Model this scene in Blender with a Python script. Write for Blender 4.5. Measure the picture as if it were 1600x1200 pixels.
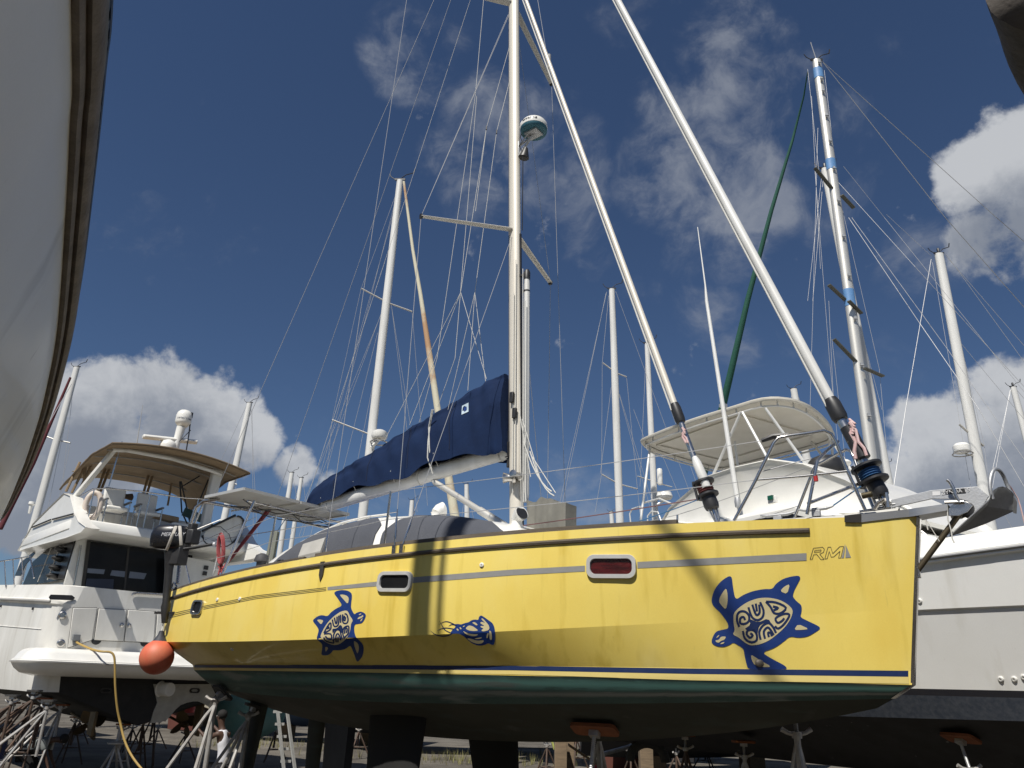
import bpy, bmesh, math, random
from math import sin, cos, tan, radians, pi, sqrt, atan2, hypot
from mathutils import Vector, Matrix, noise
from mathutils.bvhtree import BVHTree
from mathutils.geometry import delaunay_2d_cdt
random.seed(7)
for o in list(bpy.data.objects): bpy.data.objects.remove(o)
S = bpy.context.scene
COL = S.collection
V = Vector

# ---------------------------------------------------------------- camera
FPX, TH, RO = 1188.0, radians(21.8), radians(1.8)      # focal length in photo pixels, pitch, roll
CAM = V((0, 0, 1.65))
GZ = -0.75                                               # the yard lies lower than the bank the photographer stands on
FW = V((0, cos(TH), sin(TH))); R0 = V((1, 0, 0)); U0 = V((0, -sin(TH), cos(TH)))
RT = R0*cos(RO) + U0*sin(RO); UP = U0*cos(RO) - R0*sin(RO)
cd = bpy.data.cameras.new('camera'); cam = bpy.data.objects.new('camera', cd); COL.objects.link(cam)
cd.sensor_width = 36; cd.lens = FPX/1600*36; cd.clip_end = 5000; cd.clip_start = 0.05
M = Matrix.Identity(4)
for i, a in enumerate((RT, UP, -FW)):
    for j in range(3): M[j][i] = a[j]
M.translation = CAM; cam.matrix_world = M
S.camera = cam

def ray(x, y): return FW + RT*((x-800)/FPX) + UP*((600-y)/FPX)
def at(x, y, Y):                       # point seen at photo pixel (x, y), Y metres ahead
    r = ray(x, y); return CAM + r*(Y/r.y)
def atz(x, y, z):
    r = ray(x, y); return CAM + r*((z-CAM.z)/r.z)

# ---------------------------------------------------------------- world, sun, exposure
SUN_EL, SUN_AZ = radians(55), radians(27)              # sun behind the camera, 28 degrees to its left
SUNDIR = V((-sin(SUN_AZ)*cos(SUN_EL), -cos(SUN_AZ)*cos(SUN_EL), sin(SUN_EL)))
S.view_settings.view_transform = 'Standard'; S.view_settings.look = 'None'
S.view_settings.gamma = 1; S.view_settings.use_curve_mapping = False
S.view_settings.exposure = 0.12
S.render.engine = 'CYCLES'
S.cycles.max_bounces = 5; S.cycles.diffuse_bounces = 3; S.cycles.glossy_bounces = 3; S.cycles.transparent_max_bounces = 6
S.cycles.caustics_reflective = False; S.cycles.caustics_refractive = False
S.cycles.sample_clamp_indirect = 4.0

W = bpy.data.worlds.new('World'); S.world = W; W.use_nodes = True
nt = W.node_tree; nt.nodes.clear()
def N(t, **kw):
    n = nt.nodes.new(t)
    for k, v in kw.items(): setattr(n, k, v)
    return n
def LK(a, b): nt.links.new(a, b)
out = N('ShaderNodeOutputWorld'); bg = N('ShaderNodeBackground'); bg.inputs[1].default_value = 0.051
LK(bg.outputs[0], out.inputs[0])
sky = N('ShaderNodeTexSky', sky_type='NISHITA'); sky.sun_disc = False
sky.sun_elevation = SUN_EL; sky.sun_rotation = radians(180)+SUN_AZ
sky.altitude = 0; sky.air_density = 1.0; sky.dust_density = 0.05; sky.ozone_density = 3.0
tc = N('ShaderNodeTexCoord')
def math_(op, a, b=None, clamp=False):
    n = N('ShaderNodeMath', operation=op); n.use_clamp = clamp
    for i, v in enumerate((a, b)):
        if v is None: continue
        if isinstance(v, (int, float)): n.inputs[i].default_value = v
        else: LK(v, n.inputs[i])
    return n.outputs[0]
def vnoise(vec, scale, detail=8, rough=.58, dist=0):
    n = N('ShaderNodeTexNoise'); n.inputs['Scale'].default_value = scale; n.inputs['Detail'].default_value = detail
    n.inputs['Roughness'].default_value = rough; n.inputs['Distortion'].default_value = dist
    LK(vec, n.inputs['Vector']); return n.outputs['Fac']
def vadd(vec, off):
    n = N('ShaderNodeVectorMath', operation='ADD'); LK(vec, n.inputs[0]); n.inputs[1].default_value = off; return n.outputs[0]
def maprange(v, a, b, c, d, kind='SMOOTHSTEP'):
    n = N('ShaderNodeMapRange', interpolation_type=kind)
    LK(v, n.inputs[0])
    for i, x in enumerate((a, b, c, d)): n.inputs[i+1].default_value = x
    return n.outputs[0]
# clouds: round patches of sky direction (photo pixels -> direction), broken up by noise
def blob_field(bl, vec):
    acc = None
    for d, rad, w in bl:
        dn = N('ShaderNodeVectorMath', operation='DOT_PRODUCT'); LK(vec, dn.inputs[0]); dn.inputs[1].default_value = d
        m = maprange(dn.outputs['Value'], cos(rad), 1.0, 0.0, w, 'LINEAR')
        acc = m if acc is None else math_('MAXIMUM', acc, m)
    return acc
def pxb(x, y, r, w): return (ray(x, y).normalized(), r/FPX, w)
cum = [pxb(165,640,120,1), pxb(250,625,110,1), pxb(320,655,110,1), pxb(90,690,95,.9), pxb(190,690,110,1), pxb(365,680,80,.9), pxb(140,590,70,.8), pxb(30,760,110,.8),
       pxb(468,735,45,.8), pxb(505,760,40,.55),
       pxb(1545,270,85,1), pxb(1600,230,90,1), pxb(1570,370,90,.95), pxb(1620,330,120,1),
       pxb(1570,690,130,1), pxb(1490,700,110,1), pxb(1430,760,90,.85), pxb(1620,640,90,1), pxb(1520,800,110,.8), pxb(1180,760,90,.45)]
wis = [pxb(640,85,85,.9), pxb(700,55,50,.6), pxb(760,175,75,.8), pxb(760,270,110,.8), pxb(690,245,50,.6), pxb(880,250,110,.55), pxb(930,370,70,.35),
       pxb(1150,85,90,.95), pxb(1080,150,100,.8), pxb(1060,260,120,1), pxb(1160,290,120,1), pxb(1260,200,110,.75), pxb(1300,300,90,.5), pxb(1110,380,80,.5),
       pxb(1100,490,60,.5), pxb(1150,540,45,.35), pxb(870,745,65,.7), pxb(935,790,60,.6), pxb(620,770,80,.4), pxb(1380,90,70,.35), pxb(1440,400,90,.5), pxb(970,20,60,.4), pxb(800,150,80,.5)]
rc = random.Random(3)
for i in range(18):                    # the same broken cloud goes on all round the sky
    az = radians(rc.uniform(50, 310)); el = radians(rc.uniform(4, 60))
    cum.append((V((sin(az)*cos(el), cos(az)*cos(el), sin(el))), rc.uniform(.09, .2), rc.uniform(.7, 1)))
nrm = N('ShaderNodeVectorMath', operation='NORMALIZE'); LK(tc.outputs['Generated'], nrm.inputs[0]); dirv = nrm.outputs[0]
upn = N('ShaderNodeVectorMath', operation='NORMALIZE'); LK(vadd(dirv, (-.014, -.010, .075)), upn.inputs[0]); UPV = upn.outputs[0]   # a step towards the sun side and the zenith
def density(vec, fine=True):
    d = math_('MULTIPLY', blob_field(cum, vec), .62)
    d = math_('ADD', d, math_('MULTIPLY', math_('SUBTRACT', vnoise(vec, 5.5, 4, .55, .1), .5), 1.1))
    if fine: d = math_('ADD', d, math_('MULTIPLY', math_('SUBTRACT', vnoise(vec, 15.0, 12, .62, .12), .5), .95))
    return d
cumd = density(dirv)
cmask = maprange(cumd, .20, .40, 0, .96)
wwp = N('ShaderNodeVectorMath', operation='ADD'); wt = N('ShaderNodeTexNoise'); wt.inputs['Scale'].default_value = 5.0; wt.inputs['Detail'].default_value = 6; LK(dirv, wt.inputs['Vector'])
wsc = N('ShaderNodeVectorMath', operation='SCALE'); LK(wt.outputs['Color'], wsc.inputs[0]); wsc.inputs['Scale'].default_value = .16; LK(dirv, wwp.inputs[0]); LK(wsc.outputs[0], wwp.inputs[1])
wv = wwp.outputs[0]                                          # warped direction: torn, streaky edges
wn = math_('ADD', math_('MULTIPLY', vnoise(wv, 7.0, 6, .55), .5), math_('MULTIPLY', vnoise(wv, 16.0, 12, .60), .5))
wisb = maprange(math_('ADD', blob_field(wis, dirv), math_('MULTIPLY', math_('SUBTRACT', vnoise(wv, 8.0, 8, .62), .5), 1.7)), .14, .92, 0, 1)
wmask = math_('MULTIPLY', math_('MULTIPLY', wisb, maprange(wn, .40, .62, 0.0, 1.0)), .58)
dup_ = math_('ADD', density(UPV, False), math_('MULTIPLY', math_('SUBTRACT', vnoise(dirv, 14.0, 10, .62, .3), .5), 1.15))
shade = maprange(dup_, -.14, .56, 1.0, 0.0)
mixc = N('ShaderNodeMix', data_type='RGBA'); LK(shade, mixc.inputs[0])
mixc.inputs[6].default_value = (4.2, 4.7, 5.7, 1); mixc.inputs[7].default_value = (9.8, 10.1, 10.6, 1)
mixw = N('ShaderNodeMix', data_type='RGBA'); LK(wmask, mixw.inputs[0]); 
tint = N('ShaderNodeMix', data_type='RGBA', blend_type='MULTIPLY'); tint.inputs[0].default_value = 1
LK(sky.outputs[0], tint.inputs[6]); tint.inputs[7].default_value = (.81, .90, 1.05, 1)
LK(tint.outputs[2], mixw.inputs[6]); mixw.inputs[7].default_value = (6.2, 6.6, 7.4, 1)
mixf = N('ShaderNodeMix', data_type='RGBA'); LK(cmask, mixf.inputs[0]); LK(mixw.outputs[2], mixf.inputs[6]); LK(mixc.outputs[2], mixf.inputs[7])
LK(mixf.outputs[2], bg.inputs[0])

sl = bpy.data.lights.new('sun', 'SUN'); sl.energy = 5.0; sl.angle = radians(.53); sl.color = (1, .955, .88)
so = bpy.data.objects.new('sun', sl); COL.objects.link(so); so.rotation_euler = (-SUNDIR).to_track_quat('-Z', 'Y').to_euler()
so.location = SUNDIR*60

# ---------------------------------------------------------------- materials
MATS = {}
def mat(name, col, rough=.5, metal=0.0, col2=None, scale=3.0, amt=.35, stretch=(1,1,1), bump=0.0, bscale=30.0, bstretch=None, coat=0.0, fine=.0, spec=.5, alpha=1.0, sharp=(.35,.7)):
    if name in MATS: return MATS[name]
    m = bpy.data.materials.new(name); m.use_nodes = True; t = m.node_tree; p = t.nodes['Principled BSDF']
    p.inputs['Roughness'].default_value = rough; p.inputs['Metallic'].default_value = metal
    p.inputs['Coat Weight'].default_value = coat; p.inputs['Coat Roughness'].default_value = .08
    p.inputs['Specular IOR Level'].default_value = spec
    c = t.nodes.new('ShaderNodeTexCoord'); mp = t.nodes.new('ShaderNodeMapping'); mp.inputs['Scale'].default_value = stretch
    t.links.new(c.outputs['Object'], mp.inputs[0])
    n = t.nodes.new('ShaderNodeTexNoise'); n.inputs['Scale'].default_value = scale; n.inputs['Detail'].default_value = 8; n.inputs['Roughness'].default_value = .62
    t.links.new(mp.outputs[0], n.inputs['Vector'])
    mr = t.nodes.new('ShaderNodeMapRange'); mr.inputs[1].default_value, mr.inputs[2].default_value = sharp; mr.inputs[4].default_value = amt
    t.links.new(n.outputs[0], mr.inputs[0])
    mx = t.nodes.new('ShaderNodeMix'); mx.data_type = 'RGBA'
    t.links.new(mr.outputs[0], mx.inputs[0]); mx.inputs[6].default_value = (*col, 1)
    mx.inputs[7].default_value = (*(col2 or tuple(v*.6 for v in col)), 1)
    last = mx.outputs[2]
    if fine:
        f = t.nodes.new('ShaderNodeTexNoise'); f.inputs['Scale'].default_value = 90; f.inputs['Detail'].default_value = 4
        t.links.new(c.outputs['Object'], f.inputs['Vector'])
        hs = t.nodes.new('ShaderNodeHueSaturation'); r2 = t.nodes.new('ShaderNodeMapRange'); r2.inputs[1].default_value = .3; r2.inputs[2].default_value = .7
        r2.inputs[3].default_value = 1-fine; r2.inputs[4].default_value = 1+fine
        t.links.new(f.outputs[0], r2.inputs[0]); t.links.new(r2.outputs[0], hs.inputs['Value']); t.links.new(last, hs.inputs['Color']); last = hs.outputs[0]
    t.links.new(last, p.inputs['Base Color'])
    rr = t.nodes.new('ShaderNodeMapRange'); rr.inputs[3].default_value = max(0, rough-.06); rr.inputs[4].default_value = min(1, rough+.14)
    t.links.new(n.outputs[0], rr.inputs[0]); t.links.new(rr.outputs[0], p.inputs['Roughness'])
    if bump:
        b = t.nodes.new('ShaderNodeBump'); b.inputs['Strength'].default_value = bump; b.inputs['Distance'].default_value = .01
        bn = t.nodes.new('ShaderNodeTexNoise'); bn.inputs['Scale'].default_value = bscale; bn.inputs['Detail'].default_value = 5
        bm_ = t.nodes.new('ShaderNodeMapping'); bm_.inputs['Scale'].default_value = bstretch or (1,1,1)
        t.links.new(c.outputs['Object'], bm_.inputs[0]); t.links.new(bm_.outputs[0], bn.inputs['Vector'])
        t.links.new(bn.outputs[0], b.inputs['Height']); t.links.new(b.outputs[0], p.inputs['Normal'])
    MATS[name] = m; return m

white = mat('white gelcoat', (.78,.77,.73), .28, col2=(.60,.59,.54), scale=2.2, amt=.45, coat=.3, fine=.02)
whiteD = mat('chalky white gelcoat', (.74,.73,.69), .45, col2=(.48,.46,.41), scale=1.6, amt=.5, stretch=(1,1,.35), fine=.03)
greyhull = mat('pale grey hull paint', (.76,.76,.74), .3, col2=(.66,.65,.62), scale=1.2, amt=.4, coat=.3, fine=.02)
alu = mat('mast aluminium', (.66,.645,.6), .42, .55, col2=(.5,.48,.44), scale=5, amt=.4, stretch=(1,1,.15), fine=.03)
mastwhite = mat('white painted mast', (.68,.68,.66), .4, 0, col2=(.46,.45,.42), scale=4, amt=.55, stretch=(1,1,.12))
steel = mat('stainless steel', (.62,.61,.59), .22, 1.0, col2=(.42,.38,.33), scale=6, amt=.5)
galv = mat('galvanised steel', (.50,.51,.52), .5, .75, col2=(.36,.36,.36), scale=14, amt=.6, bump=.15, bscale=60)
wire = mat('rigging wire', (.46,.46,.46), .45, .4, scale=30)
rope = mat('white rope', (.68,.67,.62), .8, col2=(.3,.3,.3), scale=120, amt=.7)
black = mat('black plastic', (.018,.018,.02), .42, scale=8, amt=.4, col2=(.04,.04,.04))
rubber = mat('black rubber', (.03,.03,.03), .75, scale=10, col2=(.07,.065,.06), amt=.6, bump=.3)
glass = mat('dark tinted glass', (.008,.009,.011), .05, scale=3, amt=.3, coat=.0, spec=.18, col2=(.03,.03,.03))
navy = mat('navy canvas', (.005,.015,.050), .86, col2=(.008,.023,.072), scale=2.2, amt=.6, bump=.5, bscale=9, fine=.12, spec=.2)
tan_ = mat('tan canvas', (.30,.225,.145), .88, col2=(.22,.16,.10), scale=3, amt=.6, bump=.3, bscale=60, fine=.08, spec=.2)
teak = mat('weathered teak', (.13,.105,.075), .8, col2=(.055,.045,.035), scale=6, amt=.8, stretch=(.25,.25,4), bump=.4, bscale=40)

# ---------------------------------------------------------------- mesh building
class MB:
    def __init__(s): s.v = []; s.f = []; s.mi = []; s.uv = {}; s.cur = 0
    def add(s, vs, fs, uvs=None):
        b = len(s.v); s.v += [V(p) for p in vs]
        for f in fs: s.f.append(tuple(b+i for i in f)); s.mi.append(s.cur)
        if uvs:
            for i, u in enumerate(uvs): s.uv[b+i] = u
        return b
    def box(s, c, size, ex=V((1,0,0)), ey=V((0,1,0)), ez=V((0,0,1))):
        c = V(c); a = [V(e).normalized()*(d/2) for e, d in zip((ex,ey,ez), size)]
        vs = [c + a[0]*x + a[1]*y + a[2]*z for z in (-1,1) for y in (-1,1) for x in (-1,1)]
        s.add(vs, [(0,2,3,1),(4,5,7,6),(0,1,5,4),(2,6,7,3),(0,4,6,2),(1,3,7,5)]); return s
    def beam(s, p, q, w, h, up=V((0,0,1))):
        p, q = V(p), V(q); d = (q-p); L = d.length; d.normalize(); x = d.cross(up)
        if x.length < 1e-4: x = d.cross(V((1,0,0)))
        x.normalize(); z = x.cross(d); return s.box((p+q)/2, (w, L, h), x, d, z)
    def tube(s, pts, r, n=8, caps=True, flat=1.0, closed=False):
        pts = [V(p) for p in pts]
        if len(pts) < 2: return s
        rs = r if isinstance(r, (list, tuple)) else [r]*len(pts)
        ring = []; t0 = (pts[1]-pts[0]).normalized()
        ref = V((0,0,1)) if abs(t0.z) < .9 else V((1,0,0))
        x = t0.cross(ref).normalized()
        L = len(pts); vs = []
        for i, p in enumerate(pts):
            if closed: t = (pts[(i+1) % L]-pts[i-1])
            else: t = (pts[min(i+1, L-1)]-pts[max(i-1, 0)])
            if t.length < 1e-9: t = t0
            t.normalize(); x = x - t*x.dot(t)
            if x.length < 1e-6: x = t.cross(V((0,1,0)))
            x.normalize(); y = t.cross(x)
            for k in range(n):
                a = 2*pi*k/n; vs.append(p + x*(cos(a)*rs[i]) + y*(sin(a)*rs[i]*flat))
        fs = []
        for i in range(L if closed else L-1):
            j = (i+1) % L
            for k in range(n): fs.append((i*n+k, i*n+(k+1) % n, j*n+(k+1) % n, j*n+k))
        if caps and not closed: fs += [tuple(range(n-1,-1,-1)), tuple((L-1)*n+k for k in range(n))]
        s.add(vs, fs); return s
    def lathe(s, prof, o, axis=V((0,0,1)), n=24, x=None):      # prof: (radius, height) pairs
        o = V(o); axis = V(axis).normalized(); ref = x or (V((0,0,1)) if abs(axis.z) < .9 else V((1,0,0)))
        x = axis.cross(ref).normalized(); y = axis.cross(x); vs = []
        for r, h in prof:
            for k in range(n): vs.append(o + axis*h + (x*cos(2*pi*k/n) + y*sin(2*pi*k/n))*max(r, 1e-4))
        fs = [(i*n+k, i*n+(k+1) % n, (i+1)*n+(k+1) % n, (i+1)*n+k) for i in range(len(prof)-1) for k in range(n)]
        fs += [tuple(range(n-1,-1,-1)), tuple((len(prof)-1)*n+k for k in range(n))]
        s.add(vs, fs); return s
    def prism(s, poly, off):                                   # polygon pushed along off
        n = len(poly); off = V(off); vs = [V(p) for p in poly] + [V(p)+off for p in poly]
        s.add(vs, [tuple(range(n-1,-1,-1)), tuple(range(n, 2*n))] + [(i, (i+1) % n, n+(i+1) % n, n+i) for i in range(n)]); return s
    def loft(s, rows, closed=False, cap=False, uv=False):
        n = len(rows[0]); vs = [p for r in rows for p in r]; fs = []
        for i in range(len(rows)-1):
            for k in range(n if closed else n-1):
                fs.append((i*n+k, i*n+(k+1) % n, (i+1)*n+(k+1) % n, (i+1)*n+k))
        if cap: fs += [tuple(range(n-1,-1,-1)), tuple((len(rows)-1)*n+k for k in range(n))]
        uvs = [(i/(len(rows)-1), k/(n-1)) for i in range(len(rows)) for k in range(n)] if uv else None
        s.add(vs, fs, uvs); return s
    def sphere(s, c, r, n=16, m=10, sc=(1,1,1)):
        c = V(c); rows = []
        for i in range(m+1):
            a = pi*i/m; rows.append([c + V((sin(a)*cos(2*pi*k/n)*r*sc[0], sin(a)*sin(2*pi*k/n)*r*sc[1], cos(a)*r*sc[2])) for k in range(n)])
        return s.loft(rows, closed=True)
    def build(s, name, m, parent=None, bevel=0.0, smooth=35, seg=2, kind=None, label=None, recalc=True):
        me = bpy.data.meshes.new(name)
        inv = INV.get(parent.name) if parent else None
        vs = [inv @ p for p in s.v] if inv else s.v
        me.from_pydata([tuple(p) for p in vs], [], s.f)
        ms = m if isinstance(m, (list, tuple)) else [m]
        for x in ms: me.materials.append(x)
        if len(ms) > 1: me.polygons.foreach_set('material_index', s.mi)
        if s.uv:
            ul = me.uv_layers.new(name='UVMap')
            for l in me.loops:
                if l.vertex_index in s.uv: ul.data[l.index].uv = s.uv[l.vertex_index]
        if recalc:
            b = bmesh.new(); b.from_mesh(me); bmesh.ops.recalc_face_normals(b, faces=b.faces[:]); b.to_mesh(me); b.free()
        if smooth: me.shade_smooth(); me.set_sharp_from_angle(angle=radians(smooth))
        me.update()
        o = bpy.data.objects.new(name, me); COL.objects.link(o)
        if parent: o.parent = parent; INV[o.name] = inv
        if bevel:
            md = o.modifiers.new('bevel', 'BEVEL'); md.width = bevel; md.segments = seg; md.limit_method = 'ANGLE'; md.angle_limit = radians(40)
        if kind: o['kind'] = kind
        if label: o['label'] = label
        return o
INV = {}
def thing(name, label, cat, loc=(0,0,0), rz=0.0, group=None):
    o = bpy.data.objects.new(name, None); COL.objects.link(o); o.empty_display_size = .2
    o.location = loc; o.rotation_euler = (0, 0, rz); o['label'] = label; o['category'] = cat
    if group: o['group'] = group
    INV[o.name] = (Matrix.Translation(V(loc)) @ Matrix.Rotation(rz, 4, 'Z')).inverted()
    return o
def tag(o, label, cat, group=None):
    o['label'] = label; o['category'] = cat
    if group: o['group'] = group
    return o
def dup(root, loc, rz, label, group=None):
    r = root.copy(); COL.objects.link(r); r.location = loc; r.rotation_euler = (0, 0, rz); r['label'] = label
    if group: r['group'] = group
    for ch in root.children:
        c = ch.copy(); COL.objects.link(c); c.parent = r
        for g in ch.children:
            d = g.copy(); COL.objects.link(d); d.parent = c
    return r
def lerp(a, b, t): return a + (b-a)*t
def interp(xs, ys, x):
    if x <= xs[0]: return ys[0]
    for i in range(len(xs)-1):
        if x <= xs[i+1]: return lerp(ys[i], ys[i+1], (x-xs[i])/(xs[i+1]-xs[i]))
    return ys[-1]
def smooth_interp(xs, ys):                       # Catmull-Rom through the knots
    def f(x):
        n = len(xs)
        if x <= xs[0]: return ys[0]
        if x >= xs[-1]: return ys[-1]
        i = max(j for j in range(n-1) if xs[j] <= x)
        h = xs[i+1]-xs[i]; t = (x-xs[i])/h
        def sl(j):
            if j <= 0: return (ys[1]-ys[0])/(xs[1]-xs[0])
            if j >= n-1: return (ys[-1]-ys[-2])/(xs[-1]-xs[-2])
            return (ys[j+1]-ys[j-1])/(xs[j+1]-xs[j-1])
        a, b = sl(i)*h, sl(i+1)*h
        return (2*t**3-3*t*t+1)*ys[i] + (t**3-2*t*t+t)*a + (-2*t**3+3*t*t)*ys[i+1] + (t**3-t*t)*b
    return f
def wires(mb, p, q, r=.004, sag=0.0, n=5, seg=1):
    p, q = V(p), V(q); k = max(seg, 6 if sag else 1)
    mb.tube([p.lerp(q, i/k) - V((0,0,sag*4*(i/k)*(1-i/k))) for i in range(k+1)], r, n); return mb
def one(fn, *a, **k):
    m = MB(); getattr(m, fn)(*a, **k); return m
class Frame:                                     # a level frame: ex to the right, ey ahead
    def __init__(s, o, ang):
        a = radians(ang); s.o = V((o[0], o[1], 0)); s.ex = V((cos(a), sin(a), 0)); s.ey = V((-sin(a), cos(a), 0))
    def w(s, a, b, z): return s.o + s.ex*a + s.ey*b + V((0,0,z))
    def onb(s, x, y, b): r = ray(x, y); return CAM + r*((b-(CAM-s.o).dot(s.ey))/r.dot(s.ey))
    def ona(s, x, y, a): r = ray(x, y); return CAM + r*((a-(CAM-s.o).dot(s.ex))/r.dot(s.ex))
    def loc(s, p): d = p-s.o; return d.dot(s.ex), d.dot(s.ey), p.z
def text_mesh(txt, size, origin, right, up, name, m, parent, extr=.002, shear=0, bold=0, align='CENTER'):
    cu = bpy.data.curves.new('t', 'FONT'); cu.body = txt; cu.size = size; cu.extrude = extr; cu.shear = shear; cu.offset = bold
    cu.align_x = align; cu.align_y = 'CENTER'; cu.resolution_u = 2
    o = bpy.data.objects.new('t', cu); COL.objects.link(o)
    dg = bpy.context.evaluated_depsgraph_get(); me = bpy.data.meshes.new_from_object(o.evaluated_get(dg))
    right = V(right).normalized(); up = V(up).normalized(); nn = right.cross(up)
    b = MB(); b.add([V(origin) + right*v.co.x + up*v.co.y + nn*v.co.z for v in me.vertices], [tuple(p.vertices) for p in me.polygons])
    bpy.data.objects.remove(o); bpy.data.curves.remove(cu); bpy.data.meshes.remove(me)
    return b.build(name, m, parent, smooth=0)

def catmull_(pts, k=6):
    o = []
    for i in range(len(pts)-1):
        p0,p1,p2,p3 = pts[max(i-1,0)],pts[i],pts[i+1],pts[min(i+2,len(pts)-1)]
        for j in range(k):
            t = j/k; o.append(.5*((2*p1)+(p2-p0)*t+(2*p0-5*p1+4*p2-p3)*t*t+(3*p1-p0-3*p2+p3)*t**3))
    o.append(pts[-1]); return o

# ================================================================ GROUND
gm = MB()
ng = 60
def gz(x, y): return GZ + .035*noise.noise(V((x*.35, y*.35, 0))) + .02*noise.noise(V((x*1.3, y*1.3, 4)))
xs = [-420, -200, -110, -80] + [i*1.5-60 for i in range(81)] + [80, 110, 200, 420]
ys = [-60, -30, -15] + [i*1.5-9 for i in range(60)] + [90, 110, 150, 220, 400, 900]
gm.loft([[V((x, y, gz(x, y) if abs(x) < 70 and y < 85 else GZ)) for x in xs] for y in ys])
ground_m = mat('dusty gravel yard', (.145,.132,.112), .95, col2=(.065,.058,.05), scale=.55, amt=.75, bump=.9, bscale=9, fine=.3, spec=.1, sharp=(.4,.62))
gm.build('ground', ground_m, kind='structure')
# wheel ruts and slabs: low ridges of gravel running across the yard
rg = MB()
for k in range(46):
    y0 = 25 + k*1.25 + random.uniform(-.4,.4); x0 = random.uniform(-34, 26)
    L = random.uniform(3, 13); n = 10; hh = random.uniform(.03, .09); w = random.uniform(.12, .4)
    rows = []
    for i in range(n+1):
        x = x0 + L*i/n; y = y0 + .25*noise.noise(V((x*.5, y0, 3))); e = sin(pi*i/n)
        rows.append([V((x, y-w, GZ-.02)), V((x, y-w*.3, GZ+hh*e)), V((x, y+w*.3, GZ+hh*e*.9)), V((x, y+w, GZ-.02))])
    rg.loft(rows)
rg.build('gravel', ground_m, kind='stuff')
gr = MB()
for k in range(420):                                     # tufts of dry grass under the boats
    cx, cy = random.choice(((-2.8, 29.5, 3.4, 1.2), (.4, 29, 1.2, .8), (-9, 33, 5, 1.5), (4, 33, 4, 2)))[:2], 0
    ox, oy = cx; x = ox + random.gauss(0, 2.0); y = oy + random.gauss(0, .8); h = random.uniform(.12, .42)
    for j in range(4):
        a = random.uniform(0, 2*pi); d = V((cos(a), sin(a), 0)); b = V((x, y, gz(x,y)-.01)) + d*.03; s_ = V((-d.y, d.x, 0))*.008
        gr.add([b-s_, b+s_, b + d*h*.4 + V((0,0,h))], [(0,1,2)])
gr.build('grass', mat('dry grass', (.15,.15,.05), .9, col2=(.28,.24,.12), scale=2, amt=.8), kind='stuff', recalc=False)

# ================================================================ YELLOW SAILBOAT
YF = Frame((3.764, 7.2), 52)
def yw(s, t, z): return YF.w(-t, s, z)
def yt(x, y, t): return YF.ona(x, y, -t)
def yst(p): a, b, z = YF.loc(p); return b, -a, z
yb = thing('sailboat', 'bright yellow sailboat with blue turtle emblems along its hull, propped on land', 'sailboat', yw(5,0,GZ))
def poly(c): return lambda s: sum(v*s**(len(c)-1-i) for i, v in enumerate(c))
KS = [0,.5,1,2,3,4,5,6,7,8,9,10,10.5]
CURV = dict(
 sheer=(poly([-0.000548,0.005312,-0.040859,3.280583]), smooth_interp([-.16]+KS[1:],[.035,.36,.64,1.08,1.4,1.63,1.79,1.87,1.88,1.85,1.78,1.68,1.62]), -.16, 10.05),
 knu=(poly([-0.000115,0.007713,-0.095474,2.438675]), smooth_interp(KS,[.035,.29,.545,.99,1.365,1.635,1.81,1.9,1.92,1.89,1.81,1.7,1.64]), 0, 9.95),
 blu=(poly([2.9e-05,-1.2e-05,-0.009339,1.897059]), smooth_interp([.1]+KS[1:],[.03,.25,.48,.88,1.19,1.40,1.54,1.60,1.59,1.52,1.40,1.24,1.16]), .1, 9.72),
 grn=(poly([6e-06,-2.4e-05,-0.002328,1.78131]), smooth_interp([.1]+KS[1:],[.03,.25,.48,.88,1.19,1.40,1.54,1.60,1.59,1.52,1.40,1.24,1.16]), .12, 9.64),
 chi=(poly([0.000238,0.00272,-0.06265,1.681083]), smooth_interp([.3]+KS[1:],[.02,.13,.33,.70,.99,1.19,1.32,1.37,1.36,1.27,1.13,.96,.88]), .3, 9.38),
 cen=(poly([0.000174,-0.003773,0.045222,-0.283782,1.696842]), lambda s: 0.0, .45, 9.25))
def cpt(c, u, side=1):
    z, b, s0, s1 = CURV[c]; s = lerp(s0, s1, u)
    t = b(s)
    if u > .985: t -= .10*((u-.985)/.015)**2
    if c == 'cen': t = 0
    return V((s, t*side, z(s)))
US = [0,.006,.015,.03,.05,.075] + [.1+.02*i for i in range(44)] + [.98,.985,.99,.995,1.0]
def between(a, b, fr, bulge):
    def row(u, side):
        A, B_ = cpt(a, u, side), cpt(b, u, side); o = []
        for f in fr:
            p = A.lerp(B_, f); p.y += side*bulge*4*f*(1-f)*min(1, u*6); o.append(yw(*p))
        return o
    return row
r_up = between('sheer', 'knu', (0,.25,.5,.75,1), .02)
r_lo = between('knu', 'blu', (0,.5,1), .012)
r_bg = between('blu', 'grn', (0,1), 0)
r_ch = between('grn', 'chi', (0,.33,.66,1), .015)
r_bo = between('chi', 'cen', (0,.25,.5,.75,1), .02)
yel = mat('yellow gelcoat', (.82,.645,.155), .36, col2=(.74,.53,.085), scale=1.15, amt=.5, coat=.4, stretch=(1,1,.55), fine=.02, sharp=(.42,.68), bump=.10, bscale=1.6)
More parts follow.
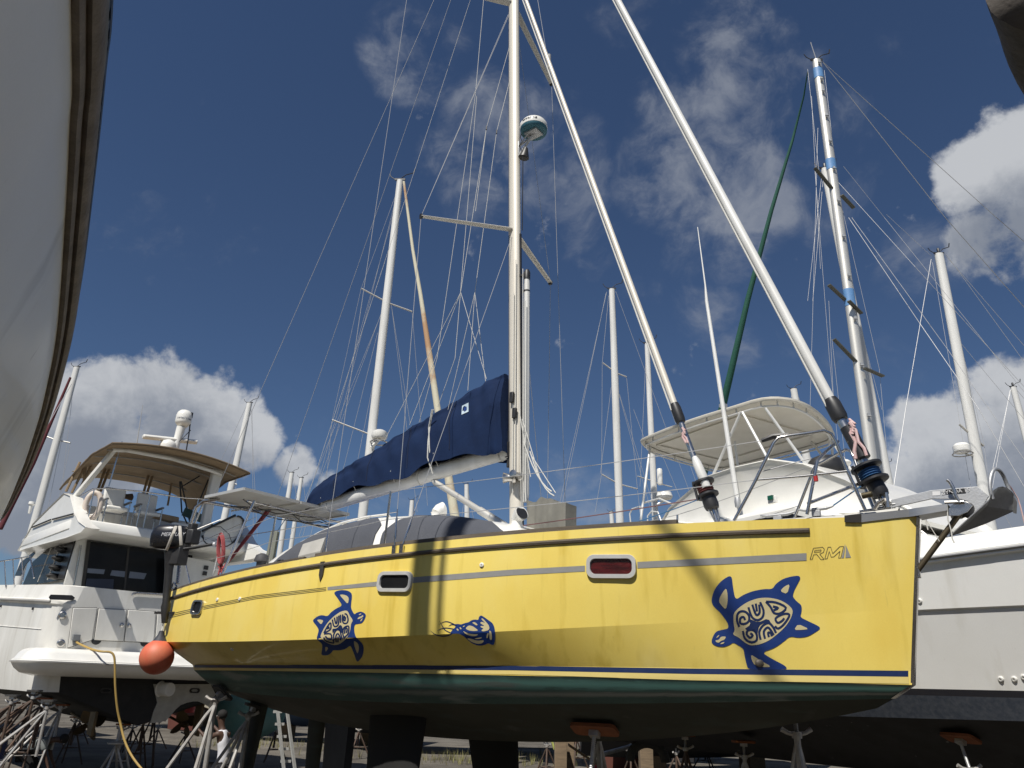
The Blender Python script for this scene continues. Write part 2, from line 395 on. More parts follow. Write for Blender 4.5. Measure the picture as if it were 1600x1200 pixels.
# streaked, weathered yellow: grime runs down from the rail
def add_streaks(m, col, scale, st, lo, hi, amt):
    t = m.node_tree; p = t.nodes['Principled BSDF']; src = p.inputs['Base Color'].links[0].from_socket
    c = t.nodes.new('ShaderNodeTexCoord'); mp = t.nodes.new('ShaderNodeMapping'); mp.inputs['Scale'].default_value = st
    n = t.nodes.new('ShaderNodeTexNoise'); n.inputs['Scale'].default_value = scale; n.inputs['Detail'].default_value = 6
    t.links.new(c.outputs['Object'], mp.inputs[0]); t.links.new(mp.outputs[0], n.inputs['Vector'])
    r = t.nodes.new('ShaderNodeMapRange'); r.inputs[1].default_value = lo; r.inputs[2].default_value = hi; r.inputs[4].default_value = amt
    t.links.new(n.outputs[0], r.inputs[0])
    mx = t.nodes.new('ShaderNodeMix'); mx.data_type = 'RGBA'; t.links.new(r.outputs[0], mx.inputs[0]); t.links.new(src, mx.inputs[6])
    mx.inputs[7].default_value = (*col, 1); t.links.new(mx.outputs[2], p.inputs['Base Color'])
add_streaks(yel, (.52,.36,.03), 6.0, (1,1,.10), .55, .72, .5)
add_streaks(yel, (.82,.68,.24), 1.8, (1,1,.5), .52, .70, .55)
add_streaks(yel, (.68,.43,.04), 1.3, (1,1,.45), .58, .76, .4)
add_streaks(yel, (.34,.26,.07), 24.0, (1,1,.05), .68, .76, .22)
HULLV, HULLF = [], []
def bvh_add(rows):
    n = len(rows[0]); b = len(HULLV)
    HULLV.extend(p for r in rows for p in r)
    for i in range(len(rows)-1):
        for k in range(n-1): HULLF.append((b+i*n+k, b+i*n+k+1, b+(i+1)*n+k+1, b+(i+1)*n+k))
tm = MB()
for sd in (1, -1):
    for r in (r_up, r_lo, r_bg):
        rows = [r(u, sd) for u in US]; tm.loft(rows)
        if sd == 1: bvh_add(rows)
# stem face and transom close the shell
ring = ['sheer', 'knu', 'blu', 'grn']
tm.loft([[yw(*cpt(c, 0, 1)) for c in ring], [yw(*cpt(c, 0, -1)) for c in ring]])
tm.loft([[yw(*cpt(c, 1, sd)) for c in ring] for sd in (1, -1)])
topsides = tm.build('topsides', yel, yb, smooth=13)
hp = MB()
for sd in (1, -1): hp.loft([r_ch(u, sd) for u in US], uv=True)
band_m = mat('green antifouling band', (.062,.112,.096), .7, col2=(.040,.066,.056), scale=2.0, amt=.8, stretch=(.6,.6,2), fine=.15)
def worn_line(m, col, vc, vw, amt):              # scrubbed line running along the waterline band, stronger forward
    t = m.node_tree; p = t.nodes['Principled BSDF']; src = p.inputs['Base Color'].links[0].from_socket
    uv = t.nodes.new('ShaderNodeUVMap'); uv.uv_map = 'UVMap'; sp = t.nodes.new('ShaderNodeSeparateXYZ'); t.links.new(uv.outputs[0], sp.inputs[0])
    mp = t.nodes.new('ShaderNodeMapping'); mp.inputs['Scale'].default_value = (14, 3.5, 1); t.links.new(uv.outputs[0], mp.inputs[0])
    n = t.nodes.new('ShaderNodeTexNoise'); n.inputs['Scale'].default_value = 1.6; n.inputs['Detail'].default_value = 9; n.inputs['Roughness'].default_value = .7; t.links.new(mp.outputs[0], n.inputs['Vector'])
    def M_(op, a, b):
        q = t.nodes.new('ShaderNodeMath'); q.operation = op; q.use_clamp = op == 'MULTIPLY'
        for i, v in enumerate((a, b)):
            if isinstance(v, (int, float)): q.inputs[i].default_value = v
            else: t.links.new(v, q.inputs[i])
        return q.outputs[0]
    d = M_('ABSOLUTE', M_('ADD', M_('SUBTRACT', sp.outputs['Y'], vc), M_('MULTIPLY', M_('SUBTRACT', n.outputs[0], .5), .5)), 0)
    r = t.nodes.new('ShaderNodeMapRange'); r.interpolation_type = 'SMOOTHSTEP'; r.inputs[1].default_value = 0; r.inputs[2].default_value = vw; r.inputs[3].default_value = 1; r.inputs[4].default_value = 0; t.links.new(d, r.inputs[0])
    u = t.nodes.new('ShaderNodeMapRange'); u.inputs[1].default_value = .2; u.inputs[2].default_value = .75; u.inputs[3].default_value = amt; u.inputs[4].default_value = amt*.15; t.links.new(sp.outputs['X'], u.inputs[0])
    mx = t.nodes.new('ShaderNodeMix'); mx.data_type = 'RGBA'; t.links.new(M_('MULTIPLY', r.outputs[0], u.outputs[0]), mx.inputs[0]); t.links.new(src, mx.inputs[6]); mx.inputs[7].default_value = (*col, 1); t.links.new(mx.outputs[2], p.inputs['Base Color'])
worn_line(band_m, (.26,.60,.53), .30, .30, .95); worn_line(band_m, (.32,.32,.29), .66, .14, .7)
add_streaks(band_m, (.24,.25,.23), 2.0, (.5,.5,4), .58, .68, .7)
bvh_add([r_ch(u, 1) for u in US])
hp.loft([[yw(*cpt('grn',0,1)), yw(*cpt('chi',0,1))], [yw(*cpt('grn',0,-1)), yw(*cpt('chi',0,-1))]])
hp.loft([[yw(*cpt('grn',1,1)), yw(*cpt('chi',1,1))], [yw(*cpt('grn',1,-1)), yw(*cpt('chi',1,-1))]])
hp.build('waterline_band', band_m, yb, smooth=13)
bp = MB()
for sd in (1, -1): bp.loft([r_bo(u, sd) for u in US])
bp.add([yw(*cpt('chi',1,1)), yw(*cpt('cen',1)), yw(*cpt('chi',1,-1))], [(0,1,2)])
bot_m = mat('dark bottom paint', (.040,.041,.029), .8, col2=(.022,.023,.016), scale=1.2, amt=.8, stretch=(.5,.5,1), fine=.12)
add_streaks(bot_m, (.060,.058,.045), 1.3, (1,1,1), .58, .72, .6)
add_streaks(bot_m, (.095,.095,.085), .9, (1.6,1.6,.6), .60, .66, .45); add_streaks(bot_m, (.05,.07,.06), 5, (.6,.6,2), .55, .75, .5)
bp.build('bottom', bot_m, yb, smooth=13)
bvh_add([r_bo(u, 1) for u in US])
BVH = BVHTree.FromPolygons([tuple(p) for p in HULLV], HULLF)
def hit(x, y):
    d = ray(x, y).normalized(); h = BVH.ray_cast(CAM, d)
    if h[0] is None: return None
    n = h[1]; n = -n if n.dot(d) > 0 else n
    return h[0], n
sheer_z, sheer_b = CURV['sheer'][0], CURV['sheer'][1]
knu_z, knu_b = CURV['knu'][0], CURV['knu'][1]
def side_t(s, z):
    f = (sheer_z(s)-z)/(sheer_z(s)-knu_z(s)); return lerp(sheer_b(s), knu_b(max(s,0)), f) + .08*f*(1-f)
SS = [i*.25 for i in range(0, 40)] + [9.9]
deck_m = mat('pale deck paint', (.55,.54,.50), .7, col2=(.4,.39,.36), scale=3)
dk = MB(); dk.loft([[yw(s, f*sheer_b(s)*.99, sheer_z(s)-.01 + .10*(1-f*f)) for f in (-1,-.6,-.2,.2,.6,1)] for s in SS])
dk.build('deck', deck_m, yb)
# rubbing strake and toe rail, both sides
for sd in (1, -1):
    rr = MB(); rows = []
    for s in [.72 + i*.16 for i in range(58)]:
        z = sheer_z(s) - .115; t = side_t(s, z)
        rows.append([yw(s, sd*(t-.01), z+.026), yw(s, sd*(t+.022), z+.020), yw(s, sd*(t+.03), z), yw(s, sd*(t+.022), z-.020), yw(s, sd*(t-.01), z-.026)])
    rr.loft(rows, cap=True); rr.build('rubbing_strake', teak, yb)
    tr = MB(); rows = []
    for s in [1.85 + i*.15 for i in range(31)]:
        t = sheer_b(s) - .03; z = sheer_z(s); h = .045
        rows.append([yw(s, sd*(t+.025), z-.004), yw(s, sd*(t+.02), z+h), yw(s, sd*(t-.025), z+h), yw(s, sd*(t-.03), z-.004)])
    tr.loft(rows, cap=True); tr.build('toe_rail', teak, yb)
    tr = MB(); rows = []
    for s in [6.55 + i*.15 for i in range(24)]:
        t = sheer_b(s) - .02; z = sheer_z(s); h = .03
        rows.append([yw(s, sd*(t+.02), z-.004), yw(s, sd*(t+.02), z+h), yw(s, sd*(t-.02), z+h), yw(s, sd*(t-.025), z-.004)])
    tr.loft(rows, cap=True); tr.build('toe_rail', teak, yb)

# ---------------------------------------------------------------- lettering, emblems and stripes laid on the hull
def decal(polys, lay, m, name, parent, grid=4.0):
    mb = MB()
    for pl in polys:
        x0, x1 = min(p[0] for p in pl), max(p[0] for p in pl); y0, y1 = min(p[1] for p in pl), max(p[1] for p in pl)
        pts = [V((p[0], p[1])) for p in pl]; n = len(pts); ed = [(i, (i+1) % n) for i in range(n)]
        g = grid
        y = y0 + g*.5
        while y < y1:
            x = x0 + g*.5
            while x < x1:
                inside = False; j = n-1
                for i in range(n):
                    if (pts[i].y > y) != (pts[j].y > y) and x < (pts[j].x-pts[i].x)*(y-pts[i].y)/(pts[j].y-pts[i].y)+pts[i].x: inside = not inside
                    j = i
                if inside: pts.append(V((x, y)))
                x += g
            y += g
        r = delaunay_2d_cdt(pts, ed, [list(range(n))], 1, 1e-4)
        vs = []; ok = []
        for p in r[0]:
            h = hit(p.x, p.y); ok.append(h is not None)
            vs.append(h[0] + h[1]*lay if h else V((0,0,0)))
        mb.add(vs, [f for f in r[2] if all(ok[i] for i in f)])
    return mb.build(name, m, parent, smooth=20)
def ribbon(pts, w, taper=False, cap=True):                       # stroke -> polygon
    P = [V(p) for p in pts]
    # smooth the stroke a little
    Q = []
    for i in range(len(P)-1):
        p0, p1, p2, p3 = P[max(i-1,0)], P[i], P[i+1], P[min(i+2,len(P)-1)]
        for k in range(3):
            t = k/3; Q.append(.5*((2*p1) + (p2-p0)*t + (2*p0-5*p1+4*p2-p3)*t*t + (3*p1-p0-3*p2+p3)*t**3))
    Q.append(P[-1]); L, R_ = [], []
    for i, p in enumerate(Q):
        d = (Q[min(i+1,len(Q)-1)]-Q[max(i-1,0)]).normalized(); nrm_ = V((-d.y, d.x)); f = i/(len(Q)-1)
        ww = w/2*(min(1, .12+f*2.2) if taper else 1); L.append(p+nrm_*ww); R_.append(p-nrm_*ww)
    return L, R_
def strokes(lst, w, lay, m, name, parent, tf, taper=False):
    mb = MB()
    for pts in lst:
        L, R_ = ribbon([tf(p) for p in pts], w, taper); vs = []; ok = []
        for a, b in zip(L, R_):
            for p in (a, b):
                h = hit(p[0], p[1]); ok.append(h is not None); vs.append(h[0]+h[1]*lay if h else V((0,0,0)))
        mb.add(vs, [(2*i, 2*i+1, 2*i+3, 2*i+2) for i in range(len(L)-1) if all(ok[2*i:2*i+4])])
    return mb.build(name, m, parent, smooth=20)
def rnd(poly, k=2):                                            # soften a hand traced outline (Chaikin)
    for _ in range(k):
        o = []
        for i in range(len(poly)):
            a, b = poly[i], poly[(i+1) % len(poly)]
            o += [(a[0]*.78+b[0]*.22, a[1]*.78+b[1]*.22), (a[0]*.22+b[0]*.78, a[1]*.22+b[1]*.78)]
        poly = o
    return poly
dblue = mat('blue vinyl', (.010,.035,.17), .38, col2=(.02,.06,.22), scale=6, amt=.4)
dnavy = mat('dark blue vinyl', (.008,.022,.085), .4, col2=(.015,.03,.1), scale=8, amt=.4)
dcream = mat('cream vinyl', (.60,.52,.30), .5, col2=(.50,.42,.22), scale=5, amt=.5)
dgrey = mat('grey vinyl stripe', (.27,.27,.26), .45, col2=(.2,.2,.19), scale=9, amt=.5)
dline = mat('thin dark pinstripe', (.06,.055,.04), .5)
def strip(x0, x1, up, lo, lay, m, name, step=6):
    mb = MB(); rows = []; x = x0
    while x < x1+step*.5:
        xx = min(x, x1); a, b = hit(xx, up(xx)), hit(xx, lo(xx)); c = hit(xx, (up(xx)+lo(xx))/2)
        if a and b and c: rows.append([h[0]+h[1]*lay for h in (a, c, b)])
        x += step
    mb.loft(rows); return mb.build(name, m, yb, smooth=20)
pl_ = lambda xs_, ys_: (lambda x: interp(xs_, ys_, x))
gx = [512,587,645,800,912,997,1264]; gu = pl_(gx,[917.3,909,902,890,884,878,864]); gl = pl_(gx,[922.3,916,911,899,893,888,875.5])
strip(512, 589, gu, gl, .003, dgrey, 'grey_stripe'); strip(645, 914, gu, gl, .003, dgrey, 'grey_stripe'); strip(996, 1263, gu, gl, .003, dgrey, 'grey_stripe')
for k in range(3):
    o_ = k*2.3
    a = pl_([256,320,400,512],[961.5+o_*1.25,946.5+o_,930.5+o_,917.4+o_])
    strip(262, 300, a, lambda x, a=a: a(x)+.8, .003, dline, 'pinstripe'); strip(318, 512, a, lambda x, a=a: a(x)+.8, .003, dline, 'pinstripe')
bx = [292,560,800,1080,1415]
bu = pl_(bx,[1038.6,1039,1040.2,1044.5,1048]); bl_ = pl_(bx,[1043,1045.5,1047.3,1053,1057.3])
strip(292, 1419, bu, bl_, .003, dnavy, 'blue_boot_stripe')
strip(292, 1420, lambda x: bl_(x)+.3, pl_([292,330,560,800,1080,1415],[1046.3,1046.6,1050.6,1053.6,1062.6,1068.4]), .003, mat('pale yellow vinyl', (.68,.55,.20), .45, col2=(.58,.46,.15), scale=5, amt=.5), 'cream_boot_stripe')

def turtle(tf, body, cream, shell, strk, sw, extra):
    t = decal([[tf(p) for p in rnd(body, 2)]], .0030, dblue, 'turtle_emblem', yb, 4)
    decal([[tf(p) for p in rnd(c, 1)] for c in cream], .0050, dcream, 'emblem_mark', t, 4)
    decal([[tf(p) for p in rnd(shell, 2)]], .0050, dcream, 'shell_field', t, 4)
    strokes(strk, sw, .0070, dnavy, 'shell_scroll', t, tf)
    decal([[tf(p) for p in rnd(e, 1)] for e in extra], .0070, dnavy, 'shell_cross', t, 4)
k1 = 1600/240
tf1 = lambda p: (p[0]/k1+1080, p[1]/k1+880)
turtle(tf1,
 [(420,118),(435,250),(460,385),(540,330),(640,290),(760,268),(845,270),(880,215),(950,165),(1030,140),(1115,128),(1140,150),(1110,210),(1070,290),(1055,345),(1095,395),(1150,438),(1150,500),(1135,562),(1200,595),(1335,658),(1342,685),(1300,715),(1210,765),(1120,778),(1030,760),(960,820),(870,880),(735,930),(830,990),(985,1070),(1000,1108),(595,1108),(575,1050),(555,960),(545,890),(500,860),(440,825),(400,850),(340,872),(265,866),(213,835),(213,795),(240,735),(270,705),(340,690),(388,680),(382,625),(345,570),(300,510),(232,450),(210,400),(220,335),(250,260),(315,180)],
 [[(365,258),(380,330),(378,410),(362,485),(320,445),(288,400),(300,350),(330,300)],[(925,292),(965,245),(1028,215),(1000,322)],[(1112,632),(1228,685),(1150,695),(1070,695)],[(620,948),(700,1000),(842,1080),(740,1082),(660,1060),(630,1010)],
  [(258,782),(275,755),(294,746),(285,765)],[(310,763),(366,763),(345,798),(310,808),(288,828),(260,822),(250,803),(288,798)],[(298,842),(320,825),(350,820),(332,840)]],
 [(440,520),(500,460),(590,400),(700,362),(810,358),(920,380),(1010,430),(1062,490),(1040,570),(990,650),(920,720),(820,800),(720,845),(620,858),(560,830),(500,775),(430,742),(455,700),(440,620)],
 [[(500,662),(478,600),(482,530),(520,500),(568,508),(600,545),(600,600),(560,630),(512,625),(512,572),(545,560),(560,590)],
  [(595,458),(632,560),(690,592),(742,560),(752,490),(716,405)],[(636,430),(662,510),(684,540),(712,510),(706,430)],[(672,420),(684,500)],
  [(778,400),(880,408),(985,462),(930,520),(862,518),(826,455),(778,400)],[(850,450),(905,465),(858,490)],
  [(872,655),(905,680),(965,635),(1020,550),(1000,525),(940,535),(878,575),(900,620),(945,600),(968,572)],
  [(538,705),(560,785),(620,822),(678,805),(682,745),(648,698),(590,700),(578,740),(612,775),(640,750),(615,728)],
  [(722,795),(708,715),(745,650),(805,622),(850,662),(882,725)],[(768,785),(755,712),(795,668),(830,700),(858,748)],[(808,768),(800,722),(828,728),(838,760)]],
 3.5, [[(545,690),(620,640),(596,575),(700,618),(800,572),(850,655),(900,690),(830,640),(760,618),(706,650),(690,730),(690,800),(660,700)]])
tf2 = lambda p: (p[0]/10+480, p[1]/10+920)
turtle(tf2,
 [(418,70),(450,35),(540,18),(640,28),(698,70),(702,130),(690,220),(685,300),(738,405),(770,375),(840,353),(900,380),(922,412),(905,470),(860,538),(800,548),(748,556),(735,610),(740,680),(760,750),(810,800),(870,860),(888,930),(872,1040),(830,1100),(790,1140),(768,1120),(740,1030),(700,930),(675,882),(600,940),(500,962),(405,955),(380,1000),(330,1035),(250,1040),(220,1020),(235,950),(238,860),(190,820),(148,775),(165,720),(185,640),(150,580),(92,510),(98,480),(160,430),(230,408),(320,432),(370,370),(450,310),(555,262),(480,150)],
 [[(508,92),(570,90),(630,110),(657,150),(640,242),(570,165)],[(155,488),(200,478),(262,495),(222,560),(190,525)],[(290,898),(332,915),(320,950),(290,982),(284,930)],[(735,803),(800,850),(815,930),(790,1018),(755,930),(735,860)],
  [(808,402),(840,385),(855,392),(820,412)],[(872,408),(886,432),(840,462),(785,478),(808,442),(850,430)],[(828,508),(860,460),(872,466),(850,505)]],
 [(600,338),(640,350),(670,420),(722,495),(690,540),(680,640),(650,730),(580,810),(500,865),(420,877),(330,850),(260,805),(208,750),(230,690),(270,610),(330,520),(420,430),(520,360)],
 [[(268,690),(310,610),(368,530),(378,590),(362,640),(275,690)],[(318,630),(345,595),(345,625)],
  [(400,480),(415,560),(440,590),(485,570),(500,500),(500,420)],[(432,450),(445,520),(460,545),(472,500),(472,435)],[(525,405),(528,530)],
  [(562,400),(556,480),(575,535),(625,535),(645,480),(625,405),(590,390)],[(590,420),(572,480),(595,495),(605,440)],
  [(268,705),(372,705),(385,780),(330,778),(290,740)],[(262,760),(310,815),(420,840),(405,785)],
  [(425,800),(420,720),(460,645),(515,650),(535,720),(548,780)],[(458,832),(455,740),(485,700),(515,745),(525,800)],[(485,830),(488,745)],
  [(580,768),(562,690),(580,610),(650,582),(655,650),(640,710),(585,760)],[(590,700),(600,625),(630,620),(620,690)]],
 2.3, [[(395,625),(470,620),(525,555),(560,600),(560,680),(535,690),(505,630),(440,640),(405,700)]])
k3 = 1600/140
tf3 = lambda p: (p[0]/k3+660, p[1]/k3+940)
jf = decal([[tf3(p) for p in rnd([(1000,330),(1012,270),(1048,243),(1100,272),(1180,330),(1250,378),(1287,450),(1302,560),(1297,700),(1278,768),(1240,772),(1175,738),(1100,780),(1000,787),(900,752),(820,692),(750,622),(660,567),(560,572),(498,560),(540,500),(600,450),(560,405),(640,398),(690,410),(760,383),(830,368),(880,330),(950,318)], 2)]], .003, dblue, 'jellyfish_emblem', yb, 3.5)
decal([[tf3(p) for p in rnd(c, 1)] for c in ([(770,480),(830,423),(900,438),(960,480),(1003,517),(920,527),(830,515)],[(720,518),(800,560),(900,578),(1008,580),(960,612),(870,612),(780,577)],[(788,648),(880,660),(980,695),(1112,684),(1070,742),(980,752),(880,716)],
  [(888,376),(940,364),(993,412),(970,428),(930,402)],[(928,655),(1067,630),(1050,656),(960,667)],
  [(1048,308),(1080,295),(1190,420),(1202,480),(1180,512),(1100,532),(1064,526),(1060,505),(1100,482),(1044,457),(1040,435),(1120,437),(1038,388),(1040,370),(1070,360),(1130,387)],[(1200,510),(1236,540),(1247,662),(1225,688),(1203,660),(1198,560)],[(1160,558),(1192,560),(1165,652),(1143,640)],
  [(608,490),(630,478),(657,512),(635,522)],[(663,467),(680,453),(707,485),(690,497)],[(720,442),(772,423),(740,457)])], .005, dcream, 'emblem_mark', jf, 3.5)
strokes([[(145,520),(240,590),(370,615),(470,600),(540,560)]], 2.0, .003, dnavy, 'tentacle', jf, tf3, True)
strokes([[(300,410),(380,365),(450,358),(520,382),(600,420)],[(300,338),(360,440),(410,510),(510,560)],[(265,522),(340,485),(430,470),(560,490)],[(470,440),(530,408),(620,430)]], 1.4, .003, dnavy, 'tentacle', jf, tf3, True)
tf4 = lambda p: (p[0]/4+1000, p[1]/4+600)
lg = decal([[tf4(p) for p in [(1281,1000),(1283,1012),(1274,1087),(1258,1089)]], [tf4(p) for p in [(1287,1008),(1318,1084),(1283,1087)]]], .003, dgrey, 'maker_logo', yb, 3)
strokes([[(1062,1096),(1083,1026)],[(1083,1026),(1140,1019)],[(1140,1019),(1152,1032)],[(1152,1032),(1146,1052)],[(1146,1052),(1122,1062)],[(1122,1062),(1150,1096)],[(1062,1096),(1076,1095)],[(1076,1095),(1084,1066)],[(1084,1066),(1104,1064)],[(1104,1064),(1130,1097)],[(1130,1097),(1150,1096)],
  [(1092,1040),(1132,1036)],[(1092,1040),(1089,1052)],[(1089,1052),(1128,1048)],[(1132,1036),(1128,1048)],
  [(1154,1093),(1174,1020)],[(1174,1020),(1192,1019)],[(1192,1019),(1204,1060)],[(1204,1060),(1248,1016)],[(1248,1016),(1272,1014)],[(1272,1014),(1254,1087)],[(1254,1087),(1240,1088)],[(1240,1088),(1250,1044)],[(1250,1044),(1210,1080)],[(1210,1080),(1194,1081)],[(1194,1081),(1182,1046)],[(1182,1046),(1170,1091)],[(1170,1091),(1154,1093)]], .75, .0032, dline, 'maker_lettering', lg, tf4)

# ---------------------------------------------------------------- portlights, skin fittings, stem band
def rrect(w, h, r, n=6):
    o = []
    for cx, cy, a0 in ((w/2-r,h/2-r,0),(-w/2+r,h/2-r,90),(-w/2+r,-h/2+r,180),(w/2-r,-h/2+r,270)):
        for i in range(n+1):
            a = radians(a0+90*i/n); o.append((cx+r*cos(a), cy+r*sin(a)))
    return o
redin = mat('dark red curtain behind glass', (.10,.012,.014), .12, col2=(.02,.005,.006), scale=5, amt=.9, coat=.8, stretch=(1,1,5))
def portlight(x0, x1, y0, y1, gm_, fw=.043):
    cx, cy = (x0+x1)/2, (y0+y1)/2; c, n = hit(cx, cy); a, b = hit(x0, cy)[0], hit(x1, cy)[0]; d, e = hit(cx, y0)[0], hit(cx, y1)[0]
    R_ = (b-a).normalized(); w = (b-a).length*.97; n = (n-R_*n.dot(R_)).normalized(); Uu = n.cross(R_)
    if Uu.z < 0: Uu = -Uu
    h = abs((d-e).dot(Uu)); r = h*.33
    o1, o2 = rrect(w, h, r), rrect(w-2*fw, h-2*fw, max(.01, r-fw*.6)); pt = lambda q, dep: c + R_*q[0] + Uu*q[1] + n*dep
    m = MB(); k = len(o1)
    rows = [[pt(q, -.02) for q in o1], [pt(q, .022) for q in o1], [pt((q[0]*.985, q[1]*.97), .03) for q in o1], [pt((p[0]*1.02, p[1]*1.04), .03) for p in o2], [pt(p, .02) for p in o2], [pt(p, -.01) for p in o2]]
    m.loft(rows, closed=True); f = m.build('portlight', mat('pale grey portlight frame', (.60,.60,.58), .35, .25, scale=8) if fw > .03 else steel, yb)
    g = MB(); g.add([pt(p, .006) for p in o2], [tuple(range(k))]); g.build('pane', gm_, f, smooth=0)
portlight(590, 645, 893, 925.5, glass); portlight(915, 995, 866.5, 904, redin); portlight(301, 317.5, 937.5, 961, glass, .028)
for x, y in ((753,883),(340,937),(375,936),(363,1014)):
    h = hit(x, y)
    if h: one('lathe', [(.026,-.01),(.026,.010),(.018,.016),(.008,.016),(.008,.0)], h[0], h[1], 14).build('skin_fitting', white, yb)
h = hit(1187, 1036); m = MB(); m.sphere(h[0], .045, 12, 8, (1,.5,.8)); m.build('transducer_scoop', mat('dull scoop metal', (.25,.22,.18), .5, .5), yb)
st_ = MB(); pts = []
for i in range(13):
    f = i/12; k = f*3; c0, c1 = ring[min(int(k),2)], ring[min(int(k),2)+1]
    p = cpt(c0, 0, 0).lerp(cpt(c1, 0, 0), k-min(int(k),2)); pts.append(p)
pts.append(cpt('chi', 0, 0))
rows = [[yw(p.x+.01, .045, p.z), yw(p.x-.018, .03, p.z), yw(p.x-.018, -.03, p.z), yw(p.x+.01, -.045, p.z)] for p in pts]
st_.loft(rows); st_.build('stem_band', steel, yb)

# ---------------------------------------------------------------- keels, rudder
dark_keel = mat('black keel paint', (.009,.009,.009), .8, col2=(.018,.017,.016), scale=3, amt=.7, fine=.1)
def foil(mb, root, tip):                               # each: (s_le, s_te, t, z, thickness)
    rows = []
    for f in [i/6 for i in range(7)]:
        a = [lerp(x, y, f) for x, y in zip(root, tip)]; row = []
        for k in range(20):
            th = 2*pi*k/20; x = .5*(1-cos(th)); y = a[4]*.5*sin(th)*(1.35-.75*x)
            row.append(yw(lerp(a[0], a[1], x), a[2]+y, a[3]))
        rows.append(row)
    mb.loft(rows, closed=True, cap=True); return mb
for t, xa, xb, tc_ in ((.82, 664, 574, .95), (-.95, 807, 724, -1.12)):
    sa, sb = yst(yt(xa, 1160, t))[0], yst(yt(xb, 1160, t))[0]
    m = foil(MB(), (sa, sb, t, 1.32, .17), (sa+.05, sb-.26, tc_*1.05, GZ+.36, .15))
    bx_ = foil(m, (sa-.05, sb-.2, tc_*1.05, GZ+.37, .3), (sa+.05, sb-.25, tc_*1.05, GZ+.2, .22)); m.build('keel', dark_keel, yb)
r0 = yst(yt(420, 1104, .55))[0]; r1 = yst(yt(398, 1104, .55))[0]
foil(MB(), (r0, r1+.12, .55, 1.5, .09), (r0+.15, r1+.1, .62, .05, .06)).build('rudder', bot_m, yb)
foil(MB(), (r0, r1+.12, -.55, 1.5, .09), (r0+.15, r1+.1, -.62, .05, .06)).build('rudder', bot_m, yb)
for i, (t, sc) in enumerate(((.95, 5.7), (-1.12, 5.7))):
    k = MB(); k.box(yw(sc, t*1.05, GZ+.1), (.55, .9, .2), YF.ex, YF.ey); tag(k.build('timber_block', mat('rough timber', (.22,.16,.10), .85, col2=(.12,.09,.06), scale=4, amt=.8, stretch=(1,6,6)), bevel=.01), 'squared timber block under the %s keel of the yellow sailboat' % ('near' if i == 0 else 'far'), 'timber block')

# ---------------------------------------------------------------- coachroof of the yellow boat
cab = MB()
def cab_sec(s):
    zb = sheer_z(s) + .02
    hw = interp([3.6,4.2,5,6,7,8,8.4],[.62,.98,1.14,1.24,1.27,1.24,1.2], s); zt = interp([3.6,3.9,4.4,5.0,5.6,6.4,7.2,8.0,8.4],[3.34,3.42,3.56,3.68,3.74,3.78,3.72,3.5,3.34], s)
    return zb, hw, zt
def cab_row(s, side):
    zb, hw, zt = cab_sec(s); h = zt-zb
    return [yw(s, side*t, z) for t, z in ((hw+.12, zb-.03), (hw+.08, zb+h*.12), (hw+.02, zb+h*.5), (hw-.10, zb+h*.80), (hw-.26, zb+h*.95), (hw*.5, zt+.01), (0, zt+.05))]
cs = [3.6+.12*i for i in range(41)]
for sd in (1,-1): cab.loft([cab_row(s, sd) for s in cs])
for s in (cs[0], cs[-1]):
    a = cab_row(s, 1); b = cab_row(s, -1); cab.add(a+b[::-1], [tuple(range(len(a)*2))])
cabin = cab.build('coachroof', white, yb, smooth=40)
wcloth = mat('grey window cover cloth', (.075,.08,.095), .85, col2=(.10,.105,.12), scale=4, amt=.6, bump=.3, bscale=50, fine=.1, spec=.2)
def cab_pt(s, f, off):            # point on the starboard cabin side: f 0 bottom..1 top
    r = cab_row(s, 1); k = f*4.6; i = min(int(k), 5); p = r[i].lerp(r[i+1], k-i); n = (YF.w(-1,0,0)-YF.o)*.85 + V((0,0,.5)); n.normalize(); return p + n*off
def cab_win(spec):                # spec: list of (s, f_low, f_high)
    m = MB(); rows = []
    for i in range(len(spec)-1):
        for k in range(6):
            t = k/6; s, a, b = (lerp(x, y, t) for x, y in zip(spec[i], spec[i+1])); rows.append([cab_pt(s, lerp(a, b, j/6), .016+.012*sin(pi*j/6)) for j in range(7)])
    s, a, b = spec[-1]; rows.append([cab_pt(s, lerp(a, b, j/6), .016) for j in range(7)])
    m.loft(rows); return m.build('window_cover', wcloth, yb)
cab_win([(8.05,.30,.34),(7.7,.28,.66),(7.2,.27,.80),(6.2,.26,.84),(5.95,.26,.60)])
cab_win([(5.82,.28,.50),(5.55,.28,.86),(4.9,.28,.90),(4.4,.3,.84),(4.05,.34,.44)])
hv = MB(); hv.loft([[cab_pt(s, f, o) for f, o in ((.26,.03),(.29,.06),(.46,.06),(.50,.03))] for s in (7.35,7.3,6.95,6.88)], cap=True); hv.build('ventilator_cover', mat('light grey canvas', (.42,.41,.38), .85, scale=5), yb)
gr_ = MB(); pts = [cab_pt(s, .93, .07) for s in (7.9,7.5,7.0,6.5,6.1)]; gr_.tube(pts, .016, 6)
for p, q in zip(pts, [cab_pt(s, .93, 0) for s in (7.9,7.5,7.0,6.5,6.1)]): gr_.tube([p, q], .014, 6)
gr_.build('grab_rail', white, yb)
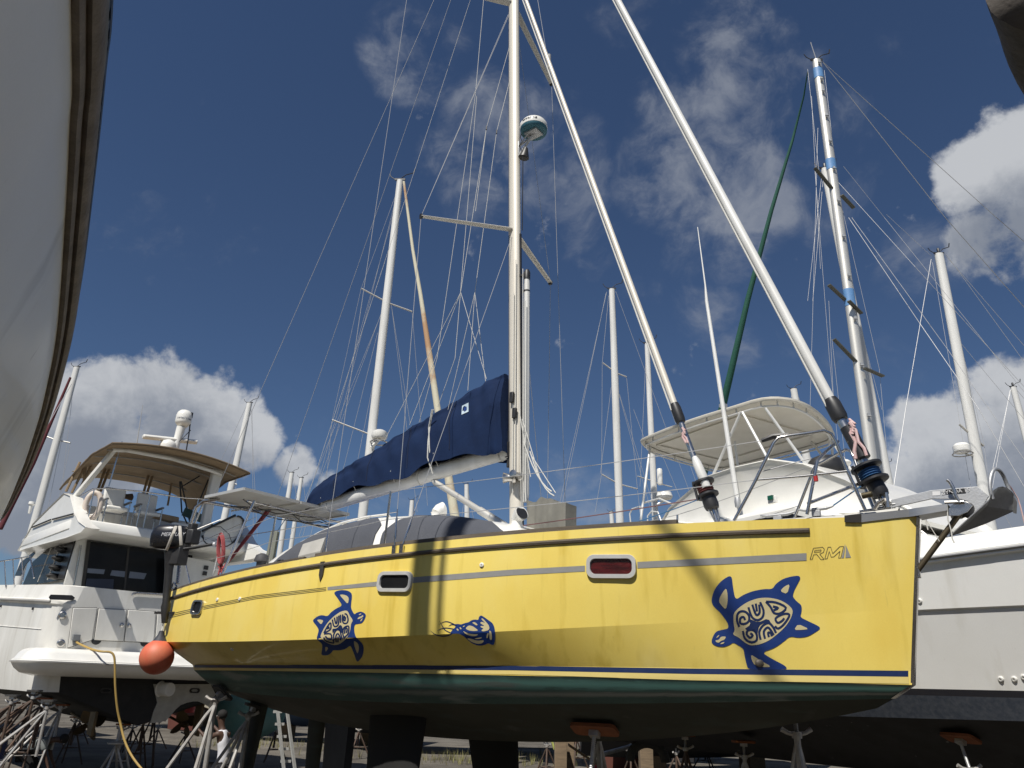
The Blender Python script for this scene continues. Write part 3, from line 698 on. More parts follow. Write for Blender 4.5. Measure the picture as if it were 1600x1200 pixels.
def cowl(s, t, z, r, h, dr, flat=False):
    c = yw(s, t, z); m = MB(); m.lathe([(r*1.25,-.05),(r*1.2,.02),(r,.05),(r*.9,h*.6),(r*1.05,h*.8)], c, n=16)
    d = V(dr).normalized(); m.tube([c+V((0,0,h*.75)), c+V((0,0,h*1.0))+d*.03, c+V((0,0,h*1.12))+d*.1], [r*1.0, r*1.1, r*1.35], 16); o = m.build('cowl_vent', white, yb)
    n_ = MB(); n_.lathe([(r*1.2,0),(r*1.15,.004)], c+V((0,0,h*1.125))+d*.102, d+V((0,0,.35)), 16); n_.build('vent_mouth', black, o)
cowl(5.62, .5, 3.72, .075, .15, YF.ex - YF.ey*.4 + V((0,0,.1)))
cowl(4.15, .62, 3.47, .07, .14, YF.ex*-.3 - YF.ey + V((0,0,.1)))
cap_ = MB(); cap_.lathe([(.07,-.1),(.07,.16),(.11,.17),(.11,.2),(.09,.26),(.03,.29)], yw(8.5,1.15,3.12), n=18); cap_.build('mushroom_vent', mat('dark grey vent', (.06,.06,.065), .6, scale=5), yb)
bl = MB(); bl.loft([[yw(s, -.2+.62*cos(a)*r_, 3.68+.2*sin(a)*r_+.02*sin(a*5+s*4)) for a in [2*pi*k/16 for k in range(16)]] for s, r_ in ((6.5,.25),(6.7,.8),(7.2,1),(7.8,1),(8.3,.85),(8.5,.3))], closed=True, cap=True)
tag(bl.build('folded_tarpaulin', mat('bright blue canvas', (.012,.045,.17), .8, col2=(.02,.03,.09), scale=3, bump=.5, bscale=12), smooth=60), 'bundle of blue canvas lying on the coachroof of the yellow sailboat', 'tarpaulin')
# grey bag hung just forward of the mast, rope bails above it
bagm = mat('grey canvas bag', (.20,.195,.17), .9, col2=(.14,.135,.12), scale=4, amt=.7, bump=.5, bscale=14, spec=.2)
bc = []
for i in range(25):
    f = i/24; x = lerp(823, 885, f); p0 = yt(x, 834, .1); p1 = yt(x, 781+4*sin(f*9)+3*abs(sin(f*14)), .1); d = YF.ex*(-.09*sin(pi*f)-.02*sin(f*20)); bc.append([p0+d, p0.lerp(p1,.35)+d*1.15, p0.lerp(p1,.75)+d*1.05, p1+d*.8])
bk_ = [[p + YF.ex*.25 for p in r] for r in bc]
m = MB(); m.loft(bc); m.loft(bk_); m.loft([bc[0], bk_[0]]); m.loft([bc[-1], bk_[-1]]); m.loft([[r[-1] for r in bc],[r[-1] for r in bk_]])
tag(m.build('canvas_bag', bagm, smooth=60), 'grey canvas halyard bag hanging on the deck beside the mast of the yellow sailboat', 'bag')

# ---------------------------------------------------------------- mast and standing rigging
def mline(z): return 4.62 + (z-3.4)*.0395                      # the mast rakes aft
mastm = MB()
zs = [3.45,6,9,13,16,18.6]
rows = []
for z in zs:
    c = yw(mline(z), 0, z); k = 1 if z < 14 else lerp(1, .6, (z-14)/4.6); row = []
    for i in range(24):
        a = 2*pi*i/24; row.append(c + YF.ey*(.098*k*cos(a)) - YF.ex*(.074*k*sin(a)))
    rows.append(row)
mastm.loft(rows, closed=True, cap=True)
alu_cream = mat('cream painted mast', (.70,.655,.57), .4, .15, col2=(.6,.55,.47), scale=4, amt=.4, stretch=(1,1,.12))
mast = mastm.build('mast', alu_cream, yb, smooth=50)
trk = MB(); trk.beam(yw(mline(4.9)+.100,0,4.9), yw(mline(18.3)+.092,0,18.3), .03, .03, YF.ey); trk.build('mast_track', mat('dark track', (.12,.11,.10), .5), mast)
lt_ = MB(); lt_.beam(yw(mline(3.6)-.098,.0,3.6), yw(mline(8.2)-.1,.0,8.2), .03, .035, YF.ey); lt_.build('mast_groove', black, mast)
SP = {}
for z, tipS, tipP in ((8.30, (658,338), (860,442)), (13.2, (640,-32), (862,132))):
    for sd, tp in ((1, tipS), (-1, tipP)):
        t_ = sd*(1.28 if z < 10 else 1.05); tip = yt(*tp, t_); root = yw(mline(z)+.03, sd*.06, z+ (0 if sd == 1 else -.02)); SP[(z, sd)] = tip
        m = MB(); d = (tip-root); x = d.normalized(); y = YF.ey - x*x.dot(YF.ey); y.normalize(); zz = x.cross(y); rows = []
        for f in (0,.5,1):
            rows.append([root+d*f + y*(.062*(1-.35*f)*cos(a)) + zz*(.022*(1-.3*f)*sin(a)) for a in [2*pi*k/12 for k in range(12)]])
        m.loft(rows, closed=True, cap=True); so_ = m.build('spreader', alu, yb)
        one('box', tip, (.04,.06,.06), x, y, zz).build('spreader_tip', black, so_)
def shroud(p, q, r=.0042, name='shroud', mm=wire): return wires(MB(), p, q, r).build(name, mm, yb)
cap_s, v1_s, cap_p, v1_p = yt(505,882,1.86), yt(616,857,1.80), yw(6.15,-1.82,3.1), yw(5.0,-1.76,3.13)
hound = yw(mline(17.5), 0, 17.5); top = yw(mline(18.5), 0, 18.5)
shroud(SP[(13.2,1)], cap_s); shroud(SP[(13.2,1)], hound); shroud(SP[(13.2,-1)], yt(884,815,-1.76)); shroud(SP[(13.2,-1)], hound)
for d in (0,.03):
    shroud(yw(mline(13.0)+.05+d,.06,12.95), SP[(8.3,1)]); 
shroud(yw(mline(13.0),-.06,12.95), SP[(8.3,-1)])
shroud(SP[(8.3,1)], v1_s); shroud(SP[(8.3,-1)], yt(855,815,-1.7))
shroud(yw(mline(8.2),.06,8.2), v1_s + YF.ey*-.12); shroud(yw(mline(8.2),-.06,8.2), yt(849,815,-1.6))
shroud(yt(759,-40,.3), yt(743,146,.4), .004, 'halyard', rope)
sternS, sternP = yw(9.85,1.45,2.95), yw(9.85,-1.35,2.95)
shroud(top, yw(9.9,1.3,4.3), .0045, 'backstay'); shroud(top, yt(432,780,-.3), .0045, 'backstay')
shroud(yt(432,780,-.3), yt(452,802,-.3), .012, 'backstay_lashing', mat('blue cord', (.03,.12,.25), .7))
shroud(yt(452,802,-.3), yt(430,835,-.3), .008, 'backstay_lashing', MATS['blue cord'])
# turnbuckles and chainplates
for p, q, nm in ((cap_s, SP[(13.2,1)], 1), (v1_s, SP[(8.3,1)], 1), (v1_s+YF.ey*-.12, yw(mline(8.2),.06,8.2), 1)):
    d = (q-p).normalized(); m = MB(); m.tube([p, p+d*.10, p+d*.12, p+d*.36, p+d*.38, p+d*.48], [.008,.008,.015,.015,.008,.007], 8); m.box(p+V((0,0,-.02)), (.02,.06,.12), YF.ex, YF.ey); m.build('turnbuckle', steel, yb)
h = hit(504, 891)
m = MB(); m.prism([h[0]+V((0,0,z))+YF.ey*a+h[1]*.002 for a, z in ((-.035,.10),(.035,.10),(.035,-.06),(.0,-.14),(-.035,-.06))], h[1]*.02); m.build('chainplate', mat('dark steel plate', (.10,.095,.085), .5, .6, scale=9), yb)
# stowed pole in front of the mast
m = MB(); pt, pb = yw(mline(7.35)-.22,.0,7.35), yw(mline(3.95)-.16,.0,3.95); m.tube([pb, pb.lerp(pt,.03), pt.lerp(pb,.03), pt], [.035,.046,.046,.04], 14)
pole = tag(m.build('whisker_pole', mastwhite, smooth=50), 'white whisker pole stowed upright along the front of the yellow boat mast', 'pole')
m = MB(); m.lathe([(.05,0),(.05,.12),(.03,.16)], pt, n=12); m.lathe([(.052,0),(.052,.025)], pt-V((0,0,.22)), n=12); m.beam(pt+V((0,0,.08)), yw(mline(7.4)-.08,0,7.45), .04, .04); m.build('pole_end', black, pole); INV.setdefault(pole.name, None)
# running rigging on the mast
for i, (x0, y0, x1, y1) in enumerate(((806,406,805,760),(803,458,801,770),(817,420,817,800),(821,470,820,770),(811,640,829,745),(816,655,845,752),(829,710,868,770),(812,600,815,826))):
    wires(MB(), yt(x0,y0,.09), yt(x1,y1,.09), .0065, n=6).build('halyard', rope, yb)
for k, (x0, y0, x1, y1) in enumerate(((828,705,866,775),(818,690,862,768))):
    wires(MB(), yt(x0,y0,.12), yt(x1,y1,.12), .009, .12, 6).build('halyard', rope, yb)
for x, ya, yb_ in ((800,612,630),(804,637,654)):
    m = MB(); m.box(yt(x,(ya+yb_)/2,.1), (.05,.06,(yb_-ya)*.0088), YF.ex, YF.ey); m.build('rope_clutch', black, mast, bevel=.008)
def winch(c, ax, r, nm='mast_winch'):
    m = MB(); m.lathe([(r*1.05,0),(r*1.05,.03),(r*.8,.05),(r*.72,.10),(r*.9,.15),(r*1.0,.17),(r*.5,.18)], c, ax, 18); return m.build(nm, steel, mast)
winch(yt(806,747,.09), YF.ey*.8-YF.ex*.55, .075); winch(yt(813,745,.05)+YF.ex*-.0, -YF.ex, .06)
# radar dome with bracket, deck light below
rc_ = yt(834,200,.02); rz_ = rc_.z
m = MB(); m.lathe([(.19,-.10),(.215,-.085),(.22,-.02)], rc_, n=28); rad = m.build('radar_dome', mat('teal radar base shade', (.03,.13,.18), .5, scale=4), mast, smooth=60)  # dome's shaded underside put into the colour as dark teal
m = MB(); m.lathe([(.222,-.03),(.226,.0),(.222,.05),(.19,.10),(.12,.13),(.02,.14)], rc_, n=28); m.build('radar_cap', white, rad, smooth=60)
tv = (rc_-CAM).normalized(); rt_ = RT; nn = V((-tv.x, -tv.y, 0)).normalized()
for i, chx in enumerate('RAYMARINE'):
    a = (i-4)*.13 - .35; dd = (nn*cos(a) + V((-nn.y, nn.x, 0))*sin(a)); text_mesh(chx, .055, rc_ + dd*.2245 + V((0,0,.022)), V((-dd.y, dd.x, 0)), V((0,0,1)), 'lettering', black, rad, .003)
m = MB(); mb_ = yw(mline(rz_)-.09,0,rz_-.42); m.tube([mb_, rc_+V((0,0,-.11))], .022, 8); m.tube([mb_+V((0,0,.2)), rc_+V((0,0,-.11))-YF.ey*.08], .015, 8); m.tube([mb_+V((0,0,.05)), mb_+V((0,0,.3))], .03, 8); m.box(rc_+V((0,0,-.115)), (.2,.24,.03), YF.ex, YF.ey); m.tube([mb_+V((0,0,.2)), rc_+V((0,0,-.11))+YF.ex*-.09], .012, 6); m.build('radar_bracket', galv, mast)
m = MB(); dl = yt(819,243,.02); m.lathe([(.03,.14),(.045,.1),(.09,-.04),(.07,-.06)], dl, V((0,0,1))-YF.ey*.25, 16); m.build('deck_light', black, mast)
m = MB(); m.tube([yt(815,205,.08), yt(813,215,.09), yt(816,222,.08), yt(811,228,.09), yt(817,238,.08), yt(817,262,.08), yt(816,360,.08)], .008, 5); m.build('radar_cable', black, mast)
m = MB(); rf = yt(858,95,-.9); m.tube([rf+V((0,0,-.18)), rf+V((0,0,.14))], .035, 10); m.build('radar_reflector', mat('grey reflector tube', (.3,.3,.3), .5), yb)

# ---------------------------------------------------------------- furled headsails
def furler(deck, topp, r, d1, d2, big):
    d = (topp-deck).normalized(); L = (topp-deck).length; P_ = lambda f: deck + d*f
    m = MB(); a = d2+.05; fo = [P_(a + (L-a-.3)*i/14) for i in range(15)]
    m.tube(fo, [r*(.92 if i == 0 else 1.0 - .25*i/14) for i in range(15)], 16); f = m.build('furler_foil', alu_cream if not big else mastwhite, yb, smooth=50)
    sg = MB(); k = 14; pts = [fo[0].lerp(fo[-1], i/60) + (RT*-1)*(r*1.15+.012) for i in range(61)]; sg.tube(pts, .011, 6); sg.build('furling_halyard', rope, f)
    m = MB(); m.lathe([(r*1.25,0),(r*1.45,.04),(r*1.45,.2),(r*1.2,.26)], P_(d2-.12), d, 20); m.build('furler_swivel', black, f)
    dr = MB(); R1 = .15 if big else .125
    dr.lathe([(.05,-.02),(R1,-.01),(R1,.012),(R1*.55,.025),(R1*.5,.1),(R1*.6,.135),(R1*1.02,.15),(R1*1.02,.172),(.05,.18)], P_(d1), d, 26); dr.lathe([(.075,-.16),(.085,-.12),(.08,-.02)], P_(d1), d, 16)
    dr.tube([P_(d1-.06)-RT*.13+UP*.0, P_(d1)-RT*R1*1.0, P_(d1+.17)-RT*R1*.9], .016, 6); q = dr.build('furler_drum', black, yb, smooth=40)
    w = MB(); 
    for j in range(4): w.lathe([(R1*.62,.0),(R1*.74,.012),(R1*.62,.024)], P_(d1+.03+j*.024), d, 20)
    w.build('furling_line', mat('blue line', (.03,.11,.26), .8) if big else mat('dark red line', (.12,.03,.03), .8), q)
    s_ = MB(); s_.tube([deck, P_(d1-.13)], .018, 8); s_.tube([deck+RT*.02, P_(d1-.14)+RT*.05], .010, 6); s_.tube([deck-RT*.02, P_(d1-.14)-RT*.05], .010, 6); s_.tube([P_(d1+.16), P_(d2-.1)], .05 if big else .035, 12); s_.build('furler_turnbuckle', steel, yb)
    return P_
fd, ft = yt(1388,795,0), yt(965,0,0); ft = fd + (ft-fd)*1.75
PB = furler(fd, ft, .057, .30, 1.14, True)
m = MB(); a = yt(1324,668,.02); b = yt(1349,716,.02); m.tube([a, b], .074, 16); m.build('furler_sleeve', black, yb)
sd_, st2 = yt(1122,818,0), yt(822,0,0); st2 = sd_ + (st2-sd_)*1.03
PC = furler(sd_, st2, .043, .34, 1.42, False)
pink = mat('pink and white rope', (.62,.36,.35), .85, col2=(.6,.55,.52), scale=60, amt=.8)
m = MB(); m.tube([yt(x,y,.09) for x, y in ((1329,657),(1333,668),(1329,676),(1337,690),(1335,705),(1337,717))], .018, 7); m.tube([yt(x,y,.1) for x, y in ((1327,660),(1337,672),(1341,690),(1350,700),(1354,712))], .016, 7)
for k in range(5): m.tube([yt(1327+k*2,655+k*4,.08+.02*(k%2)), yt(1336-k,662+k*4,.11), yt(1328+k,668+k*3,.08)], .014, 6)
tag(m.build('rope_tail', pink), 'pink and white rope knotted around the big bow furler', 'rope')
m = MB(); m.tube([yt(x,y,.07) for x, y in ((1066,668),(1070,676),(1066,682),(1072,692)) ], .014, 6); m.tube([yt(x,y,.07) for x, y in ((1071,670),(1066,678),(1072,684),(1075,692)) ], .012, 6)
tag(m.build('rope_tail', pink), 'short pink rope tied on the thinner inner furler', 'rope')
m = MB(); m.tube([yt(x,y,.05) for x, y in ((1085,714),(1089,724),(1098,745),(1104,762))], [.03,.052,.055,.05], 12); m.build('furler_sleeve', mastwhite, yb)

# ---------------------------------------------------------------- boom, vang, sail cover
g0, g1 = yw(mline(4.72)+.12, 0, 4.72), yt(466,803,0)
bd = (g1-g0).normalized(); bu_ = V((0,0,1)) - bd*bd.z; bu_.normalize(); bs_ = bd.cross(bu_)
BL = (g1-g0).length
m = MB(); rows = []
for f in [i/10 for i in range(11)]:
    c = g0 + bd*(BL*f); rows.append([c + bu_*(.125*sin(a)*(1-.1*f)) + bs_*(.082*cos(a)) for a in [2*pi*k/20 for k in range(20)]])
m.loft(rows, closed=True, cap=True); boom = m.build('boom', mastwhite, yb, smooth=50)
for f in (.97,.82,.37,.03):
    c = g0 + bd*(BL*f); m = MB(); m.tube([c + bu_*(.125*sin(a)) + bs_*(.085*cos(a)) for a in [2*pi*k/18 for k in range(18)]], .012, 6, closed=True); m.build('boom_strap', rope, boom)
one('box', g0+bd*(BL*.575)-bs_*0+V((0,0,-.02))+bs_*.075, (.01,.2,.1), bs_, bd, bu_).build('boom_patch', mat('grey patch', (.3,.3,.29), .7), boom)
topz = [(0,.0),(.02,1.12),(.08,1.10),(.2,.98),(.35,.86),(.5,.74),(.65,.61),(.8,.50),(.92,.40),(.97,.30),(1,.16)]
m = MB(); rows = []; nf = 110; nk = 44
for i in range(nf+1):
    f = i/nf; L_ = -.01 + f*(BL*.925+.01); c = g0 + bd*L_; hh = interp([a for a, b in topz[1:]], [b for a, b in topz[1:]], max(f,.02)); wd = lerp(.23, .13, f)
    if f < .03: wd *= .75
    row = []
    for k in range(nk):
        a = pi*1.0*k/(nk-1); # from starboard skirt over the top to port skirt
        y = sin(a)**.75*hh; sidef = cos(a); w = wd*(abs(sidef)**.6)*(1 if sidef >= 0 else -1)
        w *= 1 - .35*max(0, y/hh-.55)/.45
        fold = .05*noise.noise(V((f*9, y*2.0, 3*sidef)))*sin(a) + .014*noise.noise(V((f*34+y*5, y*3, 7*sidef)))
        fold += .014*sin(f*BL*9 + 3*noise.noise(V((f*5, y, 0))))*max(0,.8-y/hh)
        fold += .022*sin((f*BL*2.1 - y*1.3)*6.5 + 4*noise.noise(V((f*9, y*1.5, 8))))*sin(a)**.5*.8
        drop = -.015 - .05*sin(f*BL*3.1+1) - .03*sin(f*BL*7.3) - .05*max(0,.25-f)*4
        row.append(c + bu_*(y + (drop if k in (0, nk-1) else drop*max(0,1-y*4)) + .05) + bs_*(-w - fold*(1 if sidef>0 else -1)) )
    rows.append(row)
m.loft(rows, uv=False); 
m.add(rows[0], [tuple(range(nk))])
cover = m.build('sail_cover', navy, yb, smooth=60)
for i in (24, 47, 70, 91):
    m = MB(); m.tube([p + (p-(g0+bd*(g0-p).length*-0)).normalized()*0 + bs_*(-.004 if k < nk/2 else .004) for k, p in enumerate(rows[i]) if 0 < k < nk-1], .0055, 5); m.build('cover_seam', mat('dark navy seam', (.004,.010,.035), .9), cover)
    a, b = rows[i+9][1], rows[i+9][nk-2]; m = MB(); m.tube([a+bu_*.03, a-bu_*.05+bs_*.02, (a+b)/2-bu_*.24*(1-.1*i/nf), b-bu_*.05-bs_*.02, b+bu_*.03], .006, 5); m.build('cover_tie', rope, cover)
cz = MB(); cz.tube([g0+bd*(BL*.955)+bu_*.05, g0+bd*(BL*.985)+bu_*.12, g0+bd*(BL*.96)+bu_*.02], .03, 8); cz.build('cover_tie', navy, cover)
cvb = BVHTree.FromPolygons([tuple(p) for r in rows for p in r], [(i*nk+k, i*nk+k+1, (i+1)*nk+k+1, (i+1)*nk+k) for i in range(nf) for k in range(nk-1)])
def chit(x, y):
    d = ray(x, y).normalized(); h = cvb.ray_cast(CAM, d); return (h[0] - d*.01) if h[0] else yt(x, y, .25)
lm = MB(); corners = [chit(*p) for p in ((722,634),(732,629),(732,643),(721,648))]; lm.add(corners, [(0,1,2,3)]); lb = lm.build('cover_label', mat('pale blue label', (.45,.55,.62), .6, scale=9), cover, smooth=0)
lm = MB(); lm.add([p - (p-CAM).normalized()*.006 for p in [chit(*q) for q in ((725,637),(729,635),(729,640),(725,643))]], [(0,1,2,3)]); lm.build('label_emblem', dblue, lb, smooth=0)
m = MB()
for pts in (((677,640),(672,665),(669,690),(668,715),(676,740)),((675,640),(670,668),(671,700),(675,738))): m.tube([chit(x,y) if y < 730 else yt(x,y,.12) for x, y in pts], .010, 6)
m.build('cover_lashing', rope, cover)
m = MB(); a, b = yw(mline(3.62)+.12,0,3.62), g0+bd*(BL*.315)-bu_*.12; m.tube([a, a.lerp(b,.05), a.lerp(b,.36), a.lerp(b,.37), a.lerp(b,.97), b], [.03,.055,.055,.043,.043,.025], 14); m.build('rigid_vang', alu, yb, smooth=50)
m = MB(); m.box(g0-bd*.03, (.1,.16,.22), bs_, bd, bu_); m.tube([g0+V((0,0,-.25)), g0+V((0,0,.28))], .03, 10); m.build('gooseneck', black, boom, bevel=.01)
# lazy jacks
def lj(block, upper, feet, t):
    B_ = yt(*block, t); wires(MB(), yt(*upper, t*.3), B_, .0042).build('lazy_jack', rope, yb); one('box', B_, (.02,.03,.07)).build('lazy_jack_block', black, yb)
    for ft_, tt in feet: wires(MB(), B_, yt(*ft_, tt), .0042).build('lazy_jack', rope, yb)
lj((760,200),(798,66),(((743,330),.22),((720,455),.28)),.2); lj((776,206),(797,124),(((742,457),.2),),.2)
for blk, feet in (((720,457),((640,664),(600,690))),((742,457),((731,610),(700,640)))):
    for q in feet: wires(MB(), yt(*blk,.25), yt(*q,.2), .004).build('lazy_jack', rope, yb)
for p, q in (((742,457),(759,598)),((720,457),(760,592)),((743,147),(683,560)),((745,150),(711,560)),((683,560),(655,660)),((711,560),(684,636))): wires(MB(), yt(*p,-.15), yt(*q,-.18), .0042).build('lazy_jack', rope, yb)
wires(MB(), yt(735,0,0), yt(474,798,0), .004).build('topping_lift', rope, yb)
for p, q in (((862,140),(876,560)),((868,300),(884,815))): pass

# ---------------------------------------------------------------- pulpit, stanchions, lifelines
def ytube(pts, r, name, n=10, mm=None): 
    m = MB(); m.tube(pts, r, n); return m.build(name, mm or steel, yb, smooth=50)
pul = MB(); R_ = .0165
def pp(x, y, t): return yt(x, y, t)
topr = [pp(1147,814,.72), pp(1180,752,.66), pp(1209,692,.62), pp(1216,684,.60), pp(1232,681,.56), pp(1262,677,.46), pp(1288,673,.38), pp(1299,678,.34), pp(1306,690,.32), pp(1325,738,.29), pp(1352,797,.24)]
pul.tube(topr, R_, 10); pul.tube([pp(1180,750,.66), pp(1255,744,.46), pp(1326,736,.29)], .0125, 8)
pul.tube([pp(1261,804,.42), pp(1277,720,.42), pp(1290,706,.2), pp(1310,690,-.05)], R_, 10); pul.tube([pp(1262,787,.42), pp(1352,752,.0)], R_, 10)
pul.tube([pp(1343,800,-.2), pp(1392,792,-.25)], R_, 8); pul.tube([pp(1352,752,0), pp(1372,796,-.05)], R_, 8)
mir = lambda p: (lambda q: yw(q[0], -q[1], q[2]))(yst(p))
pul.tube([mir(p) for p in topr], R_, 10); pul.build('pulpit', steel, yb, smooth=50)
m = MB(); m.tube([pp(1190,689,.62), pp(1208,682,.6), pp(1232,680,.55)], [.02,.03,.026], 8); m.build('lifeline_lashing', black, yb)
m = MB(); m.lathe([(.022,0),(.022,.05)], pp(1275,752,.42), V((0,0,1)), 10); m.build('red_tape', mat('red tape', (.45,.02,.02), .5), yb)
one('lathe', [(.03,0),(.03,.09),(.02,.1)], pp(1347,775,.25), YF.ey*-1+V((0,0,.1)), 12).build('bow_light', mat('dull brass', (.12,.10,.06), .4, .7), yb)
def stanchion(s, sd, h=.68):
    t = sheer_b(s)-.07; z = sheer_z(s); b = yw(s, sd*t, z); tp = yw(s-.05, sd*(t+.02), z+h); m = MB(); m.tube([b, tp], .0135, 8); m.lathe([(.035,0),(.03,.03)], b, n=10); m.build('stanchion', steel, yb); return tp, b.lerp(tp,.5)
for sd in (1,-1):
    T = [(pp(1195,688,.62), pp(1180,750,.66))] if sd == 1 else [(mir(pp(1195,688,.62)), mir(pp(1180,750,.66)))]
    for s in ((5.25,7.4) if sd == 1 else (3.0,5.4,7.4)): T.append(stanchion(s, sd))
    T.append((yw(9.0, sd*1.68, 3.62), yw(9.0, sd*1.7, 3.28)))
    for k in (0,1):
        for a, b in zip(T[:-1], T[1:]): wires(MB(), a[k], b[k], .0042, .02).build('lifeline', wire, yb)
wires(MB(), PC(.30)+RT*-.1, yw(7.5,1.0,3.42), .007, .05).build('furling_line', mat('purple brown line', (.16,.08,.08), .8), yb)
wires(MB(), PC(.30)+RT*-.1, yt(900,842,1.1), .006, .03).build('furling_line', MATS['blue cord'], yb)
wires(MB(), pp(1345,760,.1), pp(1296,794,.3), .007).build('furling_line', MATS['blue cord'], yb)
wires(MB(), pp(1190,737,.6), pp(1268,716,.4), .005).build('furling_line', wire, yb)
# mooring cleats
for (x, y, t) in ((1275,799,.32),(1215,808,.5)):
    c = pp(x, y, t); m = MB(); m.box(c+V((0,0,-.02)), (.04,.08,.06), YF.ex, YF.ey); m.tube([c+YF.ey*-.17+V((0,0,.035)), c+YF.ey*-.1+V((0,0,.02)), c+YF.ey*.1+V((0,0,.02)), c+YF.ey*.17+V((0,0,.035))], [.010,.018,.018,.010], 8); m.build('mooring_cleat', galv, yb, bevel=.006)

# ---------------------------------------------------------------- bow roller, anchor
def bt(x, y, t=.0): return yt(x, y, t)
m = MB()
rows = []
for x, y0, y1 in ((1320,806.5,815.5),(1332,805,816),(1346,803.5,816),(1366,801.5,813.5),(1390,799,810.5),(1408,797,808.5),(1420,795.5,807.5)):
    h = hit(x, y1-1) or hit(x, y1+3); q = yst(h[0]); r0_ = yt(x, y0, q[1]+.012); r1_ = yt(x, y1, q[1]+.012); rows.append([r0_, r1_])
for x, y0, y1, tt in ((1434,793.5,805.5,.118),(1456,790.5,801.5,.116),(1480,787,797.5,.114)): rows.append([bt(x,y0,tt), bt(x,y1,tt)])
def inb(p, d): q = yst(p); return yw(q[0], q[1]-d, q[2])
for sd in (1,-1):
    fr = rows if sd == 1 else [[mir(p) for p in r] for r in rows]; g = .014*sd
    m.loft([[r[0], r[1]] for r in fr]); m.loft([[inb(r[0], g), inb(r[1], g)] for r in fr]); m.loft([[r[0], inb(r[0], g)] for r in fr]); m.loft([[r[1], inb(r[1], g)] for r in fr])
m.loft([[r[0]+V((0,0,.001)), mir(r[0])+V((0,0,.001))] for r in rows]); m.loft([[r[1], mir(r[1])] for r in rows[-3:]])
m.build('bow_roller_plate', mat('brushed steel plate', (.56,.56,.55), .38, .9, col2=(.36,.35,.33), scale=5, amt=.6, stretch=(1,1,4)), yb)
m = MB(); e_ = [rows[0], rows[1], rows[2]]; m.loft([[inb(r[0], -.012)+V((0,0,.004)), inb(r[1], -.012)-V((0,0,.004))] for r in e_]); m.loft([[inb(r[0], .0)+V((0,0,.004)), inb(r[0], -.012)+V((0,0,.004))] for r in e_]); m.loft([[inb(r[1], .0)-V((0,0,.004)), inb(r[1], -.012)-V((0,0,.004))] for r in e_])
for r in (rows[0], rows[2]): m.add([inb(r[0],0), inb(r[0],-.012), inb(r[1],-.012), inb(r[1],0)], [(0,1,2,3)])
m.build('plate_end_cap', mat('dark bronze', (.05,.047,.043), .5, .5), yb)
m = MB(); fork = [bt(1478,797,.08), bt(1490,787,.08), bt(1510,783,.08), bt(1520,790,.08), bt(1512,800,.08), bt(1498,806,.08), bt(1482,806,.08)]
m.prism(fork, YF.ex*.012); m.prism([mir(p) for p in fork], YF.ex*-.012); m.build('roller_cheek', steel, yb, bevel=.004)
m = MB(); c = bt(1512,797,0); m.lathe([(.05,-.07),(.065,-.06),(.04,0),(.065,.06),(.05,.07)], c, YF.ex, 16); m.build('roller', black, yb)
m = MB(); m.tube([bt(1434,891,0), bt(1503,798,0)], .026, 12); m.build('bowsprit_strut', mat('weathered steel tube', (.17,.14,.09), .42, .7, col2=(.08,.06,.04), scale=6, amt=.7), yb)
one('box', bt(1432,893,0), (.05,.06,.12), YF.ex, YF.ey).build('strut_bracket', steel, yb, bevel=.006)
wires(MB(), bt(1446,812,.1), bt(1450,828,.1), .006).build('bow_lashing', rope, yb); wires(MB(), bt(1447,812,.08), bt(1468,846,.06), .004).build('bow_lashing', rope, yb)
m = MB(); m.tube([bt(x,y,.1) for x, y in ((1480,788),(1481,812),(1486,828),(1488,842),(1491,848))], .006, 5); m.build('bow_lashing', rope, yb)
anc = thing('anchor', 'galvanised plough anchor with roll bar stowed on the bow roller', 'anchor', bt(1480,785,0))
shank = [(1398,779),(1455,765),(1528,762),(1546,773),(1566,775),(1545,786),(1528,798),(1512,795),(1500,782),(1470,777),(1396,794)]
m = MB(); m.prism([bt(x,y,.014) for x, y in [(1392,781),(1454,766),(1527,760),(1545,775),(1532,796),(1516,806),(1506,795),(1512,783),(1500,780),(1456,779),(1394,793)]], YF.ex*.028); m.build('shank', galv, anc, bevel=.003)
ol = [bt(1484,836,0), bt(1515,807,.10), bt(1546,779,.19), bt(1552,766,.13), bt(1560,761,.06), bt(1567,760,0), bt(1575,763,-.07), bt(1583,770,-.14), bt(1588,779,-.19), bt(1587,795,-.21), bt(1540,816,-.11)]
cl_ = [ol[0].lerp(ol[5], f) - V((0,0,.035*sin(pi*f))) for f in (.35,.7)]
cb = (YF.ey*.5 - V((0,0,1))).normalized()*.02
m = MB()
for off in (V((0,0,0)), cb): m.add([p+off for p in ol+cl_], [(0,1,11),(1,2,12,11),(2,3,4,12),(4,5,6,12),(6,7,8,12),(8,9,12),(9,10,11,12),(10,0,11)])
m.loft([ol+[ol[0]], [p+cb for p in ol+[ol[0]]]]); m.build('fluke', galv, anc, smooth=20)
m = MB(); m.prism([bt(1583,770,-.15), bt(1588,778,-.19), bt(1587,796,-.21), bt(1582,795,-.2)], V((0,0,-.04))); m.build('skid', galv, anc)
m = MB(); m.tube(catmull_([bt(1551,780,.13), bt(1547,762,.14), bt(1548,745,.12), bt(1553,734,.06), bt(1560,734,-.02), bt(1567,742,-.09), bt(1573,756,-.13), bt(1579,771,-.14)], 4), .017, 10); m.build('roll_bar', galv, anc, smooth=60)
m = MB(); m.tube([bt(1567,745,-.1), bt(1580,762,-.2), bt(1590,778,-.25), bt(1594,790,-.25), bt(1601,818,-.25)], .006, 5); m.build('trip_line', pink, anc)
p0, p1 = bt(1477,768,.016), bt(1509,764,.016); m = MB(); dx = (p1-p0); up_ = V((0,0,1))
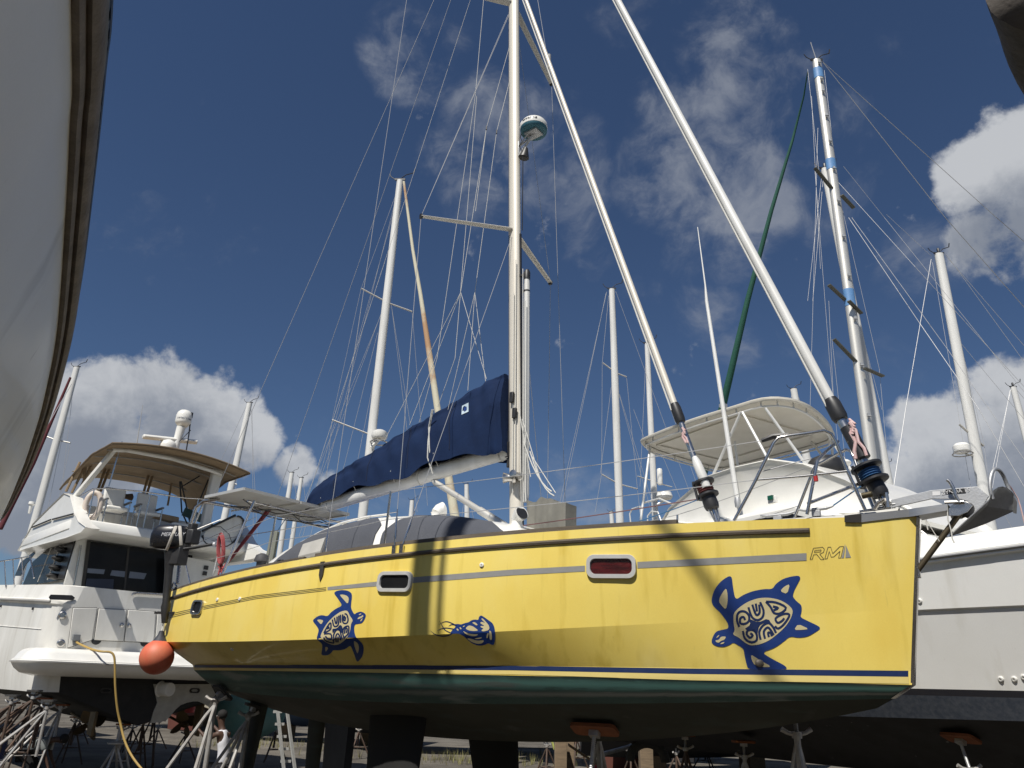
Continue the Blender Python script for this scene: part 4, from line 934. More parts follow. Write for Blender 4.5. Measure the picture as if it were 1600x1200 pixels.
lbm = one('prism', [bt(x,y,.0155) for x, y in ((1477,765),(1509,763),(1509,770.5),(1477,772.5))], YF.ex*-.002).build('anchor_label', black, anc, smooth=0)
text_mesh('ZYNDA 15', .05, bt(1493,767.8,.019), (p1-p0), V((0,0,1)), 'lettering', mat('white print', (.7,.7,.7), .6), lbm, .0005)
one('prism', [bt(x,y,.0155) for x, y in ((1457,768),(1469,767.5),(1469,774),(1457,774.5))], YF.ex*-.002).build('anchor_label', mat('white print', (.7,.7,.7), .6), anc, smooth=0)
m = MB(); m.tube([bt(x,y,.1) for x, y in ((1480,750),(1484,753),(1490,764),(1494,776),(1500,786))], .016, 8); m.tube([bt(x,y,.1) for x, y in ((1476,785),(1506,784))], .014, 8); m.build('anchor_retainer', steel, anc)
m = MB(); lp = [bt(x,y,0) for x, y in ((1378,792),(1384,786),(1390,794),(1396,788),(1402,792))]
for i, p in enumerate(lp): m.tube([p + YF.ey*(.028*cos(a)) + (YF.ex if i % 2 else V((0,0,1)))*(.016*sin(a)) for a in [2*pi*k/12 for k in range(12)]], .008, 6, closed=True)
m.build('chain', galv, anc)
m = MB(); m.tube([pp(1366,796,.05), pp(1372,786,.05), pp(1382,780,.05)], .02, 8); m.tube([pp(1372,795,-.05), pp(1386,792,-.05), pp(1392,785,-.05)], .016, 8); m.tube([pp(1384,770,.03), pp(1388,793,.03)], .022, 8); m.build('stem_fitting', steel, yb)

# ---------------------------------------------------------------- stern: arch, solar panels, outboard, fender
m = MB()
af = pp(277,912,1.6)
m.tube([af, pp(283,855,1.58), pp(286,842,1.57), pp(296,825,1.54), pp(306,793,1.5), pp(318,783,1.46), pp(342,779,1.38)], .027, 10); m.tube([pp(292,848,1.5), pp(300,828,1.48), pp(320,781,1.42)], .016, 8)
q = [pp(277,912,1.6), pp(283,855,1.58), pp(286,842,1.57), pp(296,825,1.54), pp(306,793,1.5), pp(318,783,1.46)]
m.tube([mir(p) for p in q]+[yw(9.6,-1.2,4.28)], .027, 10); m.tube([pp(318,784,1.46), yw(9.8,0,4.32), mir(pp(318,784,1.46))], .024, 10)
m.tube([yw(8.8,1.35,4.2), yw(8.8,-1.3,4.2)], .018, 8); m.tube([yw(9.75,1.0,4.22), yw(8.7,1.0,4.2)], .016, 8); m.tube([yw(9.75,-.9,4.22), yw(8.7,-.9,4.2)], .016, 8)
m.tube([yw(8.7,1.3,4.2), yw(8.75,1.62,3.0)], .02, 8); m.tube([yw(8.7,-1.3,4.2), yw(8.75,-1.6,3.0)], .02, 8)
m.build('stern_arch', steel, yb, smooth=50)
one('lathe', [(.031,0),(.031,.10)], pp(293,834,1.555), (pp(296,825,1.54)-pp(286,842,1.57)), 10).build('red_tape', MATS['red tape'], yb)
pv = mat('solar cells', (.008,.010,.03), .12, scale=2, coat=.5); pvb = mat('solar backing', (.55,.55,.53), .6, col2=(.42,.42,.4), scale=4)
for t0, t1 in ((1.52,.50),(.46,-.56),):
    c = yw(9.2,(t0+t1)/2,4.34); m = MB(); m.box(c, (abs(t1-t0), 1.05, .012), YF.ex, YF.ey); p_ = m.build('solar_panel', pvb, yb)
    m = MB()
    for a_, b_ in (((t0,8.675),(t1,8.675)),((t0,9.725),(t1,9.725)),((t0,8.675),(t0,9.725)),((t1,8.675),(t1,9.725))): m.beam(yw(a_[1],a_[0],4.338), yw(b_[1],b_[0],4.338), .03, .045)
    m.build('panel_frame', alu, p_)
    m = MB(); m.box(c+V((0,0,.009)), (abs(t1-t0)-.05, 1.0, .004), YF.ex, YF.ey); m.build('solar_cells', pv, p_)
m = MB()
for k in range(3):
    s = 9.0+.2*k; m.tube([yw(s+.12*sin(j*1.3+k*2), 1.3-.35*j, 4.26-.09*abs(sin(j*1.7+k))) for j in range(7)], .009, 5)
m.build('panel_wiring', black, yb)
redrope = mat('red rope', (.26,.035,.04), .8, col2=(.35,.12,.12), scale=70, amt=.6)
m = MB(); a = pp(428,786,.35)
for dx in (-.07,0,.06): m.tube([a+YF.ey*dx, pp(347,890,.9)+YF.ey*dx*.4], .013, 6)
tag(m.build('mainsheet', redrope), 'three red rope parts slanting from the solar panels down to the cockpit', 'rope')
m = MB()
for k in range(5):
    m.tube([pp(345+2*sin(k)+4*cos(a), 855+22*sin(a)+k, 1.2+.02*k) for a in [2*pi*j/16 for j in range(16)]], .015, 6, closed=True)
for k in range(9): m.tube([pp(340+random.uniform(-4,8), 872+random.uniform(0,18), 1.2), pp(344+random.uniform(-4,8), 885+random.uniform(0,14), 1.25)], .014, 6)
tag(m.build('rope_coil', redrope), 'coil of red rope hanging on the stern rail above the yellow deck', 'rope')
m = MB(); m.tube([pp(348,832,1.2), pp(333,900,1.3)], .014, 8); m.tube([pp(334,900,1.4), pp(339,890,1.4)], .03, 6); m.build('stern_post', galv, yb)
m = MB(); m.tube([pp(288,872,1.2), pp(297,912,1.2)], .012, 6); m.tube([pp(279,862,1.58), pp(400,808,1.3)], .004, 5); m.tube([pp(330,845,1.0), pp(620,800,.2)], .006, 5); m.build('stern_rail', steel, yb)
wires(MB(), pp(276,840,1.5), pp(345,812,1.0), .010).build('stern_rail', steel, yb)
m = MB(); m.tube([pp(268,918,1.62), pp(271,910,1.62), pp(276,916,1.62), pp(272,922,1.62)], .014, 6, closed=True); m.build('fairlead', steel, yb)
for k, (x, y) in enumerate(((438,878),(660,851),(540,868))): one('box', pp(x,y,1.6), (.05,.1,.06), YF.ex, YF.ey).build('deck_block', black, yb, bevel=.01)
one('box', pp(482,878,1.5), (.04,.12,.07), YF.ex, YF.ey).build('deck_box', white, yb, bevel=.01)
# windvane blade standing at the stern
m = MB(); m.prism([pp(x,y,-.2) for x, y in ((423,829),(433,830),(424,884),(412,884))], YF.ex*.06); m.build('windvane_blade', mat('grey green plywood', (.22,.23,.19), .8, scale=4), yb, bevel=.01)
# outboard motor clamped on the rail
ob = thing('outboard_motor', 'black outboard motor strapped upright on the stern rail of the yellow sailboat', 'outboard motor', pp(262,840,1.9))
OT = 1.9
oc = pp(271,838,OT)
rows = []
for z, a, b in ((-.20,.17,.12),(-.17,.255,.17),(-.08,.27,.18),(.02,.27,.18),(.10,.25,.165),(.155,.20,.12),(.175,.08,.05)):
    rows.append([oc + RT*(a*.9*(abs(cos(q))**.7)*(1 if cos(q)>0 else -1) -.02) + V((0,0,z)) + YF.ex*(b*(abs(sin(q))**.7)*(1 if sin(q)>0 else -1)) for q in [2*pi*k/24 for k in range(24)]])
m = MB(); m.loft(rows, closed=True, cap=True); cowl_ = m.build('cowl', mat('gloss black cowl', (.012,.012,.014), .25, scale=6, coat=.4), ob, smooth=50)
text_mesh('MERCURY', .078, pp(270,835,OT+.205), RT, V((0,0,1)), 'lettering', mat('silver print', (.62,.62,.64), .4, scale=20), cowl_, .001, .25)
m = MB(); m.lathe([(.09,0),(.075,-.12),(.06,-.3),(.055,-.75),(.07,-.82),(.04,-1.05)], oc+V((0,0,-.22)), V((-.10,-.02,1)), n=14); m.box(oc+V((.10,.02,-1.12)), (.30,.05,.03), RT, YF.ex); m.build('shaft', black, ob)
m = MB(); m.box(oc+RT*.12+V((0,0,-.30)), (.18,.16,.26), RT, YF.ex); m.tube([oc+RT*.15+V((0,0,-.2)), oc+RT*.35+V((0,0,-.17)), oc+RT*.62+V((0,0,-.12))], [.03,.026,.024], 8); m.build('clamp_bracket', black, ob, bevel=.01)
m = MB(); m.box(oc+RT*.27+V((0,0,.12)), (.07,.1,.16), RT, YF.ex); m.box(oc+RT*.30+V((0,0,-.01)), (.10,.14,.22), RT, YF.ex); m.build('tiller_head', black, ob, bevel=.015)
m = MB(); m.lathe([(.03,0),(.03,.03)], oc+RT*.63+V((0,0,-.12)), RT, 10); m.build('throttle_cap', mat('silver print', (.6,.6,.6), .4), ob)
m = MB()
for a, b in (((275,822),(260,860)),((281,822),(283,852))):
    m.tube([pp(a[0],a[1],OT+.17), pp(lerp(a[0],b[0],.3),lerp(a[1],b[1],.3),OT+.215), pp(lerp(a[0],b[0],.7),lerp(a[1],b[1],.7),OT+.215), pp(b[0],b[1],OT+.19)], .022, 6, flat=.3)
m.build('strap', mat('pale webbing', (.5,.47,.42), .85), ob)
# orange ball fender on its lanyard
fc = pp(245,1027,1.80)
fe = thing('ball_fender', 'faded orange red ball fender hanging at the stern of the yellow sailboat', 'fender', fc)
fm = mat('faded orange vinyl', (.62,.10,.055), .5, col2=(.55,.22,.12), scale=2.2, amt=.7, fine=.03)
m = MB(); rr_ = .238; rows = []
for i in range(15):
    a = pi*i/14; k = 1.0; z = cos(a)*rr_; 
    if i < 3: z *= 1.0 + .10*(3-i)/3
    rows.append([fc + V((sin(a)*cos(q)*rr_, sin(a)*sin(q)*rr_, z)) for q in [2*pi*j/24 for j in range(24)]])
m.loft(rows, closed=True); m.build('ball', fm, fe, smooth=70)
m = MB(); m.lathe([(.11,.21),(.075,.26),(.045,.31),(.035,.36),(.01,.37)], fc, n=16); m.build('fender_neck', mat('dark blue vinyl neck', (.03,.035,.05), .6), fe)
wires(MB(), fc+V((0,0,.36)), pp(263,932,1.66), .008).build('lanyard', rope, fe)

# ================================================================ WHITE FLYBRIDGE MOTOR YACHT (left)
LF = Frame((at(65,1000,19).x, 19.0), 44)
ly = thing('motor_yacht', 'white flybridge motor yacht with a tan bimini, stern on, hauled out on stands', 'yacht', LF.w(2.6,3,GZ))
lw = LF.w
LW = 2.6
def lhalf(b):
    if b < .55: return LW-.55+sqrt(max(0,.3025-(.55-b)**2))
    return LW if b < 7 else LW*max(.02, 1-((b-7)/8.5)**2)
def lsec(b):
    h = lhalf(b); f = max(0, (b-5)/10)
    sh = 3.2 + .065*b
    return [(0, .52+1.4*f**2), (h*(.96-.25*f), 1.25+.9*f**1.5), (h*(.99-.1*f), 1.75+.5*f), (h*(1-.03*f), 2.4), (h, sh-.02), (h+.06, sh+.02), (h+.05, sh+.10), (h-.02, sh+.13), (h-.10, sh+.46), (h-.2, sh+.48)]
bs_l = [0,.05,.12,.22,.36,.55,.9,1.4,2,3,4,5,6,7,8,9,10,11,12,13,14,15]
m = MB(); mbot = MB()
for sd in (1,-1):
    m.loft([[lw(LW+sd*t, b, z) for t, z in lsec(b)[1:]] for b in bs_l]); mbot.loft([[lw(LW+sd*t, b, z) for t, z in lsec(b)[:2]] for b in bs_l])
a_, b_ = [[lw(LW+sd*t, 0, z) for t, z in lsec(0)[2:]] for sd in (-1,1)]
m.loft([a_, b_]); lhull = m.build('hull', whiteD, ly, smooth=30)
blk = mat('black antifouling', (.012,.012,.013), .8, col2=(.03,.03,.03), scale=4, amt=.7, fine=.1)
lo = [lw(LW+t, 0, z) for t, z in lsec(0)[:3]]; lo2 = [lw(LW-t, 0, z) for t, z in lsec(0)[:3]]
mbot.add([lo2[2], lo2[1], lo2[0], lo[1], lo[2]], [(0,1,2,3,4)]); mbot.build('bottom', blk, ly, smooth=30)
m = MB(); m.loft([[lw(f*(lhalf(b)-.15)+LW, b, 3.45+.065*b) for f in (-1,0,1)] for b in bs_l[3:]]); m.build('deck', whiteD, ly)
# starboard half of the lower transom, a pale panel beside the black port half, with its propeller tunnel
palegel = mat('pale grey gelcoat', (.42,.41,.37), .6, col2=(.26,.25,.22), scale=5, amt=.6, fine=.08)
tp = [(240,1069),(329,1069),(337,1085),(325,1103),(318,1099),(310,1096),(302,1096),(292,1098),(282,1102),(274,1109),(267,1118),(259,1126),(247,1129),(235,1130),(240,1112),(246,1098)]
m = MB(); m.prism([LF.onb(x,y,-.03) for x, y in tp], LF.ey*.06); tpan = m.build('lower_transom', palegel, ly, smooth=0)
m = MB(); c0 = LF.onb(253,1077,-.03); m.lathe([(.16,-.30),(.165,-.28),(.165,.0),(.2,.02)], c0, LF.ey+LF.ex*-.35, 18); m.build('exhaust_pipe', whiteD, ly)
for x, y in ((304,1079),(166,1079)):
    c = LF.onb(x,y,-.035); rows = [[c+LF.ex*p[0]+V((0,0,p[1]))-LF.ey*d for p in rrect(w,h,.06)] for w,h,d in ((.27,.12,-.01),(.27,.12,.02),(.2,.06,.02),(.2,.06,-.01))]
    m = MB(); m.loft(rows, closed=True); m.build('trim_tab_recess', rubber, ly)
bronze = mat('tarnished bronze', (.16,.11,.055), .5, .6, col2=(.07,.06,.04), scale=5, amt=.7)
def propeller(x, y, b, R, label=None):
    c = LF.onb(x, y, b); m = MB(); m.lathe([(.02,-.2),(.07,-.12),(.085,.0),(.07,.2)], c, LF.ey, 12)
    for k in range(4):
        a0 = k*pi/2+.5; rows = []
        for f in (0,.25,.5,.75,.92,1.0):
            r = .07+R*f; w = .22*sin(pi*min(1,.2+f*.75))*(1 if f < 1 else .3); row = []
            for q in (-1,-.5,0,.5,1):
                a = a0 + q*w/max(r,.15)*.6; row.append(c + LF.ex*(r*cos(a)) + V((0,0,r*sin(a))) + LF.ey*(q*w*.55))
            rows.append(row)
        m.loft(rows)
    m.build('propeller', bronze, ly); n = MB(); n.tube([c, c+LF.ey*1.6+V((0,0,.22))], .035, 8); n.beam(c+LF.ey*.25, c+LF.ey*.3+V((0,0,.6)), .05, .16, LF.ey); n.build('propeller_shaft', bronze, ly)
propeller(288,1132,.9,.33); propeller(140,1133,.9,.33)
for x, y in ((150,1100),(312,1104)):
    c = LF.onb(x,y,.35); m = MB(); m.prism([c+LF.ex*-.03+LF.ey*p+V((0,0,q)) for p, q in ((-.22,.15),(.22,.15),(.16,-.68),(-.2,-.72))], LF.ex*.07); m.build('rudder', bronze, ly, bevel=.015)
# swim platform with rounded lip
def plat(z, ins):
    o = []
    for x, y in rrect(6.15-2*ins, 2.5-2*ins, .62-min(.4,ins), 8): o.append(lw(LW+x, min(.25+y, .18), z))
    return o
m = MB(); m.loft([plat(z,i) for z,i in ((1.60,.5),(1.66,.22),(1.76,.08),(1.84,.02),(1.87,.0),(1.915,-.02),(1.93,.0),(1.945,.0),(1.98,.05),(2.08,.10),(2.16,.18),(2.20,.3),(2.21,.6))], closed=True, cap=True)
m.build('swim_platform', white, ly, smooth=40)
m = MB(); m.loft([plat(z,i) for z,i in ((1.885,-.03),(1.885,-.045),(1.905,-.045),(1.905,-.03))], closed=True); m.build('platform_strip', mat('grey rub strip', (.34,.33,.31), .6), ly)
# transom doors, shore power box, fittings
seam = mat('dark seam', (.05,.05,.05), .8)
def panel(px, b, th, name, mm=None, bev=.012):
    m = MB(); m.prism([LF.onb(x,y,b) for x, y in px], LF.ey*-th); return m.build(name, mm or whiteD, ly, bevel=bev)
def door(px, name):
    d = panel(px, -.004, .035, name); cx, cy = sum(p[0] for p in px)/4, sum(p[1] for p in px)/4
    m = MB(); q = [LF.onb(cx+(x-cx)*1.022, cy+(y-cy)*1.035, -.001) for x, y in px]; m.prism(q, LF.ey*-.008); m.build('door_gap', seam, d); return d
door([(114,950),(151,950),(143,1000),(106,1012)], 'transom_panel'); dA = door([(154,951),(197,953),(192,1002),(147,1000)], 'transom_door'); dB = door([(200,953),(243,956),(239,1004),(194,1002)], 'transom_door'); door([(246,956),(262,957),(259,1004),(242,1004)], 'transom_panel')
for x, y, d in ((190,977,dA),(202,977.5,dB)): one('lathe', [(.05,0),(.05,.02),(.03,.03),(.03,.015)], LF.onb(x,y,-.04), LF.ey*-1, 14).build('door_latch', steel, d)
for x, y in ((97.5,961),(95,1005)):
    m = MB(); m.lathe([(.09,.0),(.09,.03),(.06,.045),(.055,.01)], LF.onb(x,y,.03), LF.ey*-1+LF.ex*-.2, 18); m.build('transom_fitting', steel, ly)
for x, y in ((150,1002),(226.5,1005.5)):
    c = LF.onb(x,y,-.006); m = MB(); m.prism([c+LF.ex*(.12*cos(a))+V((0,0,-.12*sin(a)+.04)) for a in [pi*k/12 for k in range(13)]], LF.ey*-.012); m.build('drain_scoop', black, ly)
pb_ = [(112,997),(124,995),(125,1007),(113,1009)]
pw_ = panel(pb_, -.01, .04, 'power_inlet', mat('grey plastic', (.16,.17,.18), .5)); m = MB(); m.box(LF.onb(119,996,-.1), (.16,.1,.14), LF.ex, LF.ey); m.build('inlet_lid', MATS['grey plastic'], pw_, bevel=.01)
m = MB(); m.prism([LF.onb(x,y,.0) for x, y in ((79,929),(112,930),(117,934),(114,938),(78,937),(76,933))], LF.ey*-.02); m.build('fairlead_opening', black, ly)
m = MB(); m.tube([LF.onb(x,y,-.05) for x, y in ((206,930.5),(208,927.5),(214,926.5),(262,929.5))], .03, 8); m.build('transom_rail', steel, ly)
for y0 in (0,): 
    m = MB(); m.tube([lw(LW-lsec(b)[5][0]-.01, b, lsec(b)[5][1]+.04) for b in bs_l[3:]], .035, 8); m.build('rub_rail', MATS['grey rub strip'], ly)
    m = MB(); m.tube([lw(LW-lsec(b)[3][0]-.004, b, 2.62+.05*b) for b in bs_l[4:]], .012, 6); m.build('hull_knuckle', whiteD, ly)
for x, y in ((2,947),(52,951)):
    p = LF.ona(x, y, -.01); m = MB(); m.tube([p, p+LF.ex*-.03], .035, 10); m.build('drain', black, ly)
# deckhouse
m = MB(); ho = [(.62,1.5,3.5),(.62,6.2,3.8),(1.2,8.6,4.0)]; tp2 = [(.80,1.7,5.05),(.80,5.2,5.05),(1.3,6.0,5.05)]
lo_ = [lw(a,b,z) for a,b,z in ho] + [lw(5.2-a,b,z) for a,b,z in ho[::-1]]; hi_ = [lw(a,b,z) for a,b,z in tp2] + [lw(5.2-a,b,z) for a,b,z in tp2[::-1]]
m.loft([lo_, hi_], closed=True, cap=True); m.build('deckhouse', white, ly, smooth=0)
m = MB(); m.prism([LF.ona(x,y,.60+ (0)) for x, y in ((36,915),(52,878),(76,857),(118,846),(110,878),(99,906),(70,911))], LF.ex*-.02); sw = m.build('side_window', glass, ly)
m = MB(); m.prism([LF.ona(x,y,.56) for x, y in ((24,900),(33,879),(54,862),(56,864),(40,884),(33,900))], LF.ex*-.02); m.build('windscreen', glass, ly)
m = MB(); 
for pts in (((59,909),(80,856)),((74,906),(94,853))): m.tube([LF.ona(x,y,.575) for x, y in pts], .012, 6)
m.build('window_bar', white, sw)
vb = mat('black vinyl vent panel', (.02,.02,.022), .4, scale=8, col2=(.04,.04,.04), coat=.3)
m = MB(); m.prism([LF.ona(x,y,.57) for x, y in ((84,905),(99,852),(117,848),(101,905))], LF.ex*-.03); vp = m.build('vent_panel', vb, ly, bevel=.008)
for x, y in ((99,860),(94.5,873.5),(90,888),(86,901)):
    c = LF.ona(x, y, .53); m = MB(); m.sphere(c, .30, 14, 8, (.6,1.1,.28)); o_ = m.build('vent_scoop', black, vp)
m = MB(); m.prism([LF.onb(x,y,1.45) for x, y in ((118,845),(137,838),(128,921),(98,914))], LF.ey*-.05); m.build('cabin_pillar', white, ly, bevel=.03)
m = MB(); m.tube([LF.onb(x,y,1.35) for x, y in ((126,852),(124,868),(117,905),(113,922))], .02, 6); m.build('grab_rail', steel, ly)
m = MB(); m.prism([LF.onb(x,y,1.40) for x, y in ((138,846),(262,862),(300,868),(300,945),(127,928))], LF.ey*-.03); gd = m.build('saloon_door', glass, ly, smooth=0)
for q in (((201,855),(193,934),.05,.02),((139,845),(128,928),.08,.03)): m = MB(); m.beam(LF.onb(*q[0],1.36), LF.onb(*q[1],1.36), q[2], q[3], LF.ey); m.build('door_frame', mat('dark bronze frame', (.06,.055,.05), .5, .4), gd)
for px in (((137,888),(164,890),(162,897),(136,895)),((175,891),(198,893),(196,902),(172,899)),((203,893),(229,896),(225,905),(201,903))):
    m = MB(); m.prism([LF.onb(x,y,1.365) for x, y in px], LF.ey*-.006); m.build('far_window', mat('pale far window', (.17,.20,.26), .3, scale=3), gd, smooth=0)
m = MB(); m.prism([LF.onb(x,y,1.30) for x, y in ((136,904),(178,905),(176,931),(131,929))], LF.ey*.02); m.build('cockpit_seat', mat('dark seat', (.03,.04,.07), .6), ly)
# cockpit side wall to starboard
m = MB(); m.prism([LF.onb(x,y,.8) for x, y in ((268,866),(345,880),(340,930),(268,940))], LF.ey*.1); m.build('cockpit_wall', whiteD, ly); 
for x, y in ((322,887),(320,896)):
    m = MB(); m.box(LF.onb(x,y,.78), (.12,.03,.11), LF.ex, LF.ey); m.build('switch_plate', black, ly)
# flybridge
fz = 5.16
m = MB(); outl = [lw(a,b,0) for a,b in ((.12,.55),(.22,.32),(.5,.2),(4.7,.2),(5.0,.32),(5.1,.55),(5.1,5.0),(4.4,7.0),(.8,7.0),(.12,5.0))]
m.loft([[p+V((0,0,z))+(lw(LW,3.5,0)-p)*i for p in outl] for z, i in ((5.02,.06),(5.06,.02),(5.10,.0),(5.30,.0),(5.34,.01),(5.36,.04))], closed=True, cap=True); m.build('flybridge_deck', white, ly, smooth=40)
coam = [(29,861),(37,846),(53,818),(78,793),(101,771),(111,775),(115,790),(118,803),(124,815),(136,824),(128,832),(104,841),(62,852)]
for sd in (0,1):
    q = [LF.loc(LF.ona(x,y,.14)) for x, y in coam]; f = (lambda p: lw(p[0],p[1],p[2])) if sd == 0 else (lambda p: lw(5.2-p[0],p[1],p[2]))
    m = MB(); m.loft([[f((p[0]+d, p[1], lerp(5.25, p[2], k))) for p in q] for d, k in ((.0,.97),(-.03,1.0),(.10,1.02),(.3,.99))], closed=True, cap=True); m.build('flybridge_side', white, ly, smooth=50)
m = MB()
for a, b in (((50,824),(79,812)),((82,811.5),(114,803))): m.tube([LF.ona(*a,.105), LF.ona(*b,.105)], .022, 6)
m.build('side_stripe', black, ly)
pl0 = LF.loc(LF.ona(101,771,.14))
m = MB(); m.loft([[lw(a, bb, z) for a in (.4,1.2,2.6,4.0,4.8)] for bb, z in ((4.9,5.2),(4.2,5.7),(3.2,6.15),(2.9,6.2),(2.8,5.3))]); m.build('flybridge_front', white, ly)
m = MB(); m.prism([LF.ona(x,y,.17) for x, y in ((81,796),(101,772),(111,776),(108,785))], LF.ex*.04); m.build('wind_deflector', mat('green tinted acrylic', (.05,.10,.085), .1, coat=.5), ly)
m = MB(); m.prism([LF.onb(x,y,1.2) for x, y in ((284,805),(290,793),(322,806),(335,822),(318,818))], LF.ey*.04); m.build('wind_deflector', MATS['green tinted acrylic'], ly)
m = MB(); m.prism([LF.onb(x,y,.75) for x, y in ((242,800),(281,808),(279,818),(242,808))], LF.ey*.25); m.build('bench_back', tan_, ly, bevel=.03)
m = MB(); m.prism([LF.onb(x,y,.5) for x, y in ((262,822),(272,815),(300,819),(314,826),(311,836),(298,838),(262,834))], LF.ey*.5); m.build('flybridge_locker', white, ly, bevel=.05)
m = MB(); m.prism([LF.onb(x,y,2.0) for x, y in ((127,806),(160,800),(280,815),(300,833),(130,822))], LF.ey*.12); m.build('flybridge_seat_base', whiteD, ly, bevel=.03)
# rail round the flybridge
m = MB(); m.tube([LF.onb(x,y,.3) for x, y in ((125,775),(145,764),(165,763),(222,768),(288,778),(322,780))], .018, 8)
for x0,y0,x1,y1 in ((147,766,135,822),(236,769,222,830),(310,780,300,836)): m.tube([LF.onb(x0,y0,.3), LF.onb(x1,y1,.3)], .015, 8)
m.build('flybridge_rail', steel, ly)
m = MB(); m.tube([LF.ona(x,y,.05) for x, y in ((-25,885),(0,877),(20,874),(47,869),(53,903))], .02, 8)
for x,y,y1 in ((7,877,918),(20,874,914),(34,872,908)): m.tube([LF.ona(x,y,.05), LF.ona(x+2,y1,.05)], .016, 8)
m.build('side_rail', steel, ly)
# bimini
bz = 7.25
def bim(a, b):                     # canvas height
    return bz + .22*(1-((a-2.35)/1.9)**2) - .22*max(0,(b-2.4)/1.1)**2
rows = []
for i in range(25):
    b = -.35 + 3.9*i/24; rows.append([lw(lerp(.42, 4.25, k/24), b, bim(lerp(.42,4.25,k/24), b) + .004*sin(i*1.57) - (.36*((k-12)/12)**8)*max(0, min(1,(b-1.2)/1.5)) ) for k in range(25)])
m = MB(); m.loft(rows); m.loft([[p+V((0,0,.02)) for p in r] for r in rows]); bi = m.build('bimini', tan_, ly, smooth=60)
hem = MB(); hem.tube([p+V((0,0,.01)) for p in rows[0]], .035, 8); hem.tube([r[0] for r in rows], .03, 8); hem.tube([r[-1] for r in rows], .03, 8); hem.build('bimini_hem', mat('brown hem tape', (.16,.115,.07), .9), bi)
m = MB()
for b in (.25,1.2,2.2,3.1): m.tube([lw(a, b, bim(a,b)-.05) for a in [.5+.3*k for k in range(13)]], .02, 6)
m.build('bimini_bow', mat('grey bow tube', (.30,.28,.25), .5), bi)
m = MB(); m.tube([LF.onb(x,y,.25) for x, y in ((176,703),(200,704),(270,717),(335,737),(346,742))], .055, 8); m.build('arch_beam', whiteD, ly)
m = MB(); m.prism([LF.onb(x,y,.35) for x, y in ((335,731),(350,736),(333,800),(325,850),(311,850),(322,790))], LF.ey*.22); m.build('arch_leg', whiteD, ly, bevel=.03)
m = MB(); m.beam(LF.onb(180,701,.5), LF.onb(113,782,1.4), .14, .10); m.build('arch_leg', whiteD, ly, bevel=.02)
m = MB(); m.tube([LF.onb(x,y,.3) for x, y in ((191,690),(186,705),(170,760))], .018, 8); m.build('grab_pole', steel, ly)
m = MB()
for pts in (((281,752),(284,800),(298,830)),((283,752),(300,832)),((326,748),(312,782)),((328,748),(326,770)),((318,740),(285,760))): m.tube([LF.onb(x,y,1.6) for x, y in pts], .022, 6)
m.build('bimini_frame', black, ly)
m = MB()
for pts in (((125,722),(103,768)),((140,715),(112,770)),((150,712),(122,770)),((135,718),(130,760))): m.tube([LF.onb(x,y,2.6) for x, y in pts], .035, 6)
m.build('canvas_post', tan_, ly)
for (x0,y0,x1,y1) in ((166,728,152,768),(239,741,226,783),(172,730,157,768),(233,739,221,782)):
    m = MB(); m.beam(LF.onb(x0,y0,3.0), LF.onb(x1,y1,2.7), .07, .03); m.build('canvas_zip_panel', tan_, ly)
m = MB(); m.tube([LF.onb(x,y,2.9) for x, y in ((268,755),(262,790))], .03, 6); m.build('canvas_post', tan_, ly)
# radar and dome
m = MB(); p, q = LF.onb(223,682,1.0), LF.onb(308,691,1.0); m.tube([p, p.lerp(q,.02), q.lerp(p,.02), q], [.06,.10,.10,.06], 12, flat=.7); m.build('radar_bar', white, ly)
m = MB(); c = LF.onb(262,697,1.0); m.lathe([(.22,-.12),(.24,0),(.2,.12),(.1,.18),(.08,.24)], c, n=18); m.build('radar_pedestal', white, ly, smooth=60)
m = MB(); m.tube([LF.onb(x,y,1.0) for x, y in ((272,702),(277,688),(283,668))], [.13,.11,.13], 14); m.build('dome_post', white, ly)
c = LF.onb(287,655,1.0); m = MB(); m.lathe([(.13,-.24),(.21,-.14),(.225,-.10),(.225,.10),(.20,.19),(.14,.255),(.06,.285),(.01,.29)], c, n=26); dm = m.build('satellite_dome', white, ly, smooth=60)
vv = V((CAM.x-c.x, CAM.y-c.y, 0)).normalized()
for i, chx in enumerate('intellian'):
    a = (i-4)*.23+.1; d = vv*cos(a)+V((-vv.y,vv.x,0))*sin(a); text_mesh(chx, .10, c+d*.229+V((0,0,-.02)), V((-d.y,d.x,0)), V((0,0,1)), 'lettering', mat('navy print', (.02,.03,.08), .5), dm, .002)
m = MB(); m.tube([LF.onb(x,y,.9) for x, y in ((291,704),(295,680),(299,646))], .018, 6); m.lathe([(.05,-.1),(.05,.06)], LF.onb(299,648,.9), n=8); m.tube([LF.onb(270,700,.9), LF.onb(298,672,.9)], .012, 6); m.build('antenna_mount', black, ly)
m = MB(); m.tube([LF.onb(x,y,1.2) for x, y in ((214,692),(223,633))], [.016,.006], 6); m.build('whip_antenna', mat('grey antenna', (.4,.4,.4), .5), ly)
m = MB(); c = LF.ona(49,790,.4); m.lathe([(.09,.12),(.10,.04),(.06,0),(.04,-.25)], c, n=14); m.build('deck_lamp', white, ly)
